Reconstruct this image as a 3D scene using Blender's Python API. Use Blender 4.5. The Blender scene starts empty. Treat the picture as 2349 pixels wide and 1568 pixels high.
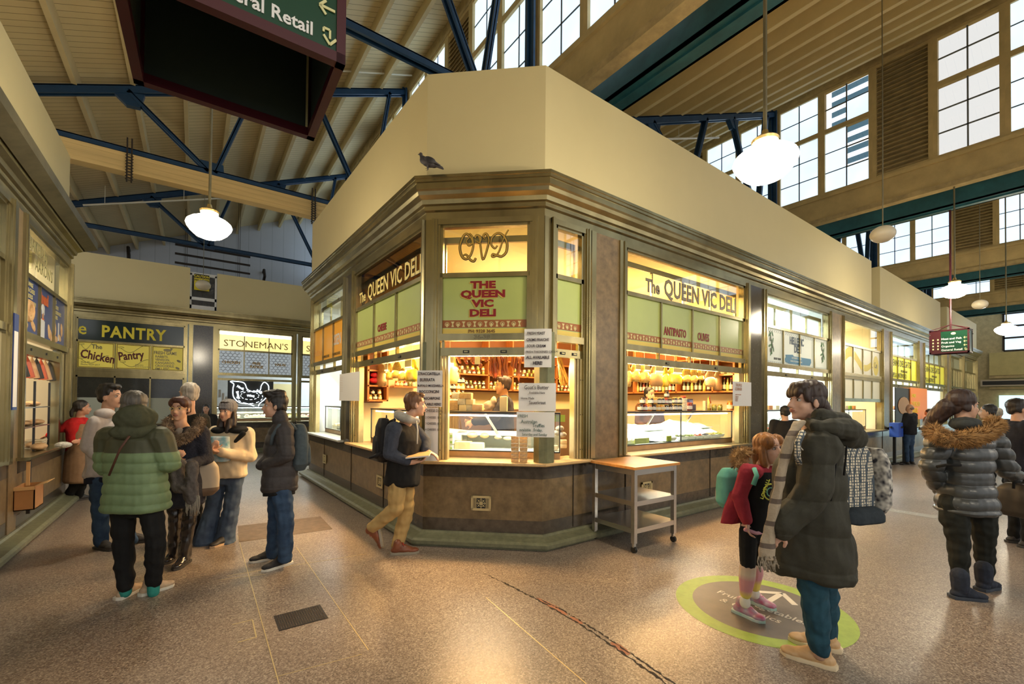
import bpy, bmesh, math, random
from mathutils import Vector, Matrix, noise
random.seed(7)
V = Vector
# ------------------------------------------------ camera, world, large lights, exposure
scene = bpy.context.scene
COL = scene.collection
F_PX, CX, CY, CAMH = 1003.2, 1174.5, 906.5, 1.55
_y, _p, _r = math.radians(54.0), math.radians(0.81), math.radians(0.514)
CD = V((math.cos(_y)*math.cos(_p), math.sin(_y)*math.cos(_p), math.sin(_p)))
_rt = V((math.sin(_y), -math.cos(_y), 0)); _up = _rt.cross(CD)
CR = math.cos(_r)*_rt + math.sin(_r)*_up
CU = -math.sin(_r)*_rt + math.cos(_r)*_up
CO = V((0, 0, CAMH))
cam = bpy.data.objects.new('camera', bpy.data.cameras.new('camera')); COL.objects.link(cam)
m = Matrix.Identity(4)
for i in range(3):
    m[i][0], m[i][1], m[i][2], m[i][3] = CR[i], CU[i], -CD[i], CO[i]
cam.matrix_world = m
cam.data.sensor_width = 36; cam.data.lens = F_PX/2349*36
cam.data.shift_y = (CY-784)/2349; cam.data.clip_start = .05; cam.data.clip_end = 600
scene.camera = cam
def at(px, py, D): return CO + D*(CD + (px-CX)/F_PX*CR - (py-CY)/F_PX*CU)
def hit(px, py, n, c):
    v = CD + (px-CX)/F_PX*CR - (py-CY)/F_PX*CU; n = V(n)
    return CO + v*((c-n.dot(CO))/n.dot(v))
def fl(px, py, z=0.0): return hit(px, py, (0, 0, 1), z)

scene.view_settings.view_transform = 'Standard'; scene.view_settings.look = 'None'
scene.view_settings.exposure = 0.68; scene.view_settings.gamma = 1; scene.view_settings.use_curve_mapping = False
scene.cycles.use_denoising = True
scene.cycles.max_bounces = 7; scene.cycles.diffuse_bounces = 4; scene.cycles.glossy_bounces = 3
scene.cycles.transparent_max_bounces = 12; scene.cycles.transmission_bounces = 4
scene.cycles.sample_clamp_indirect = 6
scene.cycles.caustics_reflective = False; scene.cycles.caustics_refractive = False
w = bpy.data.worlds.new('sky'); scene.world = w; w.use_nodes = True
nt = w.node_tree; bg = nt.nodes['Background']
bg.inputs[0].default_value = (.97, .97, .95, 1); bg.inputs[1].default_value = .60
def area(name, loc, rot, size, power, col, sy=None, spread=math.pi):
    l = bpy.data.lights.new(name, 'AREA'); l.shape = 'RECTANGLE'; l.size = size; l.size_y = sy or size
    l.energy = power; l.color = col; l.spread = spread
    o = bpy.data.objects.new(name, l); COL.objects.link(o); o.location = loc; o.rotation_euler = rot
    return o
def point(name, loc, power, col, r=.1):
    l = bpy.data.lights.new(name, 'POINT'); l.energy = power; l.color = col; l.shadow_soft_size = r
    o = bpy.data.objects.new(name, l); COL.objects.link(o); o.location = loc; return o
WARM = (1.0, .60, .24); COOL = (.86, .95, 1.0)
# lamps under the stall ceilings, plus added upward fill (all inside the stalls)
area('deli_ceiling_lamp', (3.6, 5.0, 3.5), (0, 0, 0), 1.2, 170, (1, .66, .30), 1.2)
area('deli_ceiling_lamp', (5.9, 4.9, 3.5), (0, 0, 0), 2.6, 170, (1, .66, .30), 1.0)
area('deli_up_fill', (4.6, 5.6, 2.95), (math.pi, 0, 0), 2.0, 26, (1, .62, .26), 1.2)  # this and the next upward ones are added to brighten the ceilings
area('deli_up_fill', (6.6, 4.6, 2.95), (math.pi, 0, 0), 1.8, 24, (1, .62, .26), 1.0)
area('hellenic_up_fill', (9.7, 5.0, 2.95), (math.pi, 0, 0), 2.4, 60, COOL, 1.0)
area('cheese_up_fill', (13.3, 5.0, 2.95), (math.pi, 0, 0), 2.4, 50, (1, .8, .5), 1.0)
area('delights_up_fill', (17.0, 5.0, 2.95), (math.pi, 0, 0), 2.4, 50, COOL, 1.0)
# strip lamps hung just inside the raised sashes, shining out over the sills
def strip_lamp(M, s, L, w_, z=2.0, inn=.45, col=(1, .58, .22)):
    a = area('window_strip_lamp', (0, 0, 0), (0, 0, 0), L, w_, col, .12); a.matrix_world = M @ Matrix.Translation((s, inn, z)) @ Matrix.Rotation(math.radians(-48), 4, 'X')
    return a
area('orange_stall_lamp', (2.9, 8.4, 3.5), (0, 0, 0), 1.0, 45, COOL)
area('hellenic_lamp', (9.7, 5.0, 3.5), (0, 0, 0), 2.6, 130, COOL, 1.2)
area('cheese_stall_lamp', (13.3, 5.0, 3.5), (0, 0, 0), 2.4, 110, (1, .82, .55), 1.2)
area('delights_stall_lamp', (17.0, 5.0, 3.5), (0, 0, 0), 2.4, 120, COOL, 1.2)
area('far_stall_lamp', (21, 5.0, 3.5), (0, 0, 0), 2.4, 110, COOL, 1.2)
area('poultry_lamp', (5.0, 16.2, 3.5), (0, 0, 0), 3.0, 190, COOL, 1.2)
area('bakery_lamp', (-2.6, 8.0, 3.5), (0, 0, 0), 1.2, 110, (1, .80, .52), 2.5)

# ------------------------------------------------ materials
MATS = {}
def mat(name, col, rough=.5, metal=0, var=.0, scale=6, bump=0, col2=None, emit=0, stretch=(1,1,1), spec=None, detail=4, coat=0, ecol=None, bdist=.01):
    if name in MATS: return MATS[name]
    m = bpy.data.materials.new(name); m.use_nodes = True; MATS[name] = m
    nt = m.node_tree; N = nt.nodes; L = nt.links; b = N['Principled BSDF']
    b.inputs['Roughness'].default_value = rough; b.inputs['Metallic'].default_value = metal
    b.inputs['Base Color'].default_value = (*col, 1)
    if spec is not None: b.inputs['Specular IOR Level'].default_value = spec
    if coat: b.inputs['Coat Weight'].default_value = coat; b.inputs['Coat Roughness'].default_value = .15
    if emit:
        b.inputs['Emission Color'].default_value = (*(ecol or col), 1); b.inputs['Emission Strength'].default_value = emit
    if var or col2 or bump:
        tc = N.new('ShaderNodeTexCoord'); mp = N.new('ShaderNodeMapping'); L.new(tc.outputs['Object'], mp.inputs[0])
        mp.inputs['Scale'].default_value = stretch
        nz = N.new('ShaderNodeTexNoise'); nz.inputs['Scale'].default_value = scale; nz.inputs['Detail'].default_value = detail
        nz.inputs['Roughness'].default_value = .65
        L.new(mp.outputs[0], nz.inputs['Vector'])
        if var or col2:
            r = N.new('ShaderNodeValToRGB'); e = r.color_ramp.elements
            e[0].position = .3; e[1].position = .7
            c2 = col2 or tuple(max(0, c*(1-var)) for c in col)
            e[0].color = (*c2, 1); e[1].color = (*col, 1)
            L.new(nz.outputs['Fac'], r.inputs[0]); L.new(r.outputs[0], b.inputs['Base Color'])
        if bump:
            bp = N.new('ShaderNodeBump'); bp.inputs['Strength'].default_value = bump; bp.inputs['Distance'].default_value = bdist
            L.new(nz.outputs['Fac'], bp.inputs['Height']); L.new(bp.outputs[0], b.inputs['Normal'])
    return m
def glass(name, tint=(1,1,1), refl=.12, rough=.02):
    if name in MATS: return MATS[name]
    m = bpy.data.materials.new(name); m.use_nodes = True; MATS[name] = m
    nt = m.node_tree; N = nt.nodes; L = nt.links; N.clear()
    o = N.new('ShaderNodeOutputMaterial'); t = N.new('ShaderNodeBsdfTransparent'); g = N.new('ShaderNodeBsdfGlossy'); x = N.new('ShaderNodeMixShader')
    f = N.new('ShaderNodeLayerWeight'); pw = N.new('ShaderNodeMath'); pw.operation = 'POWER'; pw.inputs[1].default_value = 4; L.new(f.outputs['Facing'], pw.inputs[0])
    mu = N.new('ShaderNodeMath'); mu.operation = 'MULTIPLY_ADD'; mu.inputs[1].default_value = .6; mu.inputs[2].default_value = refl*.6; mu.use_clamp = True
    L.new(pw.outputs[0], mu.inputs[0]); L.new(mu.outputs[0], x.inputs[0])
    t.inputs[0].default_value = (*tint, 1); g.inputs['Roughness'].default_value = rough; g.inputs[0].default_value = (.9, .9, .9, 1)
    L.new(t.outputs[0], x.inputs[1]); L.new(g.outputs[0], x.inputs[2]); L.new(x.outputs[0], o.inputs[0])
    return m
def planks(name, col, groove, step, axis, rough=.6, var=.12):
    """painted boards: thin grooves every `step` metres along `axis`"""
    m = mat(name, col, rough, var=var, scale=1.3, stretch=(1, 1, 1))
    nt = m.node_tree; N = nt.nodes; L = nt.links; b = N['Principled BSDF']
    tc = N.new('ShaderNodeTexCoord'); sp = N.new('ShaderNodeSeparateXYZ'); L.new(tc.outputs['Object'], sp.inputs[0])
    d = N.new('ShaderNodeMath'); d.operation = 'DIVIDE'; d.inputs[1].default_value = step; L.new(sp.outputs[axis], d.inputs[0])
    fr = N.new('ShaderNodeMath'); fr.operation = 'FRACT'; L.new(d.outputs[0], fr.inputs[0])
    lt = N.new('ShaderNodeMath'); lt.operation = 'LESS_THAN'; lt.inputs[1].default_value = .07; L.new(fr.outputs[0], lt.inputs[0])
    mx = N.new('ShaderNodeMix'); mx.data_type = 'RGBA'; L.new(lt.outputs[0], mx.inputs[0])
    src = b.inputs['Base Color'].links[0].from_socket
    L.new(src, mx.inputs[6]); mx.inputs[7].default_value = (*groove, 1); L.new(mx.outputs[2], b.inputs['Base Color'])
    return m
METAL = mat('nickel_bronze', (.42, .355, .185), .26, .92, col2=(.23, .19, .095), scale=2.2, bump=.08, stretch=(1, 1, .35))
METALD = mat('dark_bronze', (.27, .235, .14), .42, .8, var=.4, scale=3)
GREENP = mat('worn_green_bronze', (.23, .23, .12), .42, .55, var=.35, scale=7, bump=.1)
GRAN = mat('brown_granite', (.25, .17, .08), .34, 0, col2=(.11, .075, .035), scale=9, detail=9, coat=.08)
GRAND = mat('dark_granite', (.095, .075, .05), .22, 0, col2=(.035, .028, .02), scale=12, detail=9, coat=.3)
GRANP = mat('dark_polished_granite', (.095, .075, .048), .15, 0, col2=(.035, .03, .025), scale=40, detail=6, coat=.4)
PLINTH = mat('green_terrazzo_plinth', (.22, .22, .13), .35, 0, col2=(.12, .12, .07), scale=14, detail=8)
CREAM = mat('cream_paint', (.72, .61, .32), .55, var=.06, scale=.7)
TIMB = mat('cream_painted_timber', (.60, .45, .20), .6, var=.25, scale=3, bump=.05)
TIMBD = mat('grubby_painted_timber', (.52, .39, .18), .7, var=.4, scale=5)
BLUE = mat('blue_steel', (.012, .052, .12), .4, .2, var=.3, scale=5)
TEAL = mat('teal_steel', (.02, .11, .13), .45, .1, var=.4, scale=4)
GLASS = glass('clear_glass'); GLASS2 = glass('shop_glass', (.97, 1, .97), .14)
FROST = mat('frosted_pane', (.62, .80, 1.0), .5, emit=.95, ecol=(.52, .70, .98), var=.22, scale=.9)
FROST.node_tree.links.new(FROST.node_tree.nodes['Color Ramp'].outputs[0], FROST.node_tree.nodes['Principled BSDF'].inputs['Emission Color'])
WHITE = mat('white_paint', (.8, .8, .78), .5)
BLACK = mat('black_paint', (.01, .01, .01), .5)
RED = mat('dark_red_paint', (.30, .012, .012), .5)
GOLD = mat('gold_paint', (.80, .62, .12), .4)
STEEL = mat('stainless_steel', (.62, .60, .56), .28, 1, var=.12, scale=3, stretch=(1, 1, 12))
SILLW = mat('worn_wood_sill', (.72, .50, .24), .4, col2=(.50, .32, .13), scale=4, stretch=(1, 5, 5))
WOOD = mat('orange_wood', (.52, .20, .055), .4, col2=(.36, .12, .03), scale=4, stretch=(6, 6, 1))
PAPER = mat('white_paper', (.80, .78, .74), .6)
CLOTHW = mat('off_white', (.72, .70, .62), .6)

# ------------------------------------------------ mesh helpers
def tag(o, label=None, cat=None, group=None, kind=None, category=None):
    cat = cat or category
    if label: o['label'] = label
    if cat: o['category'] = cat
    if group: o['group'] = group
    if kind: o['kind'] = kind
    return o
def empty(name, loc=(0, 0, 0), rz=0, M=None, **k):
    o = bpy.data.objects.new(name, None); COL.objects.link(o); o.empty_display_size = .1
    if M is not None: o.matrix_world = M
    else: o.location = loc; o.rotation_euler = (0, 0, rz)
    return tag(o, **k)
class MB:
    def __init__(s): s.v = []; s.f = []; s.mi = []; s.mats = []; s.cur = 0
    def m(s, mt):
        if mt not in s.mats: s.mats.append(mt)
        s.cur = s.mats.index(mt); return s
    def add(s, vs, fs):
        b = len(s.v); s.v += [tuple(x) for x in vs]; s.f += [tuple(b+i for i in f) for f in fs]; s.mi += [s.cur]*len(fs); return s
    def box(s, x0, y0, z0, x1, y1, z1):
        vs = [(x, y, z) for z in (z0, z1) for y in (y0, y1) for x in (x0, x1)]
        return s.add(vs, [(0,2,3,1), (4,5,7,6), (0,1,5,4), (2,6,7,3), (0,4,6,2), (1,3,7,5)])
    def cbox(s, c, d): return s.box(c[0]-d[0]/2, c[1]-d[1]/2, c[2]-d[2]/2, c[0]+d[0]/2, c[1]+d[1]/2, c[2]+d[2]/2)
    def bar(s, a, b, w, h=None, up=(0, 0, 1)):
        a = V(a); b = V(b); h = h or w; d = (b-a).normalized(); x = d.cross(V(up))
        if x.length < 1e-4: x = V((1, 0, 0))
        x.normalize(); z = x.cross(d); vs = []
        for p in (a, b):
            for i, j in ((-1,-1), (1,-1), (1,1), (-1,1)): vs.append(p + x*i*w/2 + z*j*h/2)
        return s.add(vs, [(0,1,2,3), (7,6,5,4), (0,4,5,1), (1,5,6,2), (2,6,7,3), (3,7,4,0)])
    def tube(s, pts, r, n=8, closed=False, cap=True):
        pts = [V(p) for p in pts]; k = len(pts); rs = r if hasattr(r, '__len__') else [r]*k; rings = []; prev = None
        for i, p in enumerate(pts):
            if closed: d = pts[(i+1) % k]-pts[i-1]
            else: d = pts[min(i+1, k-1)]-pts[max(i-1, 0)]
            d = d.normalized() if d.length > 1e-9 else V((0, 0, 1))
            if prev is None: x = d.orthogonal().normalized()
            else:
                x = prev - d*prev.dot(d); x = x.normalized() if x.length > 1e-6 else d.orthogonal().normalized()
            prev = x; y = d.cross(x)
            rings.append([p + (x*math.cos(t*2*math.pi/n) + y*math.sin(t*2*math.pi/n))*rs[i] for t in range(n)])
        vs = [q for rg in rings for q in rg]; fs = []
        for i in range(k if closed else k-1):
            a = i*n; b = ((i+1) % k)*n
            for t in range(n): fs.append((a+t, a+(t+1) % n, b+(t+1) % n, b+t))
        if cap and not closed: fs += [tuple(range(n-1, -1, -1)), tuple(range((k-1)*n, k*n))]
        return s.add(vs, fs)
    def lathe(s, prof, c=(0, 0, 0), n=16, sx=1, sy=1):
        vs = []; fs = []
        for r, z in prof:
            for t in range(n): a = t*2*math.pi/n; vs.append((c[0]+r*math.cos(a)*sx, c[1]+r*math.sin(a)*sy, c[2]+z))
        for i in range(len(prof)-1):
            for t in range(n): fs.append((i*n+t, i*n+(t+1) % n, (i+1)*n+(t+1) % n, (i+1)*n+t))
        fs += [tuple(range(n-1, -1, -1)), tuple(range((len(prof)-1)*n, len(prof)*n))]
        return s.add(vs, fs)
    def ell(s, c, r, R=None, n=14, m=9):
        vs = []; c = V(c)
        for i in range(m+1):
            ph = math.pi*i/m
            for t in range(n):
                a = 2*math.pi*t/n; p = V((r[0]*math.sin(ph)*math.cos(a), r[1]*math.sin(ph)*math.sin(a), r[2]*math.cos(ph)))
                if R is not None: p = R @ p
                vs.append(c+p)
        fs = [(i*n+t, (i+1)*n+t, (i+1)*n+(t+1) % n, i*n+(t+1) % n) for i in range(m) for t in range(n)]
        return s.add(vs, fs)
    def prism(s, poly, z0, z1, M=None):
        n = len(poly); vs = [V((x, y, z0)) for x, y in poly]+[V((x, y, z1)) for x, y in poly]
        if M is not None: vs = [M @ v for v in vs]
        return s.add(vs, [tuple(range(n-1, -1, -1)), tuple(range(n, 2*n))]+[(i, (i+1) % n, n+(i+1) % n, n+i) for i in range(n)])
    def sweep(s, path, prof, closed=True):
        """sweep profile [(out,z)] along 2-D polyline, mitred; outward = left-hand normal reversed (toward -inward)"""
        P = [V((x, y)) for x, y in path]; k = len(P); rings = []
        nr = []
        for i in range(k-1):
            d = (P[i+1]-P[i]).normalized(); nr.append(V((d.y, -d.x)))
        for i in range(k):
            if i == 0: mvec = nr[0]
            elif i == k-1: mvec = nr[-1]
            else:
                b = (nr[i-1]+nr[i]).normalized(); mvec = b/b.dot(nr[i])
            rings.append([(P[i].x+mvec.x*o, P[i].y+mvec.y*o, z) for o, z in prof])
        n = len(prof); vs = [q for r in rings for q in r]; fs = []
        for i in range(k-1):
            for t in range(n if closed else n-1): fs.append((i*n+t, i*n+(t+1) % n, (i+1)*n+(t+1) % n, (i+1)*n+t))
        if closed: fs += [tuple(range(n-1, -1, -1)), tuple(range((k-1)*n, k*n))]
        return s.add(vs, fs)
    def build(s, name, mt=None, parent=None, smooth=False, bev=0, M=None, **k):
        me = bpy.data.meshes.new(name); me.from_pydata(s.v, [], s.f)
        for x in (s.mats or [mt]): me.materials.append(x)
        if s.mats: me.polygons.foreach_set('material_index', s.mi)
        bm = bmesh.new(); bm.from_mesh(me); bmesh.ops.remove_doubles(bm, verts=bm.verts, dist=1e-6)
        bmesh.ops.recalc_face_normals(bm, faces=bm.faces)
        if bev: bmesh.ops.bevel(bm, geom=list(bm.edges), offset=bev, segments=2, affect='EDGES', profile=.7)
        bm.to_mesh(me); bm.free()
        if smooth:
            me.polygons.foreach_set('use_smooth', [True]*len(me.polygons))
            if smooth != 'all': me.set_sharp_from_angle(angle=math.radians(40))
        o = bpy.data.objects.new(name, me); COL.objects.link(o)
        if parent is not None: o.parent = parent
        if M is not None: o.matrix_local = M
        return tag(o, **k)
def copy_tree(o, parent=None):
    c = o.copy(); COL.objects.link(c); c.parent = parent
    for ch in list(o.children): copy_tree(ch, c)
    return c
TXT = {}
def text(s, size, mt, parent, M, bold=0, name='lettering', align='LEFT', sx=1, depth=.0015, space=1):
    """raised lettering; M puts it (x right, y up, z out) in the parent's space"""
    cu = bpy.data.curves.new('t', 'FONT'); cu.body = s; cu.size = size; cu.offset = bold; cu.extrude = depth
    cu.align_x = align; cu.resolution_u = 2; cu.space_character = space; cu.space_line = .95
    t = bpy.data.objects.new('t', cu); COL.objects.link(t)
    me = bpy.data.meshes.new_from_object(t, depsgraph=bpy.context.evaluated_depsgraph_get())
    COL.objects.unlink(t); bpy.data.objects.remove(t); bpy.data.curves.remove(cu)
    me.materials.clear(); me.materials.append(mt)
    o = bpy.data.objects.new(name, me); COL.objects.link(o); o.parent = parent
    o.matrix_local = M @ Matrix.Diagonal((sx, 1, 1, 1)); return o
# frame: x along a wall (left to right as seen), y into the wall, z up
def frame(p, q):
    p = V((*p, 0)); q = V((*q, 0)); u = (q-p).normalized(); n = V((-u.y, u.x, 0))
    M = Matrix.Identity(4)
    for i in range(3): M[i][0], M[i][1], M[i][2], M[i][3] = u[i], n[i], (0, 0, 1)[i], p[i]
    return M
def su(M, px, py, inn=0):
    """point of the plane `inn` metres behind a wall frame, in that frame"""
    n = M.to_3x3() @ V((0, 1, 0)); p = hit(px, py, n, n.dot(M.translation)+inn); q = M.inverted() @ p; return q.x, q.z
def face(x, z, out=.0):   # lettering matrix on a wall facing -y of a frame
    return Matrix.Translation((x, -out, z)) @ Matrix.Rotation(math.pi/2, 4, 'X')
# ================================================ THE PLACE: floor, stall walls, roof
def floor_mat():
    m = mat('terrazzo', (.34, .29, .23), .24)
    nt = m.node_tree; N = nt.nodes; L = nt.links; b = N['Principled BSDF']
    tc = N.new('ShaderNodeTexCoord')
    v = N.new('ShaderNodeTexVoronoi'); v.inputs['Scale'].default_value = 130; L.new(tc.outputs['Object'], v.inputs['Vector'])
    r = N.new('ShaderNodeValToRGB'); e = r.color_ramp.elements; e[0].position = 0; e[0].color = (.13, .095, .075, 1); e[1].position = 1; e[1].color = (.50, .43, .35, 1)
    x = e.new(.35); x.color = (.24, .19, .15, 1); x = e.new(.75); x.color = (.325, .27, .215, 1)
    s = N.new('ShaderNodeSeparateColor'); L.new(v.outputs['Color'], s.inputs[0]); L.new(s.outputs[0], r.inputs[0])
    n = N.new('ShaderNodeTexNoise'); n.inputs['Scale'].default_value = .8; n.inputs['Detail'].default_value = 5; L.new(tc.outputs['Object'], n.inputs['Vector'])
    r2 = N.new('ShaderNodeValToRGB'); r2.color_ramp.elements[0].position = .3; r2.color_ramp.elements[0].color = (.72, .70, .70, 1); r2.color_ramp.elements[1].position = .7; r2.color_ramp.elements[1].color = (1.05, 1.02, .98, 1)
    L.new(n.outputs['Fac'], r2.inputs[0])
    mx = N.new('ShaderNodeMix'); mx.data_type = 'RGBA'; mx.blend_type = 'MULTIPLY'; mx.inputs[0].default_value = 1
    L.new(r.outputs[0], mx.inputs[6]); L.new(r2.outputs[0], mx.inputs[7]); L.new(mx.outputs[2], b.inputs['Base Color'])
    n3 = N.new('ShaderNodeTexNoise'); n3.inputs['Scale'].default_value = 1.1; n3.inputs['Detail'].default_value = 2; L.new(tc.outputs['Object'], n3.inputs['Vector'])
    mr = N.new('ShaderNodeMapRange'); mr.inputs['To Min'].default_value = .24; mr.inputs['To Max'].default_value = .40; L.new(n3.outputs['Fac'], mr.inputs[0]); L.new(mr.outputs[0], b.inputs['Roughness'])
    return m
FLOOR = floor_mat()
MB().box(-12, -14, -.2, 42, 24, 0).build('floor', FLOOR, kind='structure')
# strips, slabs and cracks let into the floor
BRASS = mat('brass_strip', (.62, .50, .26), .35, .5)
def strip(a, b, w=.006, mt=BRASS, z=.0015):
    mb = MB(); mb.bar((*a, z/2), (*b, z/2), w, z); return mb
mb = MB()
for a, b in (((545, 1228), (640, 1568)), ((680, 1255), (845, 1490)), ((1115, 1370), (1345, 1568))):
    p, q = fl(*a), fl(*b); mb.add(strip((p.x, p.y), (q.x, q.y)).v, [(0,1,2,3), (7,6,5,4), (0,4,5,1), (1,5,6,2), (2,6,7,3), (3,7,4,0)])
for a, b in (((520, 1320), (840, 1270)), ((500, 1330), (610, 1316)), ((628, 1553), (830, 1500))):
    p, q = fl(*a), fl(*b); mb.add(strip((p.x, p.y), (q.x, q.y), .004).v, [(0,1,2,3), (7,6,5,4), (0,4,5,1), (1,5,6,2), (2,6,7,3), (3,7,4,0)])
mb.build('trim_1', BRASS, kind='structure')
mb = MB()
for q in (((533, 1432), (579, 1421)), ((579, 1421), (588, 1461)), ((588, 1461), (545, 1473))):
    p, r_ = fl(*q[0]), fl(*q[1]); mb.bar((p.x, p.y, .001), (r_.x, r_.y, .001), .008, .002)
tag(mb.build('floor_access_cover', BRASS), 'faint brass-edged square cover let into the floor left of the drain grate', 'cover')
PATCH = mat('cement_patch', (.19, .14, .095), .6, var=.4, scale=12)
pp = [fl(x, y) for x, y in ((545, 1206), (735, 1184), (763, 1213), (548, 1243))]
mb = MB(); mb.prism([(p.x, p.y) for p in pp], 0, .002); mb.build('floor_patch', PATCH, kind='structure')
CRACK = mat('crack_dark', (.03, .022, .015), .9); TERR = mat('terracotta_filler', (.42, .17, .09), .7, var=.3, scale=20)
rc = random.Random(3)
A = fl(1112, 1315); Bp = fl(1560, 1590)
for k, (off, wd, t0, t1) in enumerate(((0, .011, 0, 1), (.04, .008, .25, .97))):
    pts = []; dr = (Bp-A).normalized(); pn = V((-dr.y, dr.x, 0))
    for i in range(90):
        t = t0+(t1-t0)*i/89; bow = math.sin(t*math.pi)*.07
        pts.append(A.lerp(Bp, t)+pn*(off*math.sin(min(1, (t-t0)*4)*1.57)+bow+rc.uniform(-.007, .007)))
    mb = MB(); vs = []; fs = []
    for i, p in enumerate(pts):
        w_ = wd*rc.uniform(.15, 1.3)*(.4 if i < 12 else 1); vs += [p+pn*w_+V((0, 0, .0012)), p-pn*w_+V((0, 0, .0012))]
    fs = [(2*i, 2*i+1, 2*i+3, 2*i+2) for i in range(89)]
    mb.add(vs, fs).build('floor_crack', CRACK, kind='structure')
mb = MB()
for t0, t1, o in ((.33, .5, .02), (.52, .58, .02), (.72, .80, .025)):
    dr = (Bp-A).normalized(); pn = V((-dr.y, dr.x, 0)); vs = []
    for i in range(12):
        t = t0+(t1-t0)*i/11; c = A.lerp(Bp, t)+pn*(o+math.sin(t*math.pi)*.07); ww = .030*math.sin(math.pi*(i+.6)/12.2)**.5*rc.uniform(.7, 1.1)
        vs += [c+pn*ww+V((0, 0, .0008)), c-pn*ww+V((0, 0, .0008))]
    mb.add(vs, [(2*i, 2*i+1, 2*i+3, 2*i+2) for i in range(11)])
mb.build('crack_filler', TERR, kind='structure')
# drain grate
g = empty('drain_grate', (.64, 3.418, 0), label='dark cast iron rectangular drain cover set in the terrazzo floor', category='drain cover')
IRON = mat('cast_iron', (.045, .035, .028), .45, .6, var=.3, scale=30)
MB().box(-.155, -.125, 0, .155, .125, .003).build('cover_frame', IRON, g)
mb = MB().m(mat('iron_worn', (.16, .12, .085), .4, .5))
for i in range(19):
    for j in range(15):
        x = -.138+i*.0153; y = -.108+j*.0154
        if (i//3+j//3) % 2: mb.box(x-.005, y-.0025, .003, x+.005, y+.0025, .006)
        else: mb.box(x-.0025, y-.005, .003, x+.0025, y+.005, .006)
mb.build('raised_studs', None, g)
# floor sign
gs = empty('floor_direction_sign', (3.52, 1.60, 0), label='round grey and lime floor decal with white arrow pointing to fruit and vegetables', category='floor sign')
LIME = mat('lime_decal', (.33, .46, .07), .45, var=.25, scale=12); DG = mat('grey_decal', (.155, .13, .105), .42, var=.25, scale=8)
def disc(r0, r1, z, n=64):
    vs = []; fs = []
    for i in range(n):
        a = 2*math.pi*i/n; vs += [(r0*math.cos(a), r0*math.sin(a), z), (r1*math.cos(a), r1*math.sin(a), z)]
    return vs, [(2*i, 2*i+1, (2*i+3) % (2*n), (2*i+2) % (2*n)) for i in range(n)]
MB().add(*disc(.475, .60, .0012)).build('lime_ring', LIME, gs, label='lime green outer ring')
MB().lathe([(.475, 0), (.475, .001)], n=64).build('grey_disc', DG, gs)
DW = mat('decal_white', (.62, .58, .50), .5)
a_, b_ = fl(1600, 1350), fl(1835, 1437); ang = math.atan2(b_.y-a_.y, b_.x-a_.x)
RM = Matrix.Rotation(ang, 4, 'Z')
text('Fruit, Vegetables', .098, DW, gs, RM @ Matrix.Translation((0, -.03, .002)), .001, align='CENTER', depth=.0006)
text('& Organics', .098, DW, gs, RM @ Matrix.Translation((-.02, -.155, .002)), .001, align='CENTER', depth=.0006)
mb = MB()
for s_ in (-1, 1): mb.bar((0, .40, .002), (s_*.15, .25, .002), .045, .001)
mb.bar((0, .38, .002), (0, .15, .002), .045, .001)
mb.build('arrow', DW, gs, M=RM)
# second floor stencil "OPEN"
gs = empty('floor_stencil', (0, 0, 0), label='worn grey floor sticker with faint lettering behind the backpack woman', category='floor sign')
p = fl(2085, 1176); RM = Matrix.Translation((p.x, p.y, .001)) @ Matrix.Rotation(ang, 4, 'Z')
MB().box(-.28, -.12, 0, .3, .12, .0008).build('sticker', mat('worn_grey', (.30, .27, .22), .5), gs, M=RM)
text('OPEN', .13, mat('stencil_grey', (.40, .38, .33), .5), gs, RM @ Matrix.Translation((-.24, -.045, .002)), .001, depth=.0005)

# ---------------- deli block outline
PF, PL, PR, PE = (1.93, 9.75), (2.06, 4.49), (3.03, 3.60), (28.3, 3.60)
PATH = [(2.95, 10.77), PF, PL, PR, PE, (28.3, 9)]
FL_, FC, FR = frame(PF, PL), frame(PL, PR), frame(PR, PE)
LL = (V(PL)-V(PF)).length; LC = (V(PR)-V(PL)).length
CORN = [(-.12, 3.56), (.004, 3.56), (.004, 3.64), (.03, 3.655), (.03, 3.70), (.06, 3.71), (.07, 3.755), (.12, 3.785), (.135, 3.82), (.155, 3.835), (.155, 3.90), (.17, 3.905), (.17, 3.935), (.18, 3.94), (.18, 3.97), (-.12, 3.97)]
PLIN = [(-.05, .135), (.02, .135), (.035, .115), (.06, .105), (.14, .085), (.165, .065), (.165, .028), (.13, .028), (.13, 0), (-.05, 0)]
def shell(path, nm, par):
    """plinth, dado, cornice, parapets of one block"""
    MB().sweep(path, PLIN).build('baseboard_'+nm, PLINTH, kind='structure')
    w_ = MB()
    w_.m(GRAND).sweep(path, [(0, .12), (0, .27), (-.14, .27), (-.14, .12)])
    w_.m(GRAN).sweep(path, [(-.004, .27), (-.004, .72), (-.14, .72), (-.14, .27)])
    w_.m(GRAND).sweep(path, [(0, .72), (0, .86), (-.14, .86), (-.14, .72)])
    w_.build('wall_'+nm, kind='structure')
    MB().sweep(path, CORN).build('trim_cornice_'+nm, METAL, kind='structure')
    for i, pth in enumerate(par):
        MB().sweep(pth, [(0, 3.97), (0, 5.2), (-.12, 5.2), (-.12, 3.97)]).build('wall_parapet_'+nm, CREAM, kind='structure')
shell(PATH, 'deli', [[(2.95, 10.77), PF, PL, PR, (13.87, 3.6)], [(14.55, 6), (14.56, 3.6), (21.37, 3.6)], [(22.4, 6), (22.41, 3.6), (28.3, 3.6), (28.3, 8)]])
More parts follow.
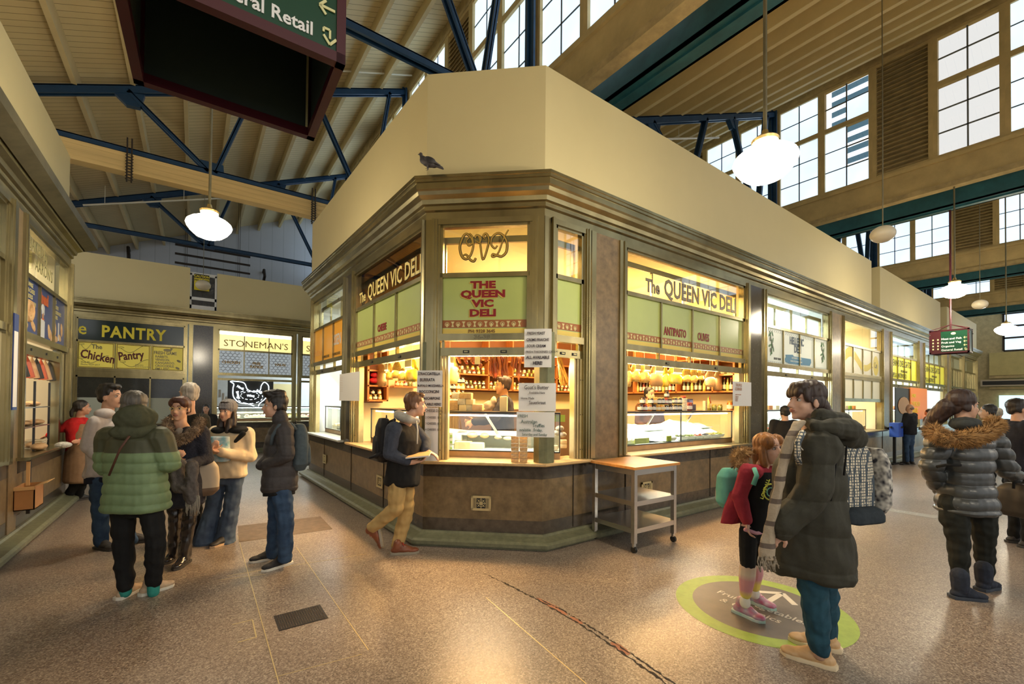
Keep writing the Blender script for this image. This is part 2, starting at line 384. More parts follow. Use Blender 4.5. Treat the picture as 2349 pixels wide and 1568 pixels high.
# joints in the granite
mb = MB()
for s_ in (1.17, 2.75, 4.1): mb.cbox((s_, -.001, .5), (.006, .012, .7))
mb.build('trim_2', CRACK, M=FL_, kind='structure')
mb = MB()
for s_ in (.45, 1.35, 3.3, 4.75, 5.15, 8.4, 8.95, 11.7): mb.cbox((s_, -.001, .5), (.006, .012, .7))
mb.build('trim_3', CRACK, M=FR, kind='structure')
# sills
def sill(path, mt, out=.10, inn=-.32, nm='trim_sill', z=.90):
    MB().sweep(path, [(inn, z-.035), (out-.01, z-.035), (out, z-.025), (out, z-.004), (out-.006, z), (inn, z)]).build(nm, mt, kind='structure')
def on(M, s, y=0): q = M @ V((s, y, 0)); return (q.x, q.y)
sill([on(FL_, .12), on(FL_, 2.36)], mat('pale_marble', (.62, .62, .55), .25, var=.2, scale=5))
sill([on(FL_, 2.72), PL, PR, on(FR, .66)], SILLW)
sill([on(FR, 1.33), on(FR, 3.75)], SILLW); sill([on(FR, 3.75), on(FR, 4.62)], METALD)
for a, b in ((5.0, 8.1), (8.75, 11.75), (12.4, 15.3), (15.9, 19.2), (19.8, 25.1)): sill([on(FR, a), on(FR, b)], METALD)

WN = [0]
def jambs(mb, s0, s1, w=.075, z0=.9, z1=3.56, cut=''):
    """stepped reeded metal jambs outside an opening s0..s1"""
    for a, sg in ((s0, -1), (s1, 1)):
        for k, (o, d) in enumerate(((0, .035), (.33, .012), (.66, .0))):
            x0 = a+sg*w*o; x1 = a+sg*w*(o+.34)
            mb.box(min(x0, x1), -.0+(-.045+d), 2.2 if (sg < 0 and 'l' in cut) or (sg > 0 and 'r' in cut) else z0, max(x0, x1), .1, z1)
def bay(M, s0, s1, nd, sign, label='', interior=None, closed=False, jw=.075, topbars=True, parent=None, sign_mats=None, low=True, z0=.9, cut=''):
    WN[0] += 1
    r = empty('window_%d' % WN[0], M=M @ Matrix.Translation((s0, 0, 0)), kind='structure'); L_ = s1-s0
    f = MB().m(METAL); jambs(f, 0, L_, jw, z0, cut=cut)
    f.box(-jw, -.02, 3.50, L_+jw, .08, 3.56); f.box(0, -.0, 3.47, L_, .07, 3.51)
    f.box(0, .0, 2.915, L_, .07, 2.965)
    f.box(0, -.015, 2.215, L_, .07, 2.29)
    f.box(0, .0, 2.29, .03, .07, 3.5); f.box(L_-.03, 0, 2.29, L_, .07, 3.5)
    for i in range(1, nd): x = L_*i/nd; f.box(x-.013, .005, 2.28, x+.013, .06, 2.93)
    f.build('frame', None, r)
    MB().box(.03, .03, 2.955, L_-.03, .036, 3.48).build('glass_pane', GLASS2, r)
    for i in range(nd):
        a = L_*i/nd+(.013 if i else .03); b = L_*(i+1)/nd-(.013 if i < nd-1 else .03)
        MB().box(a, .03, 2.285, b, .045, 2.92).build('sign_panel', sign_mats[i] if sign_mats else sign, r)
    if topbars:
        g_ = MB().m(METAL); g_.box(.02, .14, 3.34, L_-.02, .18, 3.41); g_.box(0, .14, 2.93, .03, .18, 3.41); g_.box(L_-.03, .14, 2.93, L_, .18, 3.41)
        for i in range(1, nd): x = L_*i/nd-.02; g_.box(x-.012, .145, 2.9, x+.012, .175, 3.36)
        g_.build('inner_sash', None, r)
    if low:
        g_ = MB().m(METAL); g_.box(-.02, .02, 2.05, L_+.0, .08, 2.14)
        for i in range(1, nd): x = L_*i/nd-.02; g_.box(x-.012, .03, 2.13, x+.012, .07, 2.23)
        for x in (.02, L_-.05): g_.box(x, .03, 2.13, x+.03, .07, 2.23)
        g_.m(BLACK)
        for x in (L_*.3, L_*.72): g_.box(x-.035, .012, 2.08, x+.035, .022, 2.11)
        g_.m(METAL)
        for x in (L_*.3, L_*.72): g_.box(x-.022, .008, 2.088, x+.022, .016, 2.102)
        g_.build('raised_sash', None, r)
        TR = mat('sash_track_brass', (.62, .50, .24), .4, .35, var=.25, scale=5)
        t_ = MB().m(TR)
        for x, sg in ((0, 1), (L_, -1)):
            if (sg > 0 and 'l' in cut) or (sg < 0 and 'r' in cut): continue
            for k in range(3):
                x0 = x+sg*k*.034; x1 = x+sg*(k*.034+.026); t_.box(min(x0, x1), .02+k*.012, .9, max(x0, x1), .12, 2.05)
        t_.m(BLACK)
        for zz in (1.0, 1.4, 1.8): t_.box(.012, .017, zz, .02, .021, zz+.012); t_.box(L_-.02, .017, zz, L_-.012, .021, zz+.012)
        t_.build('sash_track', None, r)
    return r
def pillar(M, s0, s1, nm, mt=GRAN, z0=.86):
    MB().box(s0, -.008, z0, s1, .16, 3.56).build(nm, mt, M=M, kind='structure')

SIGNG = mat('lime_sign_glass', (.50, .58, .17), .28, var=.12, scale=1.2, coat=.5)
# warm strip at the foot of each deli sign + frieze band are built on top
BAND = mat('rust_frieze', (.36, .12, .03), .4); BANDL = mat('frieze_light', (.72, .62, .28), .4); AMB = mat('amber_glass', (.80, .58, .10), .3)
def deli_signs(r, L_, nd, z0=2.36, z1=2.445):
    rr = random.Random(5)
    for i in range(nd):
        a = L_*i/nd+(.013 if i else .03); b = L_*(i+1)/nd-(.013 if i < nd-1 else .03)
        mb = MB().m(AMB).box(a, .0285, 2.287, b, .0305, z0-.01)
        mb.m(BAND).box(a, .0275, z0, b, .0305, z1)
        mb.m(BANDL); x = a+.02; k = 0
        while x < b-.05:
            if k % 2 == 0:   # round-topped bunch
                mb.tube([(x+.028+.022*math.cos(t*.7), .026, z0+.04+.022*math.sin(t*.7)) for t in range(9)], .0035, 5, True)
                mb.ell((x+.028, .027, z0+.035), (.013, .002, .016), n=8, m=5)
                mb.box(x+.02, .0265, z0+.008, x+.036, .0285, z0+.02)
            else:            # goblet
                mb.add([(x+.01, .0265, z0+.07), (x+.05, .0265, z0+.07), (x+.034, .0265, z0+.042), (x+.026, .0265, z0+.042)], [(0, 1, 2, 3)])
                mb.add([(x+.026, .0265, z0+.042), (x+.034, .0265, z0+.042), (x+.045, .0265, z0+.01), (x+.015, .0265, z0+.01)], [(0, 1, 2, 3)])
            x += .062; k += 1
        mb.build('grape_frieze', None, r)
DRED = mat('sign_red', (.26, .006, .01), .5); SHAD = mat('sign_shadow', (.62, .45, .08), .5)
def lab(r, s, size, x, z, mt=DRED, bold=.004, sx=1, align='LEFT', out=-.026, shadow=None, space=1):
    if shadow: text(s, size, shadow, r, face(x-.011, z-.009, out-.0006), bold, align=align, sx=sx, space=space)
    return text(s, size, mt, r, face(x, z, out+.0006), bold, align=align, sx=sx, space=space)

# ---- left facade of the deli block
pillar(FL_, 0, .13, 'trim_4', METAL)
OR = mat('orange_sign', (.85, .36, .02), .35, emit=.12)
r = bay(FL_, .22, 2.28, 3, OR)
lab(r, 'DELICATE', .16, .08, 2.42, mat('faded_orange', (.95, .60, .2), .5), .002, .8); lab(r, 'SSEN', .27, 1.39, 2.52, WHITE, .003, .72)
lab(r, 'SMALLGOODS', .07, .72, 2.34, METALD, 0, .8); lab(r, 'SMALLGOODS', .07, 1.40, 2.34, METALD, 0, .8)
pillar(FL_, 2.36, 2.76, 'trim_5', GRANP)
r = bay(FL_, 2.84, 5.18, 3, SIGNG); deli_signs(r, 2.34, 3)
lab(r, 'CHEESE', .13, .90, 2.50, sx=.72)
OUTL = mat('gold_letter', (.78, .62, .20), .4, emit=.05)
def outline_name(r, x, z, size, sx=.7, fill=OUTL):
    for tx, xx, ss in (('The', x, size*.72), ('QUEEN VIC DELI', x+size*1.32*sx/.7*.8, size)):
        text(tx, ss, BLACK, r, face(xx, z, -.0275), .009, sx=sx); text(tx, ss, fill, r, face(xx, z, -.0255), .004, sx=sx, space=1.0)
outline_name(r, .12, 3.03, .30, .80)
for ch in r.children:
    if ch.name.startswith('glass_pane'): ch.data.materials[0] = glass('dark_reflection_glass', (.38, .32, .22), .14)  # tint darkened in place of the dark hall reflected in this pane
MB().box(2.31, .03, 2.96, 2.32, .04, 3.48).build('glass_edge', METAL, r)
pillar(FL_, 5.25, LL+.0, 'trim_6', METAL)
# ---- chamfer
pillar(FC, 0, .08, 'trim_7', METAL)
r = bay(FC, .165, 1.16, 1, SIGNG, jw=.085, cut='r'); deli_signs(r, .995, 1)
for i, (s_, zz) in enumerate((('THE', 2.805), ('QUEEN', 2.705), ('VIC', 2.60), ('DELI', 2.495))):
    lab(r, s_, .106, .48, zz-.008, bold=.0055, sx=1.42, align='CENTER', shadow=SHAD)
lab(r, 'PH: 9328 3645', .05, .47, 2.305, mat('brown_letter', (.22, .10, .02), .5), .001, align='CENTER')
text('36-38', .06, METALD, r, face(.48, 2.232, .0165), .002, align='CENTER', sx=1.3)
# QVD monogram, painted strokes
def stroke(pts, w=.010): 
    P = [V(p) for p in pts]; out = []
    for i in range(len(P)-1):
        a = P[max(i-1, 0)]; b = P[i]; c = P[i+1]; d = P[min(i+2, len(P)-1)]
        for k in range(7):
            t = k/7; out.append(.5*((2*b)+(c-a)*t+(2*a-5*b+4*c-d)*t*t+(3*b-a-3*c+d)*t**3))
    out.append(P[-1]); return [(p.x, .0, p.y) for p in out]
QVD = [[(.09,.20),(.055,.16),(.08,.11),(.12,.14),(.10,.20),(.05,.24),(.01,.20),(-.02,.10),(0,.0),(.05,-.04),(.1,0),(.13,.1),(.12,.2),(.085,.245)],
       [(.0,-.01),(.05,.01),(.1,-.05),(.14,-.065),(.16,-.03)],
       [(.16,.16),(.20,.14),(.215,.19),(.17,.22),(.15,.19)], [(.17,.22),(.2,.18),(.24,-.05),(.30,.12),(.30,.19),(.27,.235),(.24,.21),(.26,.18)],
       [(.52,.27),(.47,.18),(.42,.04),(.38,-.015),(.345,-.02),(.35,.005),(.40,-.01),(.45,-.02),(.50,.03),(.505,.13),(.46,.21),(.40,.235),(.34,.19),(.33,.12),(.37,.07),(.40,.1)]]
for mt, w_, y_ in ((BLACK, .0155, .025), (mat('old_gold', (.50, .31, .05), .4), .0085, .019)):
    mb = MB()
    for st in QVD: mb.tube(stroke(st), [w_*(.55+.45*math.sin(math.pi*min(1, max(0, i/(7*len(st))))))for i in range(7*(len(st)-1)+1)], 6)
    mb.build('monogram', mt, r, M=Matrix.Translation((.235, y_, 3.16)) @ Matrix.Diagonal((1, .12, 1, 1)))
pillar(FC, 1.235, LC, 'trim_8', METAL, z0=2.1)
# ---- right facade
pillar(FR, 0, .09, 'trim_9', METAL, z0=2.1)
r = bay(FR, .165, .595, 1, SIGNG, jw=.075, cut='l'); deli_signs(r, .43, 1)
pillar(FR, .775, 1.20, 'wall_pillar_1', GRAN); f = MB().m(METAL)
for s0, s1 in ((.70, .775), (1.20, 1.275)): f.box(s0, -.03, .86, s1, .1, 3.56)
f.build('trim_10', None, M=FR, kind='structure')
r = bay(FR, 1.345, 4.35, 4, SIGNG); deli_signs(r, 3.005, 4)
lab(r, 'ANTIPASTO', .16, .83, 2.49, sx=.62); lab(r, 'OLIVES', .16, 1.66, 2.49, sx=.62)
outline_name(r, .43, 3.03, .33, .80, mat('pewter_letter', (.30, .25, .16), .35, .3))
for i, (s0, s1) in enumerate(((4.50, 4.98), (8.12, 8.76), (11.74, 12.36), (15.36, 15.94), (19.2, 19.8))):
    pillar(FR, s0, s1, 'wall_pillar_%d' % (i+2), GRANP if i == 0 else GRAN)
    f = MB().m(METAL)
    for a in (s0-.07, s1): f.box(a, -.03, .86, a+.07, .1, 3.56)
    f.build('trim_%d' % (11+i), None, M=FR, kind='structure')
HW = mat('pale_sign', (.66, .68, .55), .4, emit=.18)
r = bay(FR, 5.12, 8.0, 4, HW)
HB = mat('navy_letter', (.02, .06, .11), .5); SEA = mat('sea_blue', (.05, .25, .42), .5)
lab(r, 'HELLENIC', .20, 1.02, 2.70, HB, .006, .72); lab(r, 'DELI', .20, 1.22, 2.55, HB, .006, .8)
LEAF = mat('leaf_green', (.04, .17, .03), .5); OLV = mat('olive_dark', (.05, .06, .02), .4)
mb = MB().m(SEA).prism([(.84, 2.34), (.82, 2.40), (.86, 2.44), (.84, 2.48), (1.15, 2.50), (1.2, 2.47), (2.0, 2.47), (2.02, 2.40), (1.95, 2.33), (1.0, 2.32)], .024, .0285, Matrix.Rotation(math.pi/2, 4, 'X') @ Matrix.Diagonal((1, 1, -1, 1)))
mb.build('blue_banner', None, r)
text('AUTHENTIC  GREEK', .05, HW, r, face(1.10, 2.42, -.0235)); text('HOME STYLE FOOD & MORE', .042, HW, r, face(1.04, 2.36, -.0235))
text('SHOP 39/40', .055, BLACK, r, face(.36, 2.36, -.026), .001)
for x in (.14, 2.50):
    mb = MB().m(LEAF)
    mb.tube([(x+.05, .026, 2.86), (x+.12, .026, 2.70), (x+.14, .026, 2.45)], .006, 5)
    for dx, dz, a in ((.0, .0, .9), (.10, .02, -.6), (.12, -.10, .3), (.0, -.2, 1.2), (.14, -.25, -.3), (.05, -.33, .5)):
        mb.ell((x+.06+dx, .026, 2.80+dz), (.022, .002, .06), Matrix.Rotation(a, 3, 'Y'), 8, 6)
    mb.m(OLV)
    for dx, dz in ((.02, -.08), (.08, -.13), (.03, -.28), (.10, -.2)): mb.ell((x+.06+dx, .024, 2.8+dz), (.028, .004, .045), n=8, m=6)
    mb.build('olive_branch', None, r)
mb = MB().m(mat('key_line', (.45, .47, .42), .5))
for z_, sg in ((2.885, -1), (2.315, 1)):
    x = .06
    while x < 2.8: mb.box(x, .0265, z_, x+.045, .0285, z_+.006); mb.box(x, .0265, z_-.03, x+.006, .0285, z_+.006); mb.box(x+.045, .0265, z_-.03, x+.08, .0285, z_-.024); x += .08
mb.build('key_border', None, r)
YW = mat('cream_panel', (.72, .66, .46), .4, emit=.12)
r = bay(FR, 8.88, 11.62, 4, YW, topbars=False, low=False)
YS = mat('yellow_swirl', (.85, .66, .08), .5)
mb = MB().m(YS)
for k in range(4):
    pts = []
    for i in range(13):
        x = .04+k*.685+i*.05; zc = 2.6+.2*math.sin((x-.2)*3.1+.4)*(1-.15*k)
        pts.append((x, zc))
    ww = .12-.02*k
    vs = [(x, .0275, min(2.91, max(2.3, z_+ww))) for x, z_ in pts]+[(x, .0275, min(2.91, max(2.3, z_-ww))) for x, z_ in pts]
    if k < 3: mb.add(vs, [(i, i+1, 14+i, 13+i) for i in range(12)])
mb.ell((2.4, .0275, 2.56), (.22, .002, .26), n=24, m=6)
mb.build('yellow_swirl', None, r)
text('Cae', .22, METALD, r, face(2.25, 2.50, -.024), .0, sx=.7)
f = MB().m(METAL); f.box(0, .0, 1.62, 2.74, .07, 1.70); f.box(0, 0, 2.15, 2.74, .07, 2.22)
for i in range(5): x = 2.7*i/4; f.box(x, .005, 1.66, x+.035, .06, 2.2)
f.build('lower_sash', None, r)
for i in range(4): MB().box(.035+.675*i, .03, 1.70, .675*(i+1), .04, 2.16).build('blind_panel', YW, r)
YD = mat('yellow_sign', (.85, .78, .03), .4, emit=.2)
for a, b in ((12.50, 15.24), (16.05, 19.05)):
    r = bay(FR, a, b, 4, YD)
    text("DEAN'S DELIGHTS", .26, BLACK, r, face(.08, 2.66, -.026), .0, sx=.98*(b-a)/2.9); text('SPECIALISING IN', .10, BLACK, r, face((b-a)/2, 2.5, -.026), 0, align='CENTER', sx=.9)
    text('DIPS & ANTIPASTO', .20, BLACK, r, face(.1, 2.33, -.026), 0, sx=.9)
# last bays: tall closed slatted windows
for a, b in ((19.9, 22.2), (22.5, 25.1)):
    WN[0] += 1; r = empty('window_%d' % WN[0], M=FR @ Matrix.Translation((a, 0, 0)), kind='structure'); L_ = b-a
    f = MB().m(METAL); jambs(f, 0, L_, .12)
    for z_ in (2.92, 2.22, 1.5, .92, 3.47): f.box(0, 0, z_, L_, .06, z_+.06)
    for i in range(6): x = (L_-.04)*i/5; f.box(x, 0, .92, x+.04, .06, 2.95)
    f.build('frame', None, r); MB().box(0, .03, .92, L_, .035, 3.5).build('glass_pane', GLASS2, r)
    MB().box(0, .3, .92, L_, .32, 3.5).build('blind', YW, r)
# ribbed corner post standing on the deli sill
mb = MB(); n = 9
pc = V(PR)+V((.04, .03))
for k in range(8):
    a = math.radians(22.5+45*k)
mb.prism([(.115*math.cos(math.radians(22.5+45*k)), .115*math.sin(math.radians(22.5+45*k))) for k in range(8)], .9, 2.30)
for k in range(16):
    a = math.radians(11.25+22.5*k); mb.box(.098*math.cos(a)-.008, .098*math.sin(a)-.008, .9, .098*math.cos(a)+.012, .098*math.sin(a)+.012, 2.28)
mb.build('wall_post_deli', GREENP, M=Matrix.Translation((pc.x, pc.y, 0)), kind='structure')
# second ribbed post at the left end of the chamfer
mb = MB()
for k in range(4): mb.box(-.12+k*.05, -.0+.01*(k % 2), .9, -.08+k*.05, .14, 2.2)
mb.build('wall_post_left', GREENP, M=FC @ Matrix.Translation((.10, -.01, 0)), kind='structure')

# ---------------- stall interiors
def room(nm, x0, y0, x1, y1, mt, ceil=None, back=None, zc=3.62, left=True, right=True):
    mb = MB(); mb.box(x0, y1, 0, x1, y1+.06, zc)
    if left: mb.box(x0-.03, y0, 0, x0+.03, y1, zc)
    if right: mb.box(x1-.03, y0, 0, x1+.03, y1, zc)
    mb.build('wall_inside_'+nm, mt, kind='structure')
    MB().box(x0, y0, zc, x1, y1, zc+.05).build('ceiling_'+nm, ceil or mt, kind='structure')
INW = mat('warm_stall_wall', (.78, .64, .36), .6); INC = mat('white_stall_wall', (.75, .78, .76), .5)
MB().prism([(2.2, 7.42), (2.22, 4.6), (3.1, 3.75), (7.8, 3.75), (7.8, 7.42)], 3.60, 3.65).build('ceiling_deli', INW, kind='structure')
MB().box(2.1, 7.42, 0, 7.8, 7.48, 3.6).box(7.74, 3.7, 0, 7.8, 7.45, 3.6).build('wall_inside_deli', INW, kind='structure')
room('orange', 2.05, 7.5, 4.6, 9.7, INC, left=False); room('hellenic', 7.84, 3.72, 11.4, 8, INC); room('cheese', 11.5, 3.72, 15.0, 8, mat('cream_stall_wall', (.8, .72, .5), .6))
room('delights', 15.1, 3.72, 18.6, 8, INC); room('far', 18.7, 3.72, 22.7, 8, INC)

strip_lamp(FL_, 4.0, 2.2, 55); strip_lamp(FC, .66, .95, 34); strip_lamp(FR, .38, .4, 14); strip_lamp(FR, 2.85, 2.9, 70)
strip_lamp(FL_, 1.25, 2.0, 14, col=COOL); strip_lamp(FR, 6.5, 2.8, 30, col=COOL); strip_lamp(FR, 13.9, 2.6, 25, col=COOL)
# ================================================ poultry stalls across the end of the aisle
KF = frame((-3, 14.7), (6, 14.7)); KP = [(-3, 14.7), (6, 14.7)]
MB().sweep(KP, PLIN).build('baseboard_poultry', PLINTH, kind='structure')
w_ = MB(); w_.m(GRAND).box(0, 0, .12, 9, .14, .3).m(GRAN).box(0, .002, .3, 9, .14, .72).m(GRAND).box(0, 0, .72, 9, .14, .86).build('wall_poultry', M=KF, kind='structure')
MB().sweep(KP, CORN).build('trim_cornice_poultry', METAL, kind='structure')
sill([(-3, 14.7), (6, 14.7)], METALD)
MB().box(0, 0, 3.97, 2.86, .12, 5.10).build('wall_parapet_poultry', CREAM, M=KF, kind='structure')
MB().box(3.47, 0, 3.97, 9, .12, 5.05).build('wall_parapet_poultry', CREAM, M=KF, kind='structure')
PD = mat('pantry_dark_glass', (.015, .03, .03), .12, coat=.6); PY = mat('pantry_yellow', (.82, .66, .10), .4, emit=.10)
r = bay(KF, .20, 2.80, 3, PY, topbars=False, low=False)
MB().box(.03, .02, 2.96, 2.57, .028, 3.48).build('dark_fascia', PD, r)
YL = mat('sign_yellow', (.85, .70, .04), .5)
text('PANTRY', .40, YL, r, face(.54, 3.07, -.017), .012, sx=.95, space=1.12); text('e', .42, YL, r, face(.02, 3.10, -.017), .004)
MAR = mat('maroon', (.12, .012, .008), .5)
mb = MB().m(MAR)
for i in range(3):
    a = 2.6*i/3+.02; b = 2.6*(i+1)/3-.02
    for x0, x1, z0, z1 in ((a+.02, b-.02, 2.30, 2.312), (a+.02, b-.02, 2.895, 2.907), (a+.02, a+.032, 2.3, 2.9), (b-.032, b-.02, 2.3, 2.9)): mb.box(x0, .027, z0, x1, .031, z1)
mb.m(METALD)
for x, z_, s_ in ((.1, 2.52, 1), (.1, 2.86, .5), (1.0, 2.83, 1), (1.05, 2.47, 1)):
    mb.tube([(x+.62*t/14*s_, .026, z_-.1*math.sin(t*.35)-.02) for t in range(15)], .005, 5); mb.tube([(x+.07*math.cos(t), .026, z_+.02*math.sin(t)) for t in range(7)], .004, 5, True)
mb.build('border_and_scrolls', None, r)
text('The', .15, METALD, r, face(.33, 2.76, -.028), .004); text('Chicken', .29, MAR, r, face(.07, 2.54, -.028) @ Matrix.Rotation(-.16, 4, 'Z'), .008, sx=.82)
text('Pantry', .29, MAR, r, face(.95, 2.50, -.028) @ Matrix.Rotation(.14, 4, 'Z'), .008, sx=.82)
text('Shop 85\nPhone 9329 6417', .06, METALD, r, face(.1, 2.40, -.028)); text('Proprietors\nJeanne & Darryl Hunt', .05, METALD, r, face(1.35, 2.39, -.028), sx=.85)
text('FRESH GAME', .115, METALD, r, face(1.80, 2.71, -.028), .003, sx=.9); text('RABBITS.\nVENISON.\nKANGAROO.\nCROCODILE.\nEMU, ETC.', .085, METALD, r, face(1.84, 2.62, -.028), .002)
mb = MB().m(METALD).ell((2.15, .027, 2.83), (.11, .002, .035), n=10, m=6).ell((2.25, .027, 2.86), (.03, .002, .03), n=8, m=6)
for x in (2.07, 2.11, 2.2, 2.23): mb.box(x, .026, 2.78, x+.012, .029, 2.83)
for s_ in (-1, 1): mb.tube([(2.26, .027, 2.88), (2.26+.05*s_, .027, 2.895), (2.26+.06*s_, .027, 2.90)], .004, 4)
for x in (2.45, 2.42): mb.ell((x, .027, 2.55 if x > 2.43 else 2.36), (.06, .002, .03), Matrix.Rotation(.4, 3, 'Y'), 8, 6)
mb.build('game_pictures', None, r); PANTRY = r
DKW = mat('dark_window', (.03, .03, .022), .1, coat=.5, var=.5, scale=3); PALE = mat('pale_blind', (.42, .44, .34), .5)
f = MB().m(METAL).box(0, 0, 2.06, 2.6, .07, 2.22)
for i in range(4): f.box(2.56*i/3, 0, .9, 2.56*i/3+.04, .07, 2.1)
r.location = KF @ V((.68, 0, 0)); r.scale = (.804, 1, 1)
f.m(DKW).box(0, .04, 1.55, 2.6, .06, 2.08).m(PALE).box(0, .03, .9, 2.6, .05, 1.56); f.build('closed_shutter', None, r)
pillar(KF, 2.96, 3.40, 'wall_pillar_7', GRANP); f = MB().m(METAL)
for a in (2.86, 3.40, 5.42, 5.55): f.box(a, -.03, .86, a+.09, .1, 3.56)
f.build('trim_20', None, M=KF, kind='structure')
# stoneman's: lit lattice signs
LAT = mat('lit_sign_glass', (.60, .68, .74), .4, emit=.2)

CURT = mat('lit_ribbed_blind', (.85, .72, .30), .5, emit=.9, ecol=(1, .74, .30), var=.25, scale=14, stretch=(4, 1, .01))
for (a, b, nd, wd) in ((3.52, 5.40, 3, ('CHICKEN', 'FREE\nRANGE', 'HALAL')), (5.66, 7.6, 3, ('GAME', 'DUCK', 'EGGS'))):
    r = bay(KF, a, b, nd, LAT, topbars=False, low=False); L_ = b-a
    MB().box(.03, .05, 2.96, L_-.03, .06, 3.37).build('lit_blind', CURT, r)
    MB().box(.03, .05, 3.38, L_-.03, .09, 3.46).build('lamp_strip', mat('strip_lamp', (1, .9, .7), .5, emit=6, ecol=(1, .86, .6)), r)
    text("STONEMAN'S", .26, mat('bronze_letter', (.40, .26, .05), .4), r, face(.12, 3.05, -.026), .0, sx=1.05*L_/1.88)
    f = MB().m(METALD)
    for i in range(1, nd): f.box(L_*i/nd-.01, .02, 2.96, L_*i/nd+.01, .05, 3.37)
    f.build('muntin', None, r)
    for j_ in range(nd):
        hx = MB(); xa_, xb_ = L_*j_/nd+.05, L_*(j_+1)/nd-.05; row = 0; z_ = 2.33
        while z_ < 2.9:
            x_ = xa_+(.055 if row % 2 else 0)+.02
            while x_ < xb_-.02: hx.tube([(x_+.052*math.cos(t*math.pi/3+.52), .026, z_+.052*math.sin(t*math.pi/3+.52)) for t in range(6)], .004, 4, True); x_ += .11
            z_ += .078; row += 1
        hx.build('hexagon_lattice', mat('lattice_dark', (.10, .12, .14), .5), r)
    for i, s_ in enumerate(wd): text(s_, .10, mat('brass_letter', (.60, .38, .10), .4), r, face(L_*(i+.5)/nd, 2.56, -.026), .005, align='CENTER')
    MB().m(METAL).box(0, .01, 2.08, L_, .07, 2.14).build('raised_sash', None, r)
BRICK = mat('white_tile', (.62, .66, .68), .3, var=.1)
room('poultry', -2.8, 14.85, 7, 18.2, BRICK)
# hatch between the parapets with its caution sign
g = empty('parapet_hatch', M=KF @ Matrix.Translation((2.86, .03, 3.97)), label='open framed hatch lined with black plastic between the cream parapets', category='hatch')
MB().m(WHITE).box(0, 0, .28, .6, .04, .36).box(0, 0, .95, .6, .04, 1.03).box(0, 0, 0, .04, .04, 1.0).box(.56, 0, 0, .6, .04, 1.0).box(0, 0, .0, .6, .04, .14).build('frame', None, g)
MB().m(mat('black_plastic', (.012, .014, .016), .18, bump=.8, scale=9, bdist=.05, spec=.8)).box(.04, .03, .1, .56, .05, .97).build('black_sheet', None, g)
c_ = empty('caution_sign', M=KF @ Matrix.Translation((2.95, .0, 4.52)), label='black and yellow caution no access sign above the poultry cornice', category='sign')
MB().m(YL).box(0, 0, 0, .34, .012, .44).m(BLACK).box(.0, -.002, .33, .34, 0, .44).build('board', None, c_)
text('CAUTION', .09, YL, c_, face(.17, .352, .004), .003, align='CENTER', sx=.85); text('NO ACCESS', .066, BLACK, c_, face(.17, .255, .002), .002, align='CENTER', sx=.9)
text('AUTHORISED\nENTRY ONLY', .052, BLACK, c_, face(.17, .18, .002), .001, align='CENTER', sx=.9)

# ================================================ bakery on the left
BP = [(-1.54, -5), (-1.54, 9.25), (-2.5, 10.3)]
FB = frame(BP[0], BP[1])
shell(BP, 'bakery', [[(-1.58, -5), (-1.58, 9.3), (-2.5, 10.3)]])
MB().sweep(BP, [(.15, 3.80), (.28, 3.86), (.28, 3.97), (.1, 3.97)]).build('trim_21', METALD, kind='structure')
sill([(-1.54, 6.9), (-1.54, 9.25)], METAL, out=.12)
BBL = mat('royal_blue', (.012, .04, .20), .4, emit=.02)
r = bay(FB, 5+7.08, 5+9.14, 3, BBL, topbars=False, low=False, jw=.1); L_ = 2.06
MB().box(0.03, .9, 2.9, 2, .92, 3.5).build('inner_blind', mat('grey_blind', (.42, .43, .33), .6), r)
text('BAKED by\n     AARON\'S', .21, mat('olive_letter', (.30, .27, .12), .4), r, face(.25, 3.28, -.027), .0, sx=.9)
BUN = mat('bread_crust', (.72, .38, .14), .5, col2=(.85, .58, .28), scale=14); ORL = mat('orange_letter', (.75, .14, .02), .5); PY2 = mat('pale_yellow_letter', (.7, .62, .3), .5)
for x, tx in ((.06, 'WIDE RANGE\nTARTS & CAKES\nFRESH ROLLS\nFROM OUR OVEN'), (1.43, 'PIES\nPASTIES\nCROISSANTS\nPLAITS')): text(tx, .072, PY2, r, face(x, 2.84, -.027), .001, sx=.9)
text('Bread', .19, ORL, r, face(.74, 2.74, -.027), .012, sx=.85)
mb = MB().m(BUN)
mb.tube([(.28+.11*math.cos(t*.63), .026, 2.55+.10*math.sin(t*.63)) for t in range(10)], .035, 8, True)
for x, z_, a in ((.5, 2.40, .5), (.2, 2.36, -.3), (1.2, 2.42, 1.2), (1.28, 2.38, .9), (1.5, 2.5, 1.3), (1.86, 2.52, 1.4), (1.75, 2.40, .3), (1.56, 2.36, 0)): mb.ell((x, .03, z_), (.10, .012, .045), Matrix.Rotation(a, 3, 'Y'), 12, 8)
mb.m(WHITE).ell((.90, .03, 2.68), (.07, .01, .055), n=12, m=8).box(.85, .024, 2.60, .95, .034, 2.68).box(.80, .024, 2.30, .97, .034, 2.52).ell((.885, .03, 2.48), (.09, .01, .07), n=12, m=8)
mb.box(1.66, .024, 2.35, 1.71, .034, 2.6)
mb.m(mat('painted_skin', (.62, .34, .2), .6)).ell((.895, .028, 2.585), (.035, .008, .042), n=12, m=8).m(ORL).box(.85, .022, 2.53, .93, .026, 2.55)
mb.build('bakery_pictures', None, r)
f = MB().m(METAL).box(0, -.0, 2.04, 1.66, .07, 2.16)
for x in (.3, .95, 1.5): f.m(BLACK).box(x, -.006, 2.09, x+.03, 0, 2.12)
f.m(METAL).box(1.66, .0, .9, 1.74, .1, 2.2).box(1.8, .02, .9, 2.02, .1, 2.2); f.build('raised_sash', None, r)
pillar(FB, 5+6.68, 5+6.95, 'wall_pillar_8', GRAN, z0=0.0)
f = MB().m(METAL)
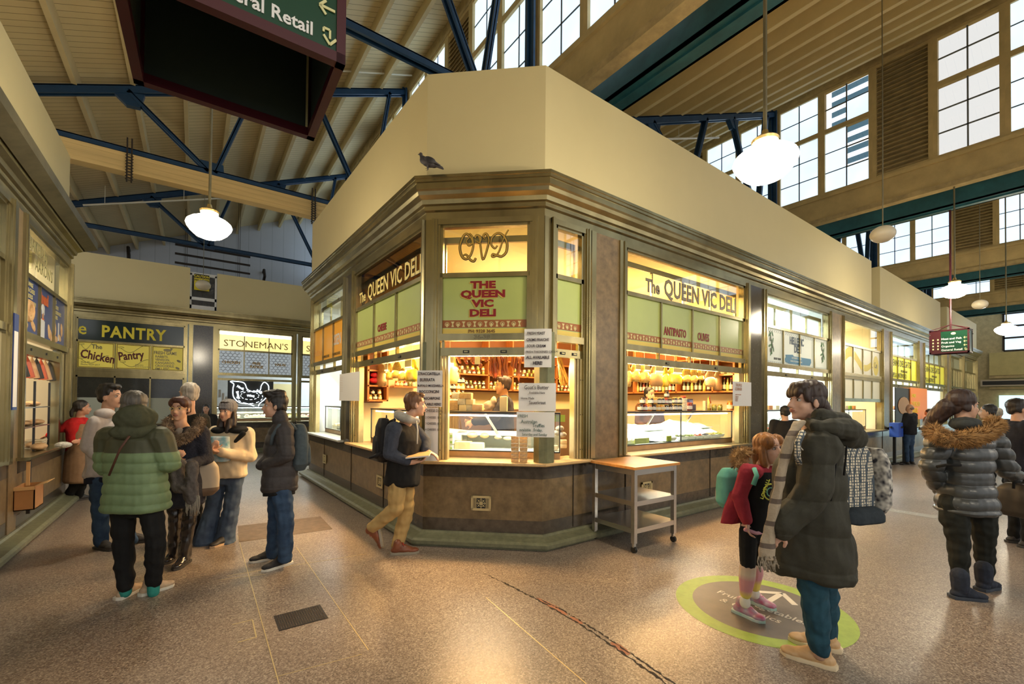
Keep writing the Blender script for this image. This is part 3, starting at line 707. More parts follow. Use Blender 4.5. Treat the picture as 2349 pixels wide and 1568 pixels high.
for a in (6.58, 6.95): f.box(5+a, -.035, .86, 5+a+.11, .1, 3.56)
f.box(5+9.16, -.02, .86, 5+9.25, .1, 3.56).build('trim_22', None, M=FB, kind='structure')
r = bay(FB, 5+3.6, 5+6.5, 4, METALD, topbars=False, low=False, jw=.08)
MB().box(0, .02, .9, 2.9, .04, 2.2).build('lower_pane', mat('dull_pane', (.30, .27, .18), .25, coat=.4), r)
nb = empty('blue_notice', M=FB @ Matrix.Translation((5+6.52, -.06, 1.42)), label='blue edged white notice on the left edge beside the bakery pillar', category='notice')
MB().m(BBL).box(0, 0, 0, .14, .01, .98).m(PAPER).box(.0, -.003, .03, .115, 0, .80).build('notice_board', None, nb)
room('bakery', -5.5, 3.0, -1.7, 9.2, mat('bakery_wall', (.62, .55, .40), .6), left=True, right=False)

# ================================================ saw-tooth roof
PLK = planks('ceiling_boards', (.74, .61, .34), (.24, .18, .08), .13, 1); ENDW = planks('end_wall_boards', (.50, .52, .56), (.40, .42, .45), .4, 0, var=.05)
PURL = mat('purlin_paint', (.66, .53, .27), .6, var=.15, scale=2)
SL = .418
def chord(x, i): return 6.41+SL*(x-8*i+2.12) + (.05 if i else 0)
TRY = [5.1+4.87*k for k in range(-2, 4)]
Y0, Y1 = -5.5, 19.65
for i in range(0, 4):
    xa, xb = -3.25+8*i, 4.1+8*i
    MB().add([(xa-.3, Y0, chord(xa-.3, i)+.30), (xb+.05, Y0, chord(xb+.05, i)+.30), (xb+.05, Y1, chord(xb+.05, i)+.30), (xa-.3, Y1, chord(xa-.3, i)+.30),
              (xa-.3, Y0, chord(xa-.3, i)+.36), (xb+.05, Y0, chord(xb+.05, i)+.36), (xb+.05, Y1, chord(xb+.05, i)+.36), (xa-.3, Y1, chord(xa-.3, i)+.36)],
             [(0,1,2,3), (7,6,5,4), (0,4,5,1), (1,5,6,2), (2,6,7,3), (3,7,4,0)]).build('ceiling_%d' % (i+1), PLK, kind='structure')
    x = xa+.15; mb = MB(); k = 0
    while x < xb-.15:
        z_ = chord(x, i)
        for j in range(1): mb.bar((x, Y0, z_+.17), (x, Y1, z_+.17), .07, .26)
        x += .72
    mb.build('trim_purlins_%d' % (i+1), PURL, kind='structure')
    # clerestory: sill beam, head, columns, window units, louvres
    xc = 4.1+8*i if i == 0 else 4.0+8*i; zs = 6.34 if i == 0 else 6.50; zt = chord(xc, i)
    n_ = 30+i
    MB().m(TIMB).box(xc-.04, Y0, zs-.58, xc+.10, Y1, zs-.02).box(xc-.09, Y0, zs-.10, xc, Y1, zs-.02).m(TIMBD).box(xc-.09, Y0, zs-.66, xc+.1, Y1, zs-.56).build('trim_sill_beam_%d' % (i+1), None, kind='structure')
    MB().box(xc-.03, Y0, zt-.05, xc+.10, Y1, zt+.35).box(xc-.07, Y0, zt-.05, xc, Y1, zt+.02).build('trim_head_%d' % (i+1), TIMBD, kind='structure')
    zg = zs-(.66 if i == 0 else .88)
    MB().m(TEAL).box(xc+.40, Y0, zg, xc+.44, Y1, zg+.39).box(xc+.40, Y0, zg, xc+.76, Y1, zg+.03).box(xc+.72, Y0, zg, xc+.76, Y1, zg+.51).box(xc+.52, Y0, zg-.03, xc+.58, Y1, zg).box(xc+.42, Y0, zg+.36, xc+.74, Y1, zg+.40).build('trim_valley_girder_%d' % (i+1), None, kind='structure')
    for ty in TRY:
        nmw = []
        for u in range(5):
            ya = ty-.155-u*.969; yb = ya-.83
            if i >= 2 and (ya < -1 and i < 3): pass
            if ya > Y1 or yb < Y0-.5: continue
            WN[0] += 1
            r = empty('window_%d' % WN[0], (xc, (ya+yb)/2, zs), kind='structure')
            h = zt-zs-.05; hw = (ya-yb)/2
            f = MB().m(TIMB)
            f.box(-.06, hw-.0, -.02, .06, hw+.07, h).box(-.06, -hw-.07, -.02, .06, -hw, h).box(-.05, -hw, h-.06, .05, hw, h).box(-.05, -hw, -.02, .05, hw, .04)
            if u == 2:   # louvre bay
                f.build('frame', None, r); lv = MB()
                k = 0
                while .05+k*.095 < h-.1: z_ = .05+k*.095; lv.add([(-.05, -hw, z_), (-.05, hw, z_), (.03, hw, z_+.085), (.03, -hw, z_+.085), (-.05, -hw, z_+.012), (-.05, hw, z_+.012), (.03, hw, z_+.097), (.03, -hw, z_+.097)], [(0,1,2,3), (7,6,5,4), (0,4,5,1), (1,5,6,2), (2,6,7,3), (3,7,4,0)]); k += 1
                lv.build('louvre', TIMBD, r); MB().box(.05, -hw, 0, .07, hw, h).build('backing', TIMBD, r)
                continue
            th = h*.575
            f.box(-.05, -hw, th, .05, hw, th+.11)
            f.m(BLUE if i == 9 else mat('lead_bar', (.12, .13, .13), .5))
            f.box(-.012, -.012, .04, .012, .012, th).box(-.012, -.012, th+.11, .012, .012, h)
            for z_ in (th/3+.02, 2*th/3+.01, th+.11+(h-th-.11)/2): f.box(-.012, -hw, z_-.011, .012, hw, z_+.011)
            f.build('frame', None, r)
            clear = (i == 1 and ty == TRY[2] and u == 3)
            part = (i == 1 and ty == TRY[2] and u == 1)
            if clear: MB().box(-.004, -hw, 0, .004, hw, h).build('glass_pane', GLASS, r)
            elif part:
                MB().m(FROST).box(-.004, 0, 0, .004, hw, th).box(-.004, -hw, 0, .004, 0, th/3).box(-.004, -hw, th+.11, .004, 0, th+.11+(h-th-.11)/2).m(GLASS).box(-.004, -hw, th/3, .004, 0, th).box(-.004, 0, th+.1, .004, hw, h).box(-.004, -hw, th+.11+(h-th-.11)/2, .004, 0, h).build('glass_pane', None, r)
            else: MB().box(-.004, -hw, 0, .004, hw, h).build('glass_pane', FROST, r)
    # trusses
    for ty in TRY[1:5] if i == 0 else TRY[1:4]:
        WN[0] += 0
        b = MB().m(BLUE)
        xl = xc-7.2; zt_ = 5.80 if i == 0 else 5.95
        def L2(x0, z0, x1, z1, w1=.10, w2=.11):
            for dy in (-.045, .045): b.bar((x0, ty+dy, z0), (x1, ty+dy, z1), .035, w2)
            b.bar((x0, ty, z0+w2/2-.01), (x1, ty, z1+w2/2-.01), .125, .015)
        L2(xl, chord(xl, i)-.02, xc-.12, chord(xc-.12, i)-.02, w2=.13)
        if i == 0 or ty > 8: L2(xl, zt_, xc-.1, zt_, w2=.09)
        L2(xc-.12, zs-.7, xc-.12, chord(xc, i), w2=.12)
        nodes = [(-4.05, .6), (-2.0, 1)]
        for xa_, xb_ in ((xc-5.1, xc-3.95), (xc-3.25, xc-3.85), (xc-2.15, xc-1.0), (xc-.5, xc-.95)):
            L2(xa_, chord(xa_, i)-.05, xb_, zt_, w2=.07)
        for px_ in (xc-5.1, xc-2.15): b.prism([(px_-.22, chord(px_, i)-.02-.1), (px_+.22, chord(px_, i)+.07-.1), (px_+.16, chord(px_, i)-.28), (px_-.02, chord(px_, i)-.3)], -.05, .05, Matrix.Translation((0, ty, 0)) @ Matrix.Rotation(math.pi/2, 4, 'X'))
        for px_ in (xc-3.9, xc-.98): b.prism([(px_-.2, zt_-.06), (px_+.2, zt_-.06), (px_+.18, zt_+.18), (px_-.18, zt_+.18)], -.06, .06, Matrix.Translation((0, ty, 0)) @ Matrix.Rotation(math.pi/2, 4, 'X'))
        tag(b.build('roof_truss'), 'riveted blue steel roof truss spanning the hall', 'roof truss', kind='structure')
MB().box(-8, Y1, 0, 32, Y1+.15, 13).build('wall_back', ENDW, kind='structure')
# yellow laminated board hung under one truss tie
tb = MB(); ty = TRY[3]
tb.box(-4, ty-.12, 5.40, 4.0, ty+.10, 5.72)
for z_ in (5.47, 5.56, 5.65): tb.box(-4, ty-.126, z_, 4, ty-.12, z_+.008)
tb.build('trim_fascia_board', mat('yellow_pine', (.70, .50, .20), .55, var=.25, scale=2, stretch=(.3, 1, 6)), kind='structure')
for k, (x, yv) in enumerate(((-.95, ty-.2), (1.95, ty-.2))):
    mb = MB()
    for j in range(9): mb.tube([(x+.05*math.cos(a*.8), yv, 5.25+j*.05+.02*math.sin(a*.8)) for a in range(8)], .006, 5, True)
    mb.bar((x-.03, yv, 5.2), (x-.03, yv, 5.95), .02).bar((x+.03, yv, 5.2), (x+.03, yv, 5.95), .02)
    tag(mb.build('conduit_hanger', IRON), ['dark hanger bracket on the yellow beam left of the hanging lamp', 'dark hanger bracket on the yellow beam near the clerestory'][k], 'bracket')
# conduits / fluorescent battens under the ceiling
TUBE = mat('unlit_tube', (.72, .68, .55), .4)
for k, (p, q, lb) in enumerate((((-3.2, 9.6, 6.35), (4.0, 9.6, 9.15), 'long pale conduit along the nearest blue roof truss on the left'), ((-2.2, 14.3, 6.1), (1.6, 14.3, 7.4), 'thin pale conduit crossing the ceiling behind the hanging lamp'), ((6.9, 5.6, 6.75), (10.2, 5.6, 8.0), 'pale tube light under the right roof beside the blue truss'), ((11.0, -.1, 8.7), (11.6, .6, 8.75), 'short pale tube light at the top right corner'))):
    b = MB(); b.tube([p, q], .022 if k else .018, 8)
    for t in (.1, .5, .9): c = V(p).lerp(V(q), t); b.tube([c, c+V((0, 0, .45))], .006, 5)
    tag(b.build('ceiling_conduit', TUBE), lb, 'conduit')
# wall brackets and rails on the end wall
for k, px_ in enumerate((296, 604)):
    p = hit(px_, 575 if k == 0 else 625, (0, 1, 0), Y1-.02); b = MB(); b.tube([p, p+V((.0, -.25, .05)), p+V((.02, -.28, -.2)), p+V((0, -.05, -.4))], .05, 6)
    tag(b.build('wall_bracket', IRON), ['crooked black bracket on the grey end wall at the far left', 'crooked black bracket on the grey end wall near the deli cornice'][k], 'bracket')
b = MB()
for k in range(3): z_ = 5.75+.28*k; b.bar((-.55, 17, z_), (1.45, 17, z_), .04, .06)
for x in (-.3, -.25, 1.1, 1.15): b.bar((x, 17, 5.6), (x, 17, 8.2), .012)
tag(b.build('hanging_cable_tray', IRON), 'three-rung dark hanging rail behind the caution sign', 'rail')

# far end of the right-hand hall: arched window, panelled doors, exit sign
EX = 31.0
MB().box(EX, -12, 0, EX+.2, 20, 12).build('wall_end', mat('yellow_brick', (.55, .44, .22), .7, var=.3, scale=6), kind='structure')
r = empty('window_90', (EX-.06, 0, 0), kind='structure')
aw = MB(); y0, y1, zb, za = -.85, 3.05, 4.15, 5.9
aw.box(0, y0, zb, .05, y1, za)
vs = [(0, 0-.3, za)]; 
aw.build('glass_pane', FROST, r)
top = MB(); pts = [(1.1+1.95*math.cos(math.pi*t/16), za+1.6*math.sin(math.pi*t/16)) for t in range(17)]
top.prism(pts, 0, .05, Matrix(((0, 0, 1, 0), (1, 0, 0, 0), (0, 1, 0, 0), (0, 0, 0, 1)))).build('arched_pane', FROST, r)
fr_ = MB()
for y in (-.85, .12, 1.1, 2.07, 3.05): fr_.box(-.04, y-.04, zb, .02, y+.04, za+(.1 if abs(y-1.1) > 1.8 else 1.3))
for z_ in (zb, 4.75, 5.3, za): fr_.box(-.04, y0, z_-.04, .02, y1, z_+.04)
fr_.tube([(-.01, a, b) for a, b in pts], .09, 6); fr_.build('frame', IRON, r)
MB().m(mat('yellow_door_boards', (.56, .46, .18), .6, var=.2, scale=3)).box(EX-.2, -6, 3.0, EX-.05, 3.5, 4.08).m(TIMBD).box(EX-.3, -6, 2.35, EX-.1, 3.5, 2.45).box(EX-.3, -6, 2.85, EX-.06, 3.5, 2.98).build('door_1', None, kind='structure')
MB().box(EX-.15, -3.2, 0, EX-.1, 3.2, 2.05).build('door_2', mat('daylit_doorway', (.55, .78, .82), .5, emit=.8, ecol=(.6, .85, .9)), kind='structure')
g = empty('exit_sign', (EX-.5, 1.9, 2.62), label='green running man exit sign over the far doors', category='sign')
MB().box(0, -.5, 0, .06, .4, .22).build('sign_body', mat('exit_green', (.02, .45, .22), .4, emit=1.0), g)
MB().box(-.02, -.15, .04, 0, .05, .19).build('pictogram', mat('exit_white', (.9, .9, .9), .4, emit=1.0), g)
for k, y in enumerate((2.9, .6)):
    g = empty('heater_panel', (EX-.55, y, 2.48), label=['long framed heater panel over the far doors, left one', 'long framed heater panel over the far doors, right one'][k], category='heater')
    MB().box(0, -.85, 0, .1, .85, .30).build('casing', mat('heater_frame', (.5, .42, .3), .5), g); MB().box(-.02, -.78, .06, 0, .78, .24).build('element', BLACK, g)

# building seen through the clear panes
g = empty('office_tower', (298, 74.5, 0), label='white office tower with blue window bands seen through the clerestory', category='building')
TW = mat('tower_white', (.85, .88, .92), .6, emit=.55, ecol=(.85, .92, 1)); TG = mat('tower_glass', (.05, .16, .24), .3)
MB().box(0, 0, 0, 50, 36, 232).build('wall', TW, g)
for k in range(26): MB().box(-.4, 4, 60+k*6, 0, 21, 63+k*6).build('window', TG, g)
for k in range(26): MB().add([(-.4, 24, 60+k*6), (-.4, 34.5, 66+k*6), (-.4, 34.5, 69+k*6), (-.4, 24, 63+k*6)], [(0, 1, 2, 3)]).build('window', TG, g)
g = tag(MB().box(30, 2, 8, 30.4, 9, 12.9).build('neighbour_roof', mat('roof_sheet', (.55, .62, .62), .5, var=.2, scale=10, stretch=(1, 8, 1))), 'pale corrugated roof edge seen through the large clear clerestory window', 'roof')

# ================================================ pendant lamps and globes
LAMP = mat('opal_globe_lit', (1, .93, .8), .4, emit=22, ecol=(1, .86, .62)); BRS = mat('brass', (.62, .45, .18), .3, .9)
OPAL = mat('opal_globe', (.66, .58, .42), .35)
GP = [(.001, -.155), (.07, -.15), (.13, -.125), (.18, -.08), (.215, -.03), (.225, .0), (.215, .03), (.18, .06), (.13, .085), (.095, .10), (.085, .115), (.085, .15)]
def pendant(x, y, z, top, label, lit=True):
    g = empty('pendant_lamp', (x, y, z), label=label, category='lamp', group=None)
    MB().lathe(GP, n=32).build('globe', LAMP, g, smooth='all')
    MB().lathe([(.09, .145), (.095, .165), (.07, .185), (.03, .20), (.02, .24)], n=20).build('brass_collar', BRS, g, smooth=True)
    MB().tube([(0, 0, .22), (0, 0, top-z)], .014, 10).build('rod', METALD, g)
    point('pendant_glow', (x, y, z-.20), 62, (1, .88, .68), .15)
    return g
pendant(3.53, 1.569, 3.417, 9.0, 'large lit white opal pendant lamp nearest, above the woman with the backpack')
pl2 = at(2190, 665, 8.55); pendant(pl2.x, pl2.y, pl2.z, 5.9, 'lit white pendant lamp right above the small hanging direction sign')
pendant(17.54, 1.68, 3.60, 8.2, 'smaller lit pendant lamp at the far end of the right-hand aisle')
pendant(25.3, .35, 3.55, 8.2, 'tiny lit pendant lamp cut by the right edge of the frame')
pendant(.109, 6.101, 3.542, 7.6, 'lit white pendant lamp on a long rod over the left-hand aisle')
for q_ in ((.1, -2.2, 7.6, 'directly behind the viewpoint'), (3.53, -3.8, 9.0, 'to the right behind the viewpoint'), (10.5, -3.8, 8.7, 'far to the right outside the frame')): pendant(q_[0], q_[1], 3.5, q_[2], 'added pendant fill lamp '+q_[3])  # unseen pendants added for warm fill from behind
def globe(p, r, top, label):
    g = empty('unlit_globe', p, label=label, category='lamp')
    MB().ell((0, 0, 0), (r, r, r*.78), n=24, m=14).build('globe', OPAL, g, smooth='all'); MB().tube([(0, 0, r*.7), (0, 0, top-p[2])], .006, 6).build('cord', METALD, g)
globe(at(2025, 537, 5.2), .125, 7.0, 'unlit round paper-white globe on a thin cord right of the large lamp'); globe(at(2248, 698, 9.5), .13, 7.2, 'unlit globe hanging behind the lit lamp over the small sign')
globe(at(466, 654, 11.5), .17, 8.2, 'unlit white globe hanging in front of the yellow caution sign')

# ================================================ direction signs
SGN = mat('sign_green', (.004, .050, .022), .3); SGD = mat('sign_dark_red', (.06, .007, .012), .35); SGI = mat('sign_inside', (.035, .055, .042), .6); CRM = mat('sign_cream', (.70, .68, .34), .5); DRD = mat('deli_red', (.05, .004, .006), .4)
def dsign(M, lab_, near):
    g = empty('hanging_direction_sign', M=M, label=lab_, category='sign')
    W, Dp, H = .72, .60, .56
    f = MB().m(SGD); t = .035
    for x in (0, W-t):
        for y in (0, Dp-t): f.box(x, y, 0, x+t, y+t, H)
    for z_ in (0, H-t):
        for y in (0, Dp-t): f.box(0, y, z_, W, y+t, z_+t)
        for x in (0, W-t): f.box(x, 0, z_, x+t, Dp, z_+t)
    f.build('maroon_frame', None, g)
    for nm, a in (('front_panel', (t, .008, t, W-t, .016, H-t)), ('back_panel', (t, Dp-.016, t, W-t, Dp-.008, H-t)), ('side_panel', (.008, t, t, .016, Dp-t, H-t)), ('side_panel', (W-.016, t, t, W-.008, Dp-t, H-t))):
        MB().box(*a).build(nm, SGN, g)
    i_ = MB().m(SGI)
    i_.box(t, .018, t, W-t, .022, H-t).box(t, Dp-.022, t, W-t, Dp-.018, H-t).box(.018, t, t, .022, Dp-t, H-t).box(W-.022, t, t, W-.018, Dp-t, H-t).box(0, 0, H-.02, W, Dp, H-.01)
    for a, b in (((0, 0), (W, Dp)), ((W, 0), (0, Dp))): i_.bar((a[0], a[1], H-.1), (b[0], b[1], H-.1), .03, .02)
    i_.build('inside_lining', None, g)
    c = MB().m(CRM)
    for q in ((t+.003, t+.002, t, t+.012, t+.012, H-t), (W-t-.012, Dp-t-.012, t, W-t-.003, Dp-t-.002, H-t), (t, t, .004, W-t, t+.006, .01), (W-t-.02, t, t, W-t-.012, t+.008, H-t)): c.box(*q)
    c.build('cream_edge', None, g)
    MB().tube([(W/2, Dp/2, H-.1), (W/2, Dp/2, H+(3.8 if near else 3.1))], .022, 8).build('post', SGD, g)
    s_ = MB().m(SGD)
    for a in ((0, 0), (W, 0), (0, Dp), (W, Dp)): s_.tube([(a[0], a[1], H), (W/2, Dp/2, H+.14)], .008, 6)
    s_.build('stay', None, g)
    T = lambda x, z: Matrix.Translation((x, .006, z)) @ Matrix.Rotation(math.pi/2, 4, 'X')
    for k, s in enumerate(('General Retail', 'Organics', 'Fruit and Veg', 'Meat and Fish')): text(s, .062, WHITE, g, T(.222, .058+k*.088), .0012, name='lettering', sx=1.05)
    MB().m(DRD).box(t, .004, t, .215, .009, H-t).build('deli_panel', None, g); text('DELI', .075, CRM, g, T(.048, .40), .002, sx=.9); text('AREA', .03, CRM, g, T(.09, .485), .0)
    def ln(ar, pts, w_=.009):
        for p, q in zip(pts, pts[1:]): ar.bar((p[0], .004, p[1]), (q[0], .004, q[1]), w_, .004, up=(0, 1, 0))
    for k in range(4):
        ar = MB().m(CRM); cz = .082+k*.088; cx = .648
        if k: ln(ar, [(cx-.026, cz+.002), (cx+.03, cz+.002)]); ln(ar, [(cx-.004, cz+.026), (cx-.028, cz+.002), (cx-.004, cz-.022)])
        else: ln(ar, [(cx+.012, cz-.012), (cx+.012, cz+.018), (cx-.012, cz+.018), (cx-.012, cz+.004)], .008); ln(ar, [(cx-.012, cz-.006), (cx+.012, cz-.032), (cx+.036, cz-.006)])
        ar.build('arrow', None, g)
        for x_ in (.06, .15): MB().m(CRM).box(x_, .002, .09+k*.075, x_+.028, .005, .125+k*.075).build('pictogram', None, g)
    MB().ell((.44, .008, H-.10), (.045, .003, .03), n=12, m=6).build('emblem', CRM, g)
    return g
c_, s_ = math.cos(math.radians(-3)), math.sin(math.radians(-3))
P3 = hit(793, 150, (0, 0, 1), 2.72)
dsign(Matrix.Translation((P3.x, P3.y, 2.72)) @ Matrix.Rotation(math.radians(-1), 4, 'Z') @ Matrix.Translation((-.62, 0, 0)) @ Matrix.Diagonal((.86, .92, 1, 1)), 'large green and maroon hanging sign seen from below at the top left', True)
dsign(Matrix.Translation((12.45, 2.27, 2.62)) @ Matrix.Rotation(math.radians(-90), 4, 'Z') @ Matrix.Diagonal((.82, .6, .86, 1)), 'small green hanging sign with deli panel over the right-hand aisle', False)
# ================================================ goods inside the stalls
rg = random.Random(11)
def jarmesh(nm, col, lidc, r=.034, h=.085, lab_=None, sq=False):
    b = MB().m(mat('jar_'+nm, col, .15, coat=.8)).lathe([(r*.9, 0), (r, .006), (r, h*.72), (r*.8, h*.82), (r*.8, h*.84)], n=10)
    if lab_: b.m(mat('jarlabel_'+nm, lab_, .5)).lathe([(r*1.02, h*.18), (r*1.02, h*.6)], n=10)
    b.m(mat('lid_'+nm, lidc, .35, .3)).lathe([(r*.86, h*.84), (r*.88, h), (r*.8, h*1.01)], n=10)
    o = b.build('jar', smooth=True); COL.objects.unlink(o); return o.data
JC = dict(honey=((.62, .28, .03), (.75, .55, .15), (.85, .75, .5)), dark=((.05, .02, .01), (.08, .05, .03), (.75, .7, .6)), olive=((.16, .18, .04), (.7, .5, .12), None), jam=((.22, .02, .02), (.7, .12, .05), (.8, .78, .7)),
          pickle=((.30, .33, .06), (.72, .65, .5), None), pepper=((.6, .16, .02), (.65, .45, .1), (.85, .8, .6)), cream=((.75, .68, .5), (.2, .1, .05), None), black=((.02, .015, .012), (.7, .55, .2), (.82, .80, .74)))
JM = {k: jarmesh(k, v[0], v[1], lab_=v[2]) for k, v in JC.items()}
def bottlemesh(nm, col, lab_, cap, r=.03, h=.24):
    b = MB().m(mat('bottle_'+nm, col, .1, coat=.8)).lathe([(r*.9, 0), (r, .008), (r, h*.58), (r*.4, h*.75), (r*.33, h*.95)], n=10).m(mat('blabel_'+nm, lab_, .5)).lathe([(r*1.03, h*.15), (r*1.03, h*.48)], n=10)
    b.m(mat('cap_'+nm, cap, .4)).lathe([(r*.4, h*.9), (r*.4, h)], n=8); o = b.build('bottle', smooth=True); COL.objects.unlink(o); return o.data
BMS = {'dark': bottlemesh('dark', (.02, .02, .01), (.75, .7, .6), (.5, .1, .05)), 'oil': bottlemesh('oil', (.45, .38, .05), (.8, .65, .2), (.1, .2, .05)), 'green': bottlemesh('green', (.03, .08, .02), (.8, .75, .6), (.6, .5, .2)), 'red': bottlemesh('red', (.28, .02, .015), (.8, .78, .7), (.7, .1, .05))}
def put(me, name, p, label, cat, group=None, s=1.0, rz=0):
    o = bpy.data.objects.new(name, me); COL.objects.link(o); o.location = p; o.rotation_euler = (0, 0, rz)
    o.scale = (s, s, s) if not hasattr(s, '__len__') else s
    return tag(o, label, cat, group)
ORD = ('first second third fourth fifth sixth seventh eighth ninth tenth eleventh twelfth thirteenth fourteenth fifteenth').split()
def row(kinds, p, q, n, label, group, name='jar', cat='jar', s=1.0, jit=.0):
    p = V(p); q = V(q); ms = BMS if name == 'bottle' else JM
    for i in range(n):
        c = p.lerp(q, (i+.5)/n); k = kinds[i % len(kinds)] if isinstance(kinds, (list, tuple)) else kinds
        put(ms[k], name, c+V((rg.uniform(-jit, jit), rg.uniform(-jit, jit), 0)), (label+', '+ORD[i]+' from left') if n > 1 else label, cat, group, s*rg.uniform(.95, 1.05), rg.uniform(0, 6))
# ---- shelving
def shelf(label, M, w_, d, zs, vs, th=.025, back=True, z1=None):
    g = empty('shelf_unit', M=M, label=label, category='shelf')
    top = z1 or zs[-1]
    for z_ in zs: MB().box(0, 0, z_-th, w_, d, z_).build('shelf_board', WOOD, g)
    for x in vs: MB().box(x-.015, 0, zs[0]-.02, x+.015, d, top).build('upright', WOOD, g)
    if back: MB().box(0, d, zs[0]-.05, w_, d+.02, top).build('back_panel', mat('brown_back', (.20, .07, .02), .6), g)
    return g
A0 = Matrix.Translation((3.5, 7.14, 0)); shelf('long orange wooden shelving on the back wall of the deli', A0, 4.1, .25, [1.79, 2.07, 2.36], [.02, 1.13, 1.71, 2.9, 4.05], z1=2.9)
B0 = Matrix.Translation((7.42, 6.9, 0)) @ Matrix.Rotation(-math.pi/2, 4, 'Z'); shelf('orange wooden shelving on the right inner wall of the deli', B0, 3.12, .28, [1.77, 2.06, 2.36], [.02, 1.0, 2.0, 2.72, 3.1], z1=2.9)
C0 = Matrix.Translation((2.27, 7.10, 0)); shelf('small orange wall cabinet seen through the left deli window', C0, .34, .25, [1.56, 1.80, 2.05], [.01, .33], z1=2.6)
shelf('short orange shelf right of the small wall cabinet', Matrix.Translation((2.75, 7.2, 0)), .45, .2, [1.80], [], back=False)
# jars on the back shelves
ks = list(JC)
for z_, a, b, n, wd in ((1.79, 3.55, 4.6, 12, 'lower shelf, left section'), (1.79, 4.68, 5.18, 6, 'lower shelf, middle section'), (1.79, 5.25, 6.35, 11, 'lower shelf, right section'), (2.07, 3.55, 4.6, 10, 'upper shelf, left section'), (2.07, 5.25, 6.35, 10, 'upper shelf, right section'), (1.79, 6.45, 7.5, 10, 'lower shelf, far right section')):
    kk = [ks[rg.randrange(8)] for _ in range(n)]
    row(kk, (a, 7.22, z_), (b, 7.22, z_), n, 'small preserve jar, deli back %s' % wd, 'jars on the back %s' % wd, s=.9)
    row(kk[::-1], (a, 7.22, z_+.078), (b, 7.22, z_+.078), n-1, 'preserve jar in second layer, deli back %s' % wd, 'stacked jars on the back %s' % wd, s=.9)
row(['black', 'honey', 'dark'], (3.5, 6.9, 1.40), (3.95, 6.9, 1.40), 5, 'dark jar, bottom row of the tower left in the corner window', 'jar tower bottom row', s=1.35)
for k in range(1, 5): row(['honey', 'black', 'dark'][k % 3:]+['pepper'], (3.5, 6.9, 1.40+k*.118), (3.95, 6.9, 1.40+k*.118), 5, 'dark jar, row %s of the tower in the corner window' % ('two', 'three', 'four', 'five')[k-1], 'jar tower row %d' % (k+1), s=1.35)
MB().box(3.4, 6.7, 0, 7.4, 7.1, 1.40).build('wall_bench_deli', mat('dark_bench', (.10, .055, .03), .4), kind='structure')
# bottles and jars on the right inner shelves
for z_, a, b, n, kk, nm in ((1.77, 6.0, 5.0, 13, ['dark', 'oil', 'dark', 'red'], 'bottle'), (1.77, 4.85, 4.2, 8, ['dark', 'green', 'oil'], 'bottle'), (1.77, 4.12, 3.88, 4, ['oil', 'dark'], 'bottle')):
    row(kk, (7.55, a, z_), (7.55, b, z_), n, 'bottle on the deli right inner shelf, %s' % ('long left part' if a == 6 else 'middle part' if a == 4.85 else 'end cabinet'), 'bottles on the inner shelf %s' % a, 'bottle', 'bottle', s=.95)
row(['honey', 'pepper', 'olive'], (7.55, 4.12, 2.06), (7.55, 3.88, 2.06), 5, 'small jar on the top shelf of the right end cabinet', 'jars on the end cabinet top shelf', s=.9)
row(['pepper', 'honey', 'jam', 'olive', 'cream'], (2.8, 7.3, 1.80), (3.18, 7.3, 1.80), 5, 'coloured jar on the short orange shelf, left deli window', 'jars on the short shelf', s=1.1)
row(['honey', 'black'], (2.3, 7.2, 1.56), (2.55, 7.2, 1.56), 3, 'jar on the bottom shelf of the small wall cabinet', 'jars in the small cabinet bottom', s=1); row(['dark', 'honey'], (2.33, 7.2, 1.65), (2.55, 7.2, 1.65), 2, 'jar stacked on others in the small wall cabinet', 'stacked jars in the small cabinet')
nb = MB().m(mat('red_net', (.62, .02, .05), .5, var=.4, scale=30)).ell((0, 0, .08), (.1, .07, .05), n=12, m=8).ell((.01, 0, .17), (.09, .06, .045), n=12, m=8)
put(nb.build('net_bag', smooth=True).data, 'red_net_bag', (2.42, 7.2, 1.80), 'red net bag stuffed on the upper shelf of the small wall cabinet', 'bag'); bpy.data.objects.remove(bpy.data.objects['net_bag'])

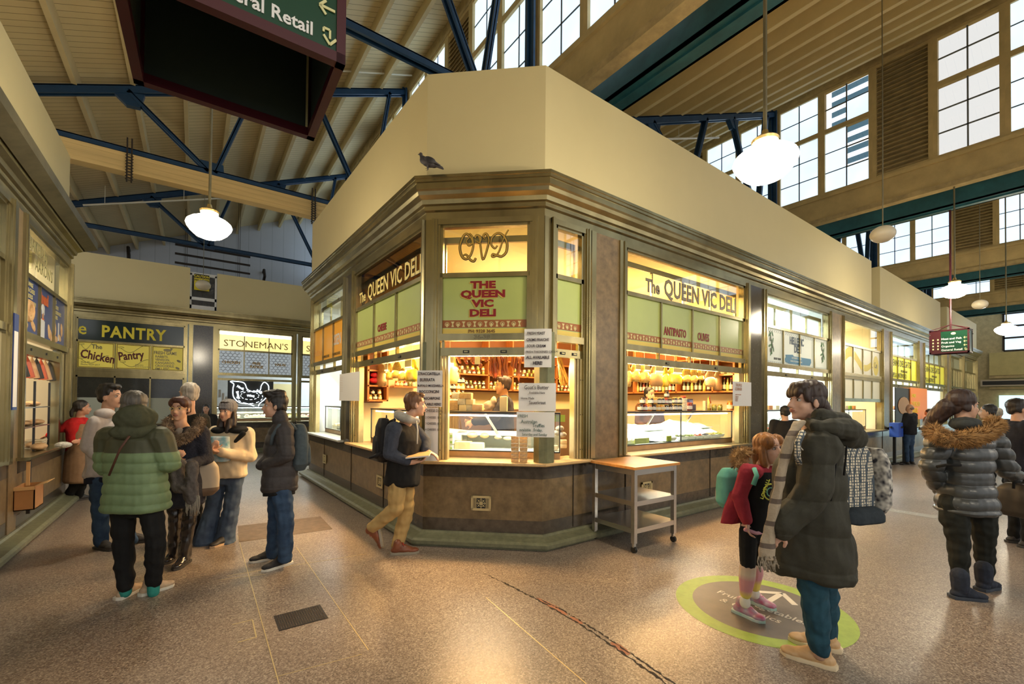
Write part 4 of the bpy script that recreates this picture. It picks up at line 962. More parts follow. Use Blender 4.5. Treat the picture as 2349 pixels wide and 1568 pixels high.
# ---- display cases
TUBEL = mat('case_tube', (.95, .98, 1), .5, emit=9, ecol=(.9, .97, 1)); BLKT = mat('black_trim', (.02, .02, .018), .3); SHW = mat('case_white', (.70, .72, .66), .35, emit=.0); BRZ = mat('bronze_panel', (.45, .30, .17), .35, .7, var=.2)
def case(M, s0, s1, y0, nd, label, z0=.90, zb=.97, zt=1.41, depth=.62):
    g = empty('display_case', M=M @ Matrix.Translation((s0, y0, 0)), label=label, category='display case'); L_ = s1-s0
    MB().box(0, 0, z0, L_, .05, zb).box(0, .05, z0, L_, depth, z0+.03).build('base_panel', BRZ, g)
    MB().box(0, -.01, zt, L_, depth*.75, zt+.02).build('top_slab', BLKT, g)
    e = MB().m(BLKT)
    for x in [0]+[L_*i/nd for i in range(1, nd)]+[L_-.012]: e.box(x, -.004, zb, x+.012, .012, zt)
    e.box(0, -.004, zb, L_, .014, zb+.012); e.build('black_edging', None, g)
    MB().box(.01, .0, zb, L_-.01, .004, zt).build('front_glass', GLASS2, g)
    MB().tube([(.03, .07, zt-.025), (L_-.03, .07, zt-.025)], .009, 8).build('lamp_tube', TUBEL, g)
    MB().box(0, .05, zb-.02, L_, depth, zb).box(0, depth*.55, 1.13, L_, depth, 1.145).box(0, depth, zb-.02, L_, depth+.02, zb+.2).build('white_deck', SHW, g)
    b = MB().m(STEEL)
    for i in range(1, 3): x = L_*i/3; b.bar((x, .1, zt), (x+.12, depth*.6, 1.14), .012, .03)
    b.build('support_arm', None, g)
    la = area('case_light', (0, 0, 0), (0, 0, 0), L_*.9, 7*L_, (1, .93, .78), .15); la.matrix_world = M @ Matrix.Translation((s0+L_/2, y0+.18, zt-.03))
    return g
case(FC, .17, 1.50, .30, 1, 'low glass-fronted cheese case in the corner window of the deli')
case(FR, 1.36, 4.34, .20, 2, 'long glass-fronted antipasto case in the right deli window')
case(FL_, 2.98, 4.80, .22, 2, 'glass-fronted cheese case in the left deli window behind the walking man')
def P(M, px, py, inn):
    s_, z_ = su(M, px, py, inn); return M @ V((s_, inn, z_))
def cc(x, y): return 990+x/4.9, 780+y/4.9
def cr(x, y): return 1320+x/5.227, 780+y/5.227
def cl(x, y): return 700+x/5.227, 780+y/5.227
CHEESE = mat('pale_cheese', (.80, .68, .36), .45, var=.1); RIND = mat('cheese_rind', (.62, .44, .2), .6, var=.4, scale=25); BLUEC = mat('blue_vein_cheese', (.72, .66, .48), .5, col2=(.4, .42, .33), scale=22)
def block(M, px0, py0, px1, py1, inn, dep, mt, label, name='cheese_block', cat='cheese', rnd=.012, wedge=False):
    a, z1 = su(M, px0, py0, inn); b, z0 = su(M, px1, py1, inn); h = z1-z0; mb = MB()
    if wedge: mb.prism([(0, 0), (b-a, 0), (b-a, dep), (0, dep*.4)], 0, h)
    else: mb.box(0, 0, 0, b-a, dep, h)
    o = mb.build(name, mt, smooth=True, bev=min(rnd, h*.3)); o.matrix_world = M @ Matrix.Translation((a, inn, z0)); return tag(o, label, cat)
block(FC, *cc(258, 1140), *cc(430, 1240), .50, .16, CHEESE, 'large square cheese block left in the bottom of the corner case'); block(FC, *cc(420, 1152), *cc(580, 1243), .50, .14, mat('white_cheese', (.82, .76, .58), .4), 'rounded white cheese next to the square block', rnd=.03)
TUB = mat('white_tub', (.80, .82, .74), .35); 
for k, (y0, y1) in enumerate(((1180, 1240), (1100, 1170), (1035, 1100))):
    o = block(FC, *cc(170, y0), *cc(238, y1), .46, .1, TUB, ['bottom', 'middle', 'top'][k]+' white tub of the stack at the left of the corner case', 'food_tub', 'tub')
    MB().box(.045, -.003, .012, .065, 0, .04).build('green_label', mat('green_tub_label', (.25, .5, .05), .5), o)
block(FC, *cc(245, 1050), *cc(330, 1130), .62, .1, TUB, 'white carton behind the tub stack in the corner case', 'carton', 'carton')
for k, (x, y, w_, h_) in enumerate(((385, 1020, 150, 90), (540, 1030, 110, 80), (700, 1060, 90, 60), (800, 1070, 110, 60))):
    p = P(FC, *cc(x+w_/2, y+h_/2), .66); mb = MB().ell((0, 0, 0), (w_/9800*4.6, .07, h_/9800*4.2), n=14, m=10)
    o = mb.build('wrapped_cheese', mat('wrapped_%d' % k, [(.72, .5, .3), (.8, .55, .25), (.62, .5, .3), (.8, .72, .5)][k], .25, var=.35, scale=30, coat=.5), smooth=True, label=['clear-wrapped marbled cheese leftmost on the upper shelf of the corner case', 'clear-wrapped orange cheese on the upper shelf of the corner case', 'small herbed cheese on the corner case shelf', 'pale cream cheese rightmost on the corner case shelf'][k], category='cheese'); o.location = p
for k, (x0, y0, x1, y1, mt, wd) in enumerate(((110, 720, 160, 790, CHEESE, True), (165, 675, 300, 790, RIND, True), (290, 655, 375, 725, BLUEC, False), (380, 660, 470, 725, CHEESE, False), (305, 725, 385, 792, CHEESE, False), (385, 725, 455, 792, BLUEC, False), (455, 718, 570, 792, mat('pink_cheese', (.62, .35, .16), .5, col2=(.8, .6, .35), scale=9), True), (225, 590, 310, 660, BLUEC, True), (310, 588, 445, 660, RIND, False))):
    block(FC, *cc(x0, y0), *cc(x1, y1), .42+.02*(k % 2), .12, mt, 'cheese %s of the pile on the corner case' % ['sliver at the far left bottom', 'large rinded wedge at the bottom left', 'blue-veined piece in the middle layer', 'pale piece in the middle layer, right', 'pale piece in the bottom layer, centre', 'blue-veined piece in the bottom layer', 'pinkish marbled wedge at the bottom right', 'mould-specked wedge on top, left', 'rinded block on top, right'][k], wedge=wd)
o = block(FC, *cc(765, 630), *cc(848, 800), .40, .07, mat('cream_box', (.85, .72, .40), .5), 'tall cream upright carton in front of the deli man', 'upright_carton', 'carton')
for k, (x0, y0, x1, y1, c) in enumerate(((1440, 1120, 1520, 1170, (.8, .55, .25)), (1435, 1165, 1520, 1215, (.82, .6, .3)), (1350, 1185, 1420, 1235, (.75, .6, .4)))):
    block(FC, *cc(x0, y0), *cc(x1, y1), .5, .1, mat('bread_%d' % k, c, .6, var=.2, scale=15), ['upper toasted sandwich at the right of the corner case', 'lower toasted sandwich at the right of the corner case', 'small roll right of the post in the corner case'][k], 'sandwich', 'bread', rnd=.02)
for k, (x, y) in enumerate(((1410, 1040), (1470, 1060), (1440, 990))):
    o = MB().ell((0, 0, 0), (.055, .05, .035), n=12, m=8).build('meat_parcel', mat('grey_parcel', (.42, .36, .28), .4, var=.4, scale=20), smooth=True, label=['left', 'right', 'upper'][k]+' mottled parcel at the right of the corner case', category='food'); o.location = P(FC, *cc(x, y), .6)
g = empty('price_card', M=FC @ Matrix.Translation((su(FC, *cc(1382, 915), .33)[0], .33, su(FC, *cc(1382, 915), .33)[1])), label='lime green price card hanging in the right of the corner case', category='card')
MB().box(0, 0, 0, .12, .003, .08).build('card', mat('lime_card', (.45, .55, .05), .5), g)
# R case contents
SHEET = mat('plastic_sheet', (.80, .86, .80), .25, bump=.35, scale=5, coat=.4, bdist=.03)
vs = []; fs = []; nx, ny = 46, 12
for i in range(nx):
    for j in range(ny):
        s_ = 1.42+2.85*i/(nx-1); y = .34+.42*j/(ny-1); n_ = noise.noise(V((s_*3.1, y*4, 1)))+.5*noise.noise(V((s_*9, y*8, 3)))
        vs.append((s_, y, 1.0+.23*(j/(ny-1))**.7+.035*n_+.03*math.sin(s_*4)))
for i in range(nx-1):
    for j in range(ny-1): fs.append((i*ny+j, (i+1)*ny+j, (i+1)*ny+j+1, i*ny+j+1))
o = MB().add(vs, fs).build('plastic_sheet', SHEET, smooth='all', M=FR, label='crumpled clear-white plastic sheet covering the trays in the right case', category='sheet')
TRAYC = (('olive', (.10, .12, .02)), ('green', (.22, .26, .04)), ('sundried', (.45, .06, .015)), ('black', (.03, .02, .02)), ('mixed', (.30, .22, .03)), ('lime', (.35, .36, .03)))
def tray(M, s_, y, z_, w_, d, mt, lb, r=.013, n=60, dish=True):
    g = empty('food_tray', M=M @ Matrix.Translation((s_, y, z_)), label=lb, category='tray')
    MB().add([(0, 0, .05), (w_, 0, .05), (w_, d, .05), (0, d, .05), (.015, .02, 0), (w_-.015, .02, 0), (w_-.015, d-.02, 0), (.015, d-.02, 0)], [(0, 4, 5, 1), (1, 5, 6, 2), (2, 6, 7, 3), (3, 7, 4, 0), (4, 5, 6, 7)]).build('dish', TUB, g)
    mb = MB()
    for k in range(n): mb.ell((rg.uniform(.025, w_-.025), rg.uniform(.03, d-.03), .04+rg.uniform(0, .03)), (r, r, r*.8), n=6, m=4)
    mb.build('contents', mt, g, smooth='all', kind='stuff'); return g
for k, (nm, c) in enumerate(TRAYC): tray(FR, 2.98+k*.215, .28, .985, .205, .16, mat('antipasto_'+nm, c, .25, coat=.6), '%s tray from the left in the right case, holding %s' % (('first', 'second', 'third', 'fourth', 'fifth', 'sixth')[k], ('dark green olives', 'green olives', 'red dried tomatoes', 'black olives', 'mixed olives', 'lime green olives')[k]))
for k, s_ in enumerate((1.42, 1.70, 2.6)): tray(FR, s_, .27, .985, .26, .16, mat('pale_salad', (.72, .68, .5), .4), ('white tray of pale salad at the left end of the right case', 'white tray of pale salad second from the left in the right case', 'white tray by the divider of the right case')[k], n=25)
for k, (x0, x1) in enumerate(((583, 628), (710, 885), (1092, 1152))):
    a, z_ = su(FR, *cr(x0, 1245 if k < 2 else 1210), .22); b, _ = su(FR, *cr(x1, 1240), .22)
    g = empty('price_label', M=FR @ Matrix.Translation((a, .22, z_)), label='lime green handwritten label, %s in the right case' % ('cut off at the left end', 'the widest one', 'beside the glass divider')[k], category='label')
    MB().box(0, 0, 0, b-a, .002, .075).build('card', mat('lime_card', (.45, .55, .05), .5), g)
    mb = MB().m(BLACK)
    for j in range(3): mb.box(.01, -.001, .015+j*.02, (b-a)*.8, 0, .019+j*.02)
    mb.build('handwriting', None, g)
# on top of the right case
def jrow(kk, x0, x1, ybot, n, lb, grp, s, inn=.42):
    p = P(FR, *cr(x0, ybot), inn); q = P(FR, *cr(x1, ybot), inn); p.z = q.z = p.z; zt_ = 1.43
    return p, q
def caserow(kk, s0, s1, n, lb, z_=1.432, s=1.15, inn=.36):
    p, q = FR @ V((s0, inn, z_)), FR @ V((s1, inn, z_)); row(kk, p, q, n, lb, lb, s=s)
S_ = lambda x, y=825, inn=.36: su(FR, *cr(x, y), inn)[0]
caserow(['dark', 'jam', 'pepper', 'dark', 'honey', 'honey', 'black'], S_(750), S_(1160), 8, 'jar in the bottom row on the right deli case')
caserow(['black'], S_(1165), S_(1275), 2, 'wide jar ending the bottom row on the right deli case', s=1.25); caserow(['black'], S_(1165), S_(1275), 2, 'wide jar in the second layer on the right deli case', z_=1.432+.107, s=1.25)
caserow(['black', 'honey', 'black', 'black', 'jam'], S_(880), S_(1150), 6, 'jar in the second layer on the right deli case', z_=1.432+.1)
caserow(['dark'], S_(770), S_(840), 1, 'single jar at the left of the second layer on the right deli case', z_=1.432+.1); caserow(['dark'], S_(1060), S_(1125), 1, 'single jar standing on the very top of the jar stack', z_=1.432+.2)
for k in range(8):
    s_ = S_(1312); o = MB().lathe([(.045, 0), (.05, .003), (.052, .016), (.048, .022)], n=16).build('dip_tub', mat('dip_white', (.85, .78, .6), .4), smooth=True, label='flat round cream dip tub, %s from the bottom of its stack' % ('lowest', 'second', 'third', 'fourth', 'fifth', 'sixth', 'seventh', 'topmost')[k], category='tub'); o.matrix_world = FR @ Matrix.Translation((s_, .38, 1.432+k*.024))
put(JM['jam'], 'jar', FR @ V((S_(1382), .4, 1.432)), 'large red-lidded jar right of the dip tubs', 'jar', s=1.5); put(JM['jam'], 'jar', FR @ V((S_(1385), .5, 1.55)), 'red jar raised behind the dip tubs', 'jar', s=1.4); put(JM['jam'], 'jar', FR @ V((S_(1425), .45, 1.432)), 'clear jar of red peppers near the scales', 'jar', s=1.5)
sc_ = empty('weighing_scales', M=FR @ Matrix.Translation((S_(1460), .50, 1.432)), label='dark blue weighing scales on the right deli case', category='scales')
MB().box(0, 0, 0, .20, .14, .10).box(.04, .03, .10, .16, .1, .19).build('housing', mat('navy_plastic', (.03, .04, .12), .35), sc_, bev=.008); MB().box(.05, .026, .12, .15, .03, .17).build('display', mat('scale_display', (.12, .16, .3), .3, emit=.3), sc_)
put(BMS['oil'], 'bottle', FR @ V((S_(1655), .45, 1.432)), 'yellow oil bottle near the right end of the deli case', 'bottle'); put(BMS['red'], 'bottle', FR @ V((S_(1700), .5, 1.432)), 'red-capped bottle near the right end of the deli case', 'bottle')
put(JM['pepper'], 'jar', FR @ V((S_(1850), .35, 1.432)), 'big jar of peppers at the right end of the deli case', 'jar', s=(1.7, 1.7, 1.9))
for k, s_ in enumerate((1690, 1760)): put(JM['olive'], 'jar', FR @ V((S_(s_), .4, 1.432)), ['left', 'right'][k]+' squat olive jar beside the big pepper jar', 'jar', s=1.2)
o = MB().box(0, 0, 0, .06, .05, .16).build('paper_stack', mat('mixed_packets', (.7, .6, .4), .5, var=.5, scale=40), bev=.003, label='stack of small packets on the deli case beside the scales', category='packet'); o.matrix_world = FR @ Matrix.Translation((S_(1600), .42, 1.432))
# hanging bags
def bagmesh(w_, h, d, mt, lab_=None, tie=True, seed=1):
    b = MB().m(mt); n = 12; rings = 11; vs = []; r_ = random.Random(seed)
    for i in range(rings):
        t = i/(rings-1); z_ = -h*t; prof = (.18 if tie else .8)+(1-(.18 if tie else .8))*min(1, t*2.4)**.7; prof *= (1 if t < .93 else .86)
        for j in range(n):
            a = 2*math.pi*j/n; wob = 1+.10*r_.uniform(-1, 1); vs.append((w_/2*prof*math.cos(a)*wob, d/2*prof*math.sin(a)*wob*(.3+.7*math.sin(min(1, t*1.2)*math.pi*.5)), z_))
    b.add(vs, [(i*n+j, i*n+(j+1) % n, (i+1)*n+(j+1) % n, (i+1)*n+j) for i in range(rings-1) for j in range(n)]+[tuple(range((rings-1)*n, rings*n)), tuple(range(n-1, -1, -1))])
    if lab_: b.m(lab_).box(-w_*.26, -d*.56, -h*.42, w_*.26, -d*.50, -h*.12)
    return b
GRAIN = mat('bag_golden_pasta', (.85, .60, .14), .22, col2=(.55, .30, .05), scale=38, coat=.7, bump=.4); YBAG = mat('bag_yellow', (.88, .66, .04), .2, var=.3, scale=12, coat=.7, bump=.3); BRBAG = mat('bag_brown_paper', (.66, .40, .16), .5, var=.2, scale=6); NUT = mat('bag_nuts', (.72, .56, .34), .3, col2=(.45, .30, .15), scale=55, coat=.5, bump=.5); TAN = mat('bag_tan', (.45, .34, .2), .5, var=.3, scale=30); WLAB = mat('bag_label', (.85, .80, .66), .5)
def bag(M, f, x0, x1, y0, y1, inn, mt, lb, label_=None, tie=True):
    a, z1 = su(M, *f(x0, y0), inn); b, z0 = su(M, *f(x1, y1), inn); h = z1-z0; w_ = b-a
    g = empty('hanging_bag', M=M @ Matrix.Translation(((a+b)/2, inn, z1)), label=lb, category='bag')
    bagmesh(w_*1.0, h, .085, mt, None, tie, int(x0)).build('bag_body', None, g, smooth='all')
    if label_: MB().box(-w_*.28, -.058, -h*.5, w_*.28, -.052, -h*.12).build('paper_label', label_, g)
    MB().tube([(0, 0, -.01), (0, 0, 2.55-z1)], .003, 5).build('string', WLAB, g); return g
for a in ((590, 660, 230, 560, GRAIN, 'golden pasta bag at the left edge of the right window', None), (665, 765, 230, 500, GRAIN, 'pasta bag with oval white label, first of the pair in the right window', WLAB), (770, 880, 240, 510, GRAIN, 'pasta bag with oval white label, second of the pair in the right window', WLAB), (890, 1045, 250, 555, BRBAG, 'brown bag with white label hanging in the right window', WLAB), (1050, 1110, 300, 560, YBAG, 'narrow bright yellow bag hanging in the right window', None), (1100, 1275, 280, 530, YBAG, 'wide bright yellow bag hanging in the right window', WLAB), (1285, 1375, 290, 500, GRAIN, 'golden bag right of the wide yellow one', None), (1375, 1455, 300, 510, GRAIN, 'golden bag second right of the wide yellow one', None), (1460, 1530, 310, 480, GRAIN, 'short golden bag left of the bag of nuts', WLAB), (1560, 1665, 320, 560, NUT, 'tall bag of pale nuts hanging in the right window', None), (1665, 1750, 330, 600, TAN, 'dark tan flared bag beside the bag of nuts', None)):
    bag(FR, cr, a[0], a[1], a[2], a[3], .48, a[4], a[5], a[6])
for a in ((845, 970, 260, 550, NUT, 'long bag of pale nuts hanging in the left deli window', None), (980, 1045, 270, 470, GRAIN, 'small bag behind the note in the left deli window', WLAB), (1050, 1150, 250, 450, GRAIN, 'golden pasta bag in the middle of the left deli window', None), (1120, 1210, 340, 480, GRAIN, 'short golden bag under the others in the left deli window', None), (1210, 1350, 220, 490, YBAG, 'large bright yellow bag at the right of the left deli window', WLAB)):
    bag(FL_, cl, a[0], a[1], a[2], a[3], .48, a[4], a[5], a[6])
bag(FC, cc, 110, 300, 150, 490, .5, mat('bag_cream', (.80, .58, .22), .25, var=.4, scale=14, coat=.5), 'fat cream cheese bag with white top at the left of the corner window', WLAB)
bag(FC, cc, 1540, 1600, 200, 540, .6, WLAB, 'white packets hanging at the far right of the corner window')
# sausages
SAUS = [mat('salami_%d' % k, c, .35, var=.45, scale=28, bump=.2, coat=.4) for k, c in enumerate(((.42, .09, .02), (.55, .14, .03), (.30, .05, .015)))]
def sausage(pts, r, k, lb, name='salami'):
    rs = [r*(.35 if i in (0, len(pts)-1) else 1) for i in range(len(pts))]
    o = MB().tube(pts, rs, 9).build(name, SAUS[k % 3], smooth='all', label=lb, category='sausage'); return o
for k, (x, y1, dx) in enumerate(((665, 400, 4), (690, 425, 6), (715, 430, 2), (745, 330, 8), (775, 400, 20), (800, 410, 14), (825, 370, 10), (850, 405, 6))):
    p0 = P(FC, *cc(x-dx, 150), .55+.03*(k % 2)); p1 = P(FC, *cc(x, y1), .55+.03*(k % 2)); pts = [p0.lerp(p1, t/7)+V((.01*math.sin(t+k), 0, 0)) for t in range(8)]
    sausage(pts, .016+.003*(k % 3), k, 'long red salami, %s from the left of the straight ones in the corner window' % ('first', 'second', 'third', 'fourth', 'fifth', 'sixth', 'seventh', 'eighth')[k])
for k, (x, y0, w_, h_) in enumerate(((330, 150, 25, 110), (365, 150, 25, 90), (405, 160, 25, 110), (440, 150, 30, 100), (485, 160, 30, 110), (525, 160, 25, 100), (560, 150, 25, 90), (600, 160, 20, 80), (320, 290, 35, 120), (530, 260, 25, 45))):
    pts = [P(FC, *cc(x+w_*math.sin(math.pi*t/8)*(1 if k % 2 else -1), y0+h_*t/8), .5+.04*(k % 3)) for t in range(9)]
    sausage(pts, .020, k, 'short curved sausage, number %s of the bunch left of the long salamis' % ('one', 'two', 'three', 'four', 'five', 'six', 'seven', 'eight', 'nine', 'ten')[k], 'curved_sausage')['group'] = 'curved sausages in the corner window'
for k, (x, y0, y1) in enumerate(((905, 160, 300), (930, 160, 340), (955, 170, 330), (985, 180, 470), (1010, 160, 260), (1030, 150, 240))):
    pts = [P(FC, *cc(x+6*math.sin(t), y0+(y1-y0)*t/6), .56) for t in range(7)]
    sausage(pts, .015, k, 'thin dried sausage, %s from the left of the group beside the post' % ('first', 'second', 'third', 'fourth', 'fifth', 'sixth')[k])
for k in range(2):
    a, z_ = su(FC, *cc(485+k*445, 270-k*85), .47); g = tag(MB().box(0, 0, 0, .065, .002, .09 if k == 0 else .03).build('price_tag', WLAB, M=None), ['white hanging price tag among the curved sausages', 'white price tag above the thin sausages'][k], 'tag'); g.matrix_world = FC @ Matrix.Translation((a, .47, z_))
sp = MB()
p0 = P(FC, *cc(1440, 200), .62)
for k in range(46):
    a, b = rg.uniform(-.05, .03), rg.uniform(-.03, .03); q = P(FC, *cc(1490+rg.uniform(-55, 55), 490+rg.uniform(-40, 30)), .62+rg.uniform(-.03, .03)); sp.tube([p0+V((a*.8, 0, rg.uniform(-.02, .02))), q], .0035, 4)
sp.build('dried_stalks', mat('straw', (.75, .45, .12), .5, var=.4, scale=20), label='sheaf of long straw-coloured dried stalks hanging right of the post', category='dried stalks', kind='stuff')
# dip packs stacked on the sill by the post
for k in range(7):
    for c_ in range(2):
        x, y = (938 if c_ == 0 else 1035), 1425-k*44; a, z_ = su(FC, *cc(x-45, y), -.02)
        g = empty('snack_pack', M=FC @ Matrix.Translation((a, -.03, .902+k*.0405)), label='clear pack of round biscuits, %s of the %s column by the post' % (('lowest', 'second', 'third', 'fourth', 'fifth', 'sixth', 'topmost')[k], ('left', 'right')[c_]), category='packet')
        MB().box(0, 0, 0, .082, .075, .036).build('clear_pack', mat('pack_film', (.78, .50, .22), .15, var=.5, scale=35, coat=.8), g, bev=.006)
        mb = MB().m(mat('biscuit', (.82, .55, .25), .6)).lathe([(.034, 0), (.036, .008), (.034, .028)], (.041, .036, .004), 14); mb.build('biscuits', None, g)

# ---- paper notices
def notice(M, px0, py0, px1, py1, inn, lines, lb, mt=PAPER, ink=None, rz=0):
    a, z1 = su(M, px0, py0, inn); b, z0 = su(M, px1, py1, inn); W, H_ = b-a, z1-z0
    g = empty('paper_notice', M=M @ Matrix.Translation((a, inn, z0)) @ Matrix.Rotation(math.radians(rz), 4, 'Y'), label=lb, category='notice')
    vs = []; n = 8
    for i in range(n+1):
        x = W*i/n; y = .004*math.sin(i*.9)
        vs += [(x, y, 0), (x, y+.002, H_)]
    MB().add(vs, [(2*i, 2*i+2, 2*i+3, 2*i+1) for i in range(n)]).build('sheet', mt, g, smooth='all')
    for s, sz, fx, fz, al, bo in lines: text(s, sz*H_, ink or BLACK, g, face(W*fx, H_*fz, .008), bo, align=al, depth=.0008, sx=.8)
    return g
INK = mat('dark_ink', (.03, .02, .03), .6)
notice(FC, 1203, 754, 1265, 842, -.09, [('FRESH YEAST', .10, .1, .85, 'LEFT', .0005), ('CREME FRAICHE', .10, .08, .68, 'LEFT', .0005), ('SOUR CREAM', .10, .1, .52, 'LEFT', .0005), ('FRESH THICKENED CREAM', .085, .06, .37, 'LEFT', 0), ('ALL AVAILABLE', .11, .08, .22, 'LEFT', .001), ('HERE!', .12, .32, .07, 'LEFT', .0015)], 'white notice reading fresh yeast and creme fraiche, topmost on the green post', ink=INK)
notice(FC, 1190, 878, 1275, 943, -.10, [("Goat's Butter", .20, .15, .78, 'LEFT', .0), ('Available Here', .12, .28, .62, 'LEFT', 0), ('Home Made', .12, .06, .42, 'LEFT', 0), ('Sauerkraut', .17, .28, .25, 'LEFT', 0)], "handwritten goat's butter and sauerkraut notice in the middle of the green post", ink=INK)
notice(FC, 1185, 944, 1272, 1003, -.11, [('FRESH', .17, .05, .78, 'LEFT', 0), ('Australian', .20, .12, .55, 'LEFT', 0), ('Truffles', .20, .42, .40, 'LEFT', 0), ('available . Friday,', .17, .08, .23, 'LEFT', 0), ('Saturday and Sunday', .15, .15, .06, 'LEFT', 0)], 'handwritten fresh Australian truffles notice, lowest on the green post', ink=mat('green_ink', (.02, .10, .09), .6))
notice(FC, 957, 849, 1014, 933, -.09, [('STRACCIATELLA', .105, .04, .87, 'LEFT', .0008), ('BURRATA', .12, .12, .70, 'LEFT', .0008), ('BUFFALO MOZZARELLA', .085, .03, .55, 'LEFT', .0008), ('BOCCONCINI', .11, .10, .38, 'LEFT', .0008), ('MASCARPONE', .10, .2, .20, 'LEFT', .0008), ('AVAILABLE HERE!', .10, .10, .04, 'LEFT', .0008)], 'stracciatella and burrata notice left of the corner window', ink=INK)
notice(FC, 975, 934, 1004, 1060, -.08, [('CHEESE DEAL', .07, .02, .92, 'LEFT', 0), ('2 CHEESES  $10', .055, .05, .80, 'LEFT', 0), ('3 CHEESES  $13', .055, .05, .69, 'LEFT', 0), ('4 CHEESES  $15', .055, .05, .58, 'LEFT', 0)], 'tall cheese deal price list below the burrata notice', ink=INK)
notice(FR, 1681, 874, 1724, 931, -.08, [('TRUFFLE', .17, .12, .80, 'LEFT', .0003), ('CORNER', .17, .1, .64, 'LEFT', .0003), ('Truffle Oils, Salts, Butter', .06, .1, .45, 'LEFT', 0), ('Truffle Honey\nTruffle Mayo\nTruffle Pate\nTruffle Salt', .06, .1, .37, 'LEFT', 0)], 'truffle corner notice taped at the right of the deli right window', ink=mat('faded_ink', (.45, .22, .12), .6))
notice(FL_, 779, 858, 824, 919, -.05, [('\n'.join(['. . . . . . . . . . . . .']*9), .07, .06, .88, 'LEFT', 0)], 'blank looking sunlit paper notice left of the left deli window', ink=mat('faded_ink', (.45, .22, .12), .6))

# ---- vents in the dado
def vent(M, s_, z_, lb):
    g = empty('wall_vent', M=M @ Matrix.Translation((s_, -.012, z_)), label=lb, category='vent'); VB = mat('vent_brass', (.60, .50, .26), .4, .5)
    MB().box(-.10, -.0, -.07, .10, .006, .07).build('backing', BLACK, g)
    f = MB().m(VB)
    for a in ((-.11, -.006, .055, .11, .002, .08), (-.11, -.006, -.08, .11, .002, -.055), (-.11, -.006, -.08, -.088, .002, .08), (.088, -.006, -.08, .11, .002, .08)): f.box(*a)
    f.build('frame', None, g)
    f = MB().m(VB)
    for x in (-.08, -.067, -.054, .054, .067, .08): f.box(x-.003, -.005, -.056, x+.003, .001, .056)
    for k in range(4): a = k*math.pi/4; f.bar((-.055*math.cos(a), -.002, -.055*math.sin(a)), (.055*math.cos(a), -.002, .055*math.sin(a)), .006, .005, up=(0, 1, 0))
    for rr_ in (.018, .038): f.tube([(rr_*math.cos(t*math.pi/8), -.002, rr_*math.sin(t*math.pi/8)) for t in range(16)], .003, 5, True)
    f.build('grille', None, g)
a, z_ = su(FC, 1104, 1153); vent(FC, a, z_, 'square brass vent grille low in the front corner wall')
a, z_ = su(FR, 1482, 1118); vent(FR, a, z_, 'brass vent grille in the right wall behind the steel trolley')
a, z_ = su(FL_, 873, 1104); vent(FL_, a, z_, 'vent grille in the left wall behind the walking man'); a, z_ = su(FL_, 746, 1052); vent(FL_, a, z_, 'small vent grille at the far end of the left wall')

# ---- steel trolley with wooden top
g = empty('steel_trolley', (4.03, 3.19, 0), rz=math.radians(-1.5), label='stainless steel trolley with orange wooden top against the granite wall', category='trolley')
def tp(x, y): return fl(x, y, .88)
MB().box(-.38, -.33, .862, .38, .33, .89).build('table_top', mat('oak_top', (.62, .30, .08), .35, col2=(.45, .18, .04), scale=3, stretch=(1, 9, 1)), g, bev=.003)
for x in (-.33, .33):
    for y in (-.28, .28):
        L_ = MB().box(x-.022, y-.022, .10, x+.022, y+.022, .862).build('leg', STEEL, g)
        MB().m(BLKT).tube([(x-.012, y, .035), (x-.004, y, .035)], .035, 12).tube([(x+.004, y, .035), (x+.012, y, .035)], .035, 12).m(STEEL).box(x-.018, y-.012, .06, x+.018, y+.012, .105).build('castor', None, L_)
for z_ in (.22, .50): MB().box(-.33, -.28, z_+.02, .33, .28, z_+.03).box(-.33, -.30, z_-.02, .33, -.28, z_+.03).box(-.33, .28, z_-.02, .33, .30, z_+.03).box(-.35, -.28, z_-.02, -.33, .28, z_+.03).box(.33, -.28, z_-.02, .35, .28, z_+.03).build('shelf', STEEL, g)
MB().box(-.33, -.30, .80, .33, -.275, .862).box(-.33, .275, .80, .33, .30, .862).box(-.35, -.28, .80, -.33, .28, .862).box(.33, -.28, .80, .35, .28, .862).build('top_rail', STEEL, g)

# ---- poultry stall: neon hen and case
NE = mat('white_neon', (.85, .93, 1), .4, emit=5, ecol=(.75, .9, 1))
g = empty('neon_hen_sign', M=KF @ Matrix.Translation((3.75, .75, 1.0)), label='white neon outline of a hen with labelled cuts in the poultry stall', category='neon sign')
MB().box(.05, .02, .42, 1.25, .05, 1.12).build('black_board', BLACK, g)
hen = [(.12, 1.08), (.2, 1.0), (.18, .85), (.2, .62), (.35, .45), (.62, .4), (.82, .3), (.88, .42), (1.05, .6), (1.12, .85), (1.1, 1.0), (1.0, 1.08), (.92, .98), (.88, .82), (.72, .78), (.55, .85), (.45, 1.05)]
def smooth_loop(P_, n=4, closed=True):
    out = []; L_ = len(P_)
    for i in range(L_):
        a, b, c, d = (V(P_[(i+k) % L_]) for k in (-1, 0, 1, 2))
        for k in range(n): t = k/n; out.append(.5*((2*b)+(c-a)*t+(2*a-5*b+4*c-d)*t*t+(3*b-a-3*c+d)*t**3))
    return out
MB().tube([(q.x, 0, q.y) for q in smooth_loop(hen)], .010, 6, True).build('hen_outline', NE, g)
for cx_, cz_, rx, rz_ in ((.62, .66, .24, .12), (.62, .62, .34, .2)):
    for t in range(0, 24, 2): a, b = t*math.pi/12, (t+1)*math.pi/12; MB().tube([(cx_+rx*math.cos(a), 0, cz_+rz_*math.sin(a)), (cx_+rx*math.cos(b), 0, cz_+rz_*math.sin(b))], .006, 5).build('neon_dash', NE, g)
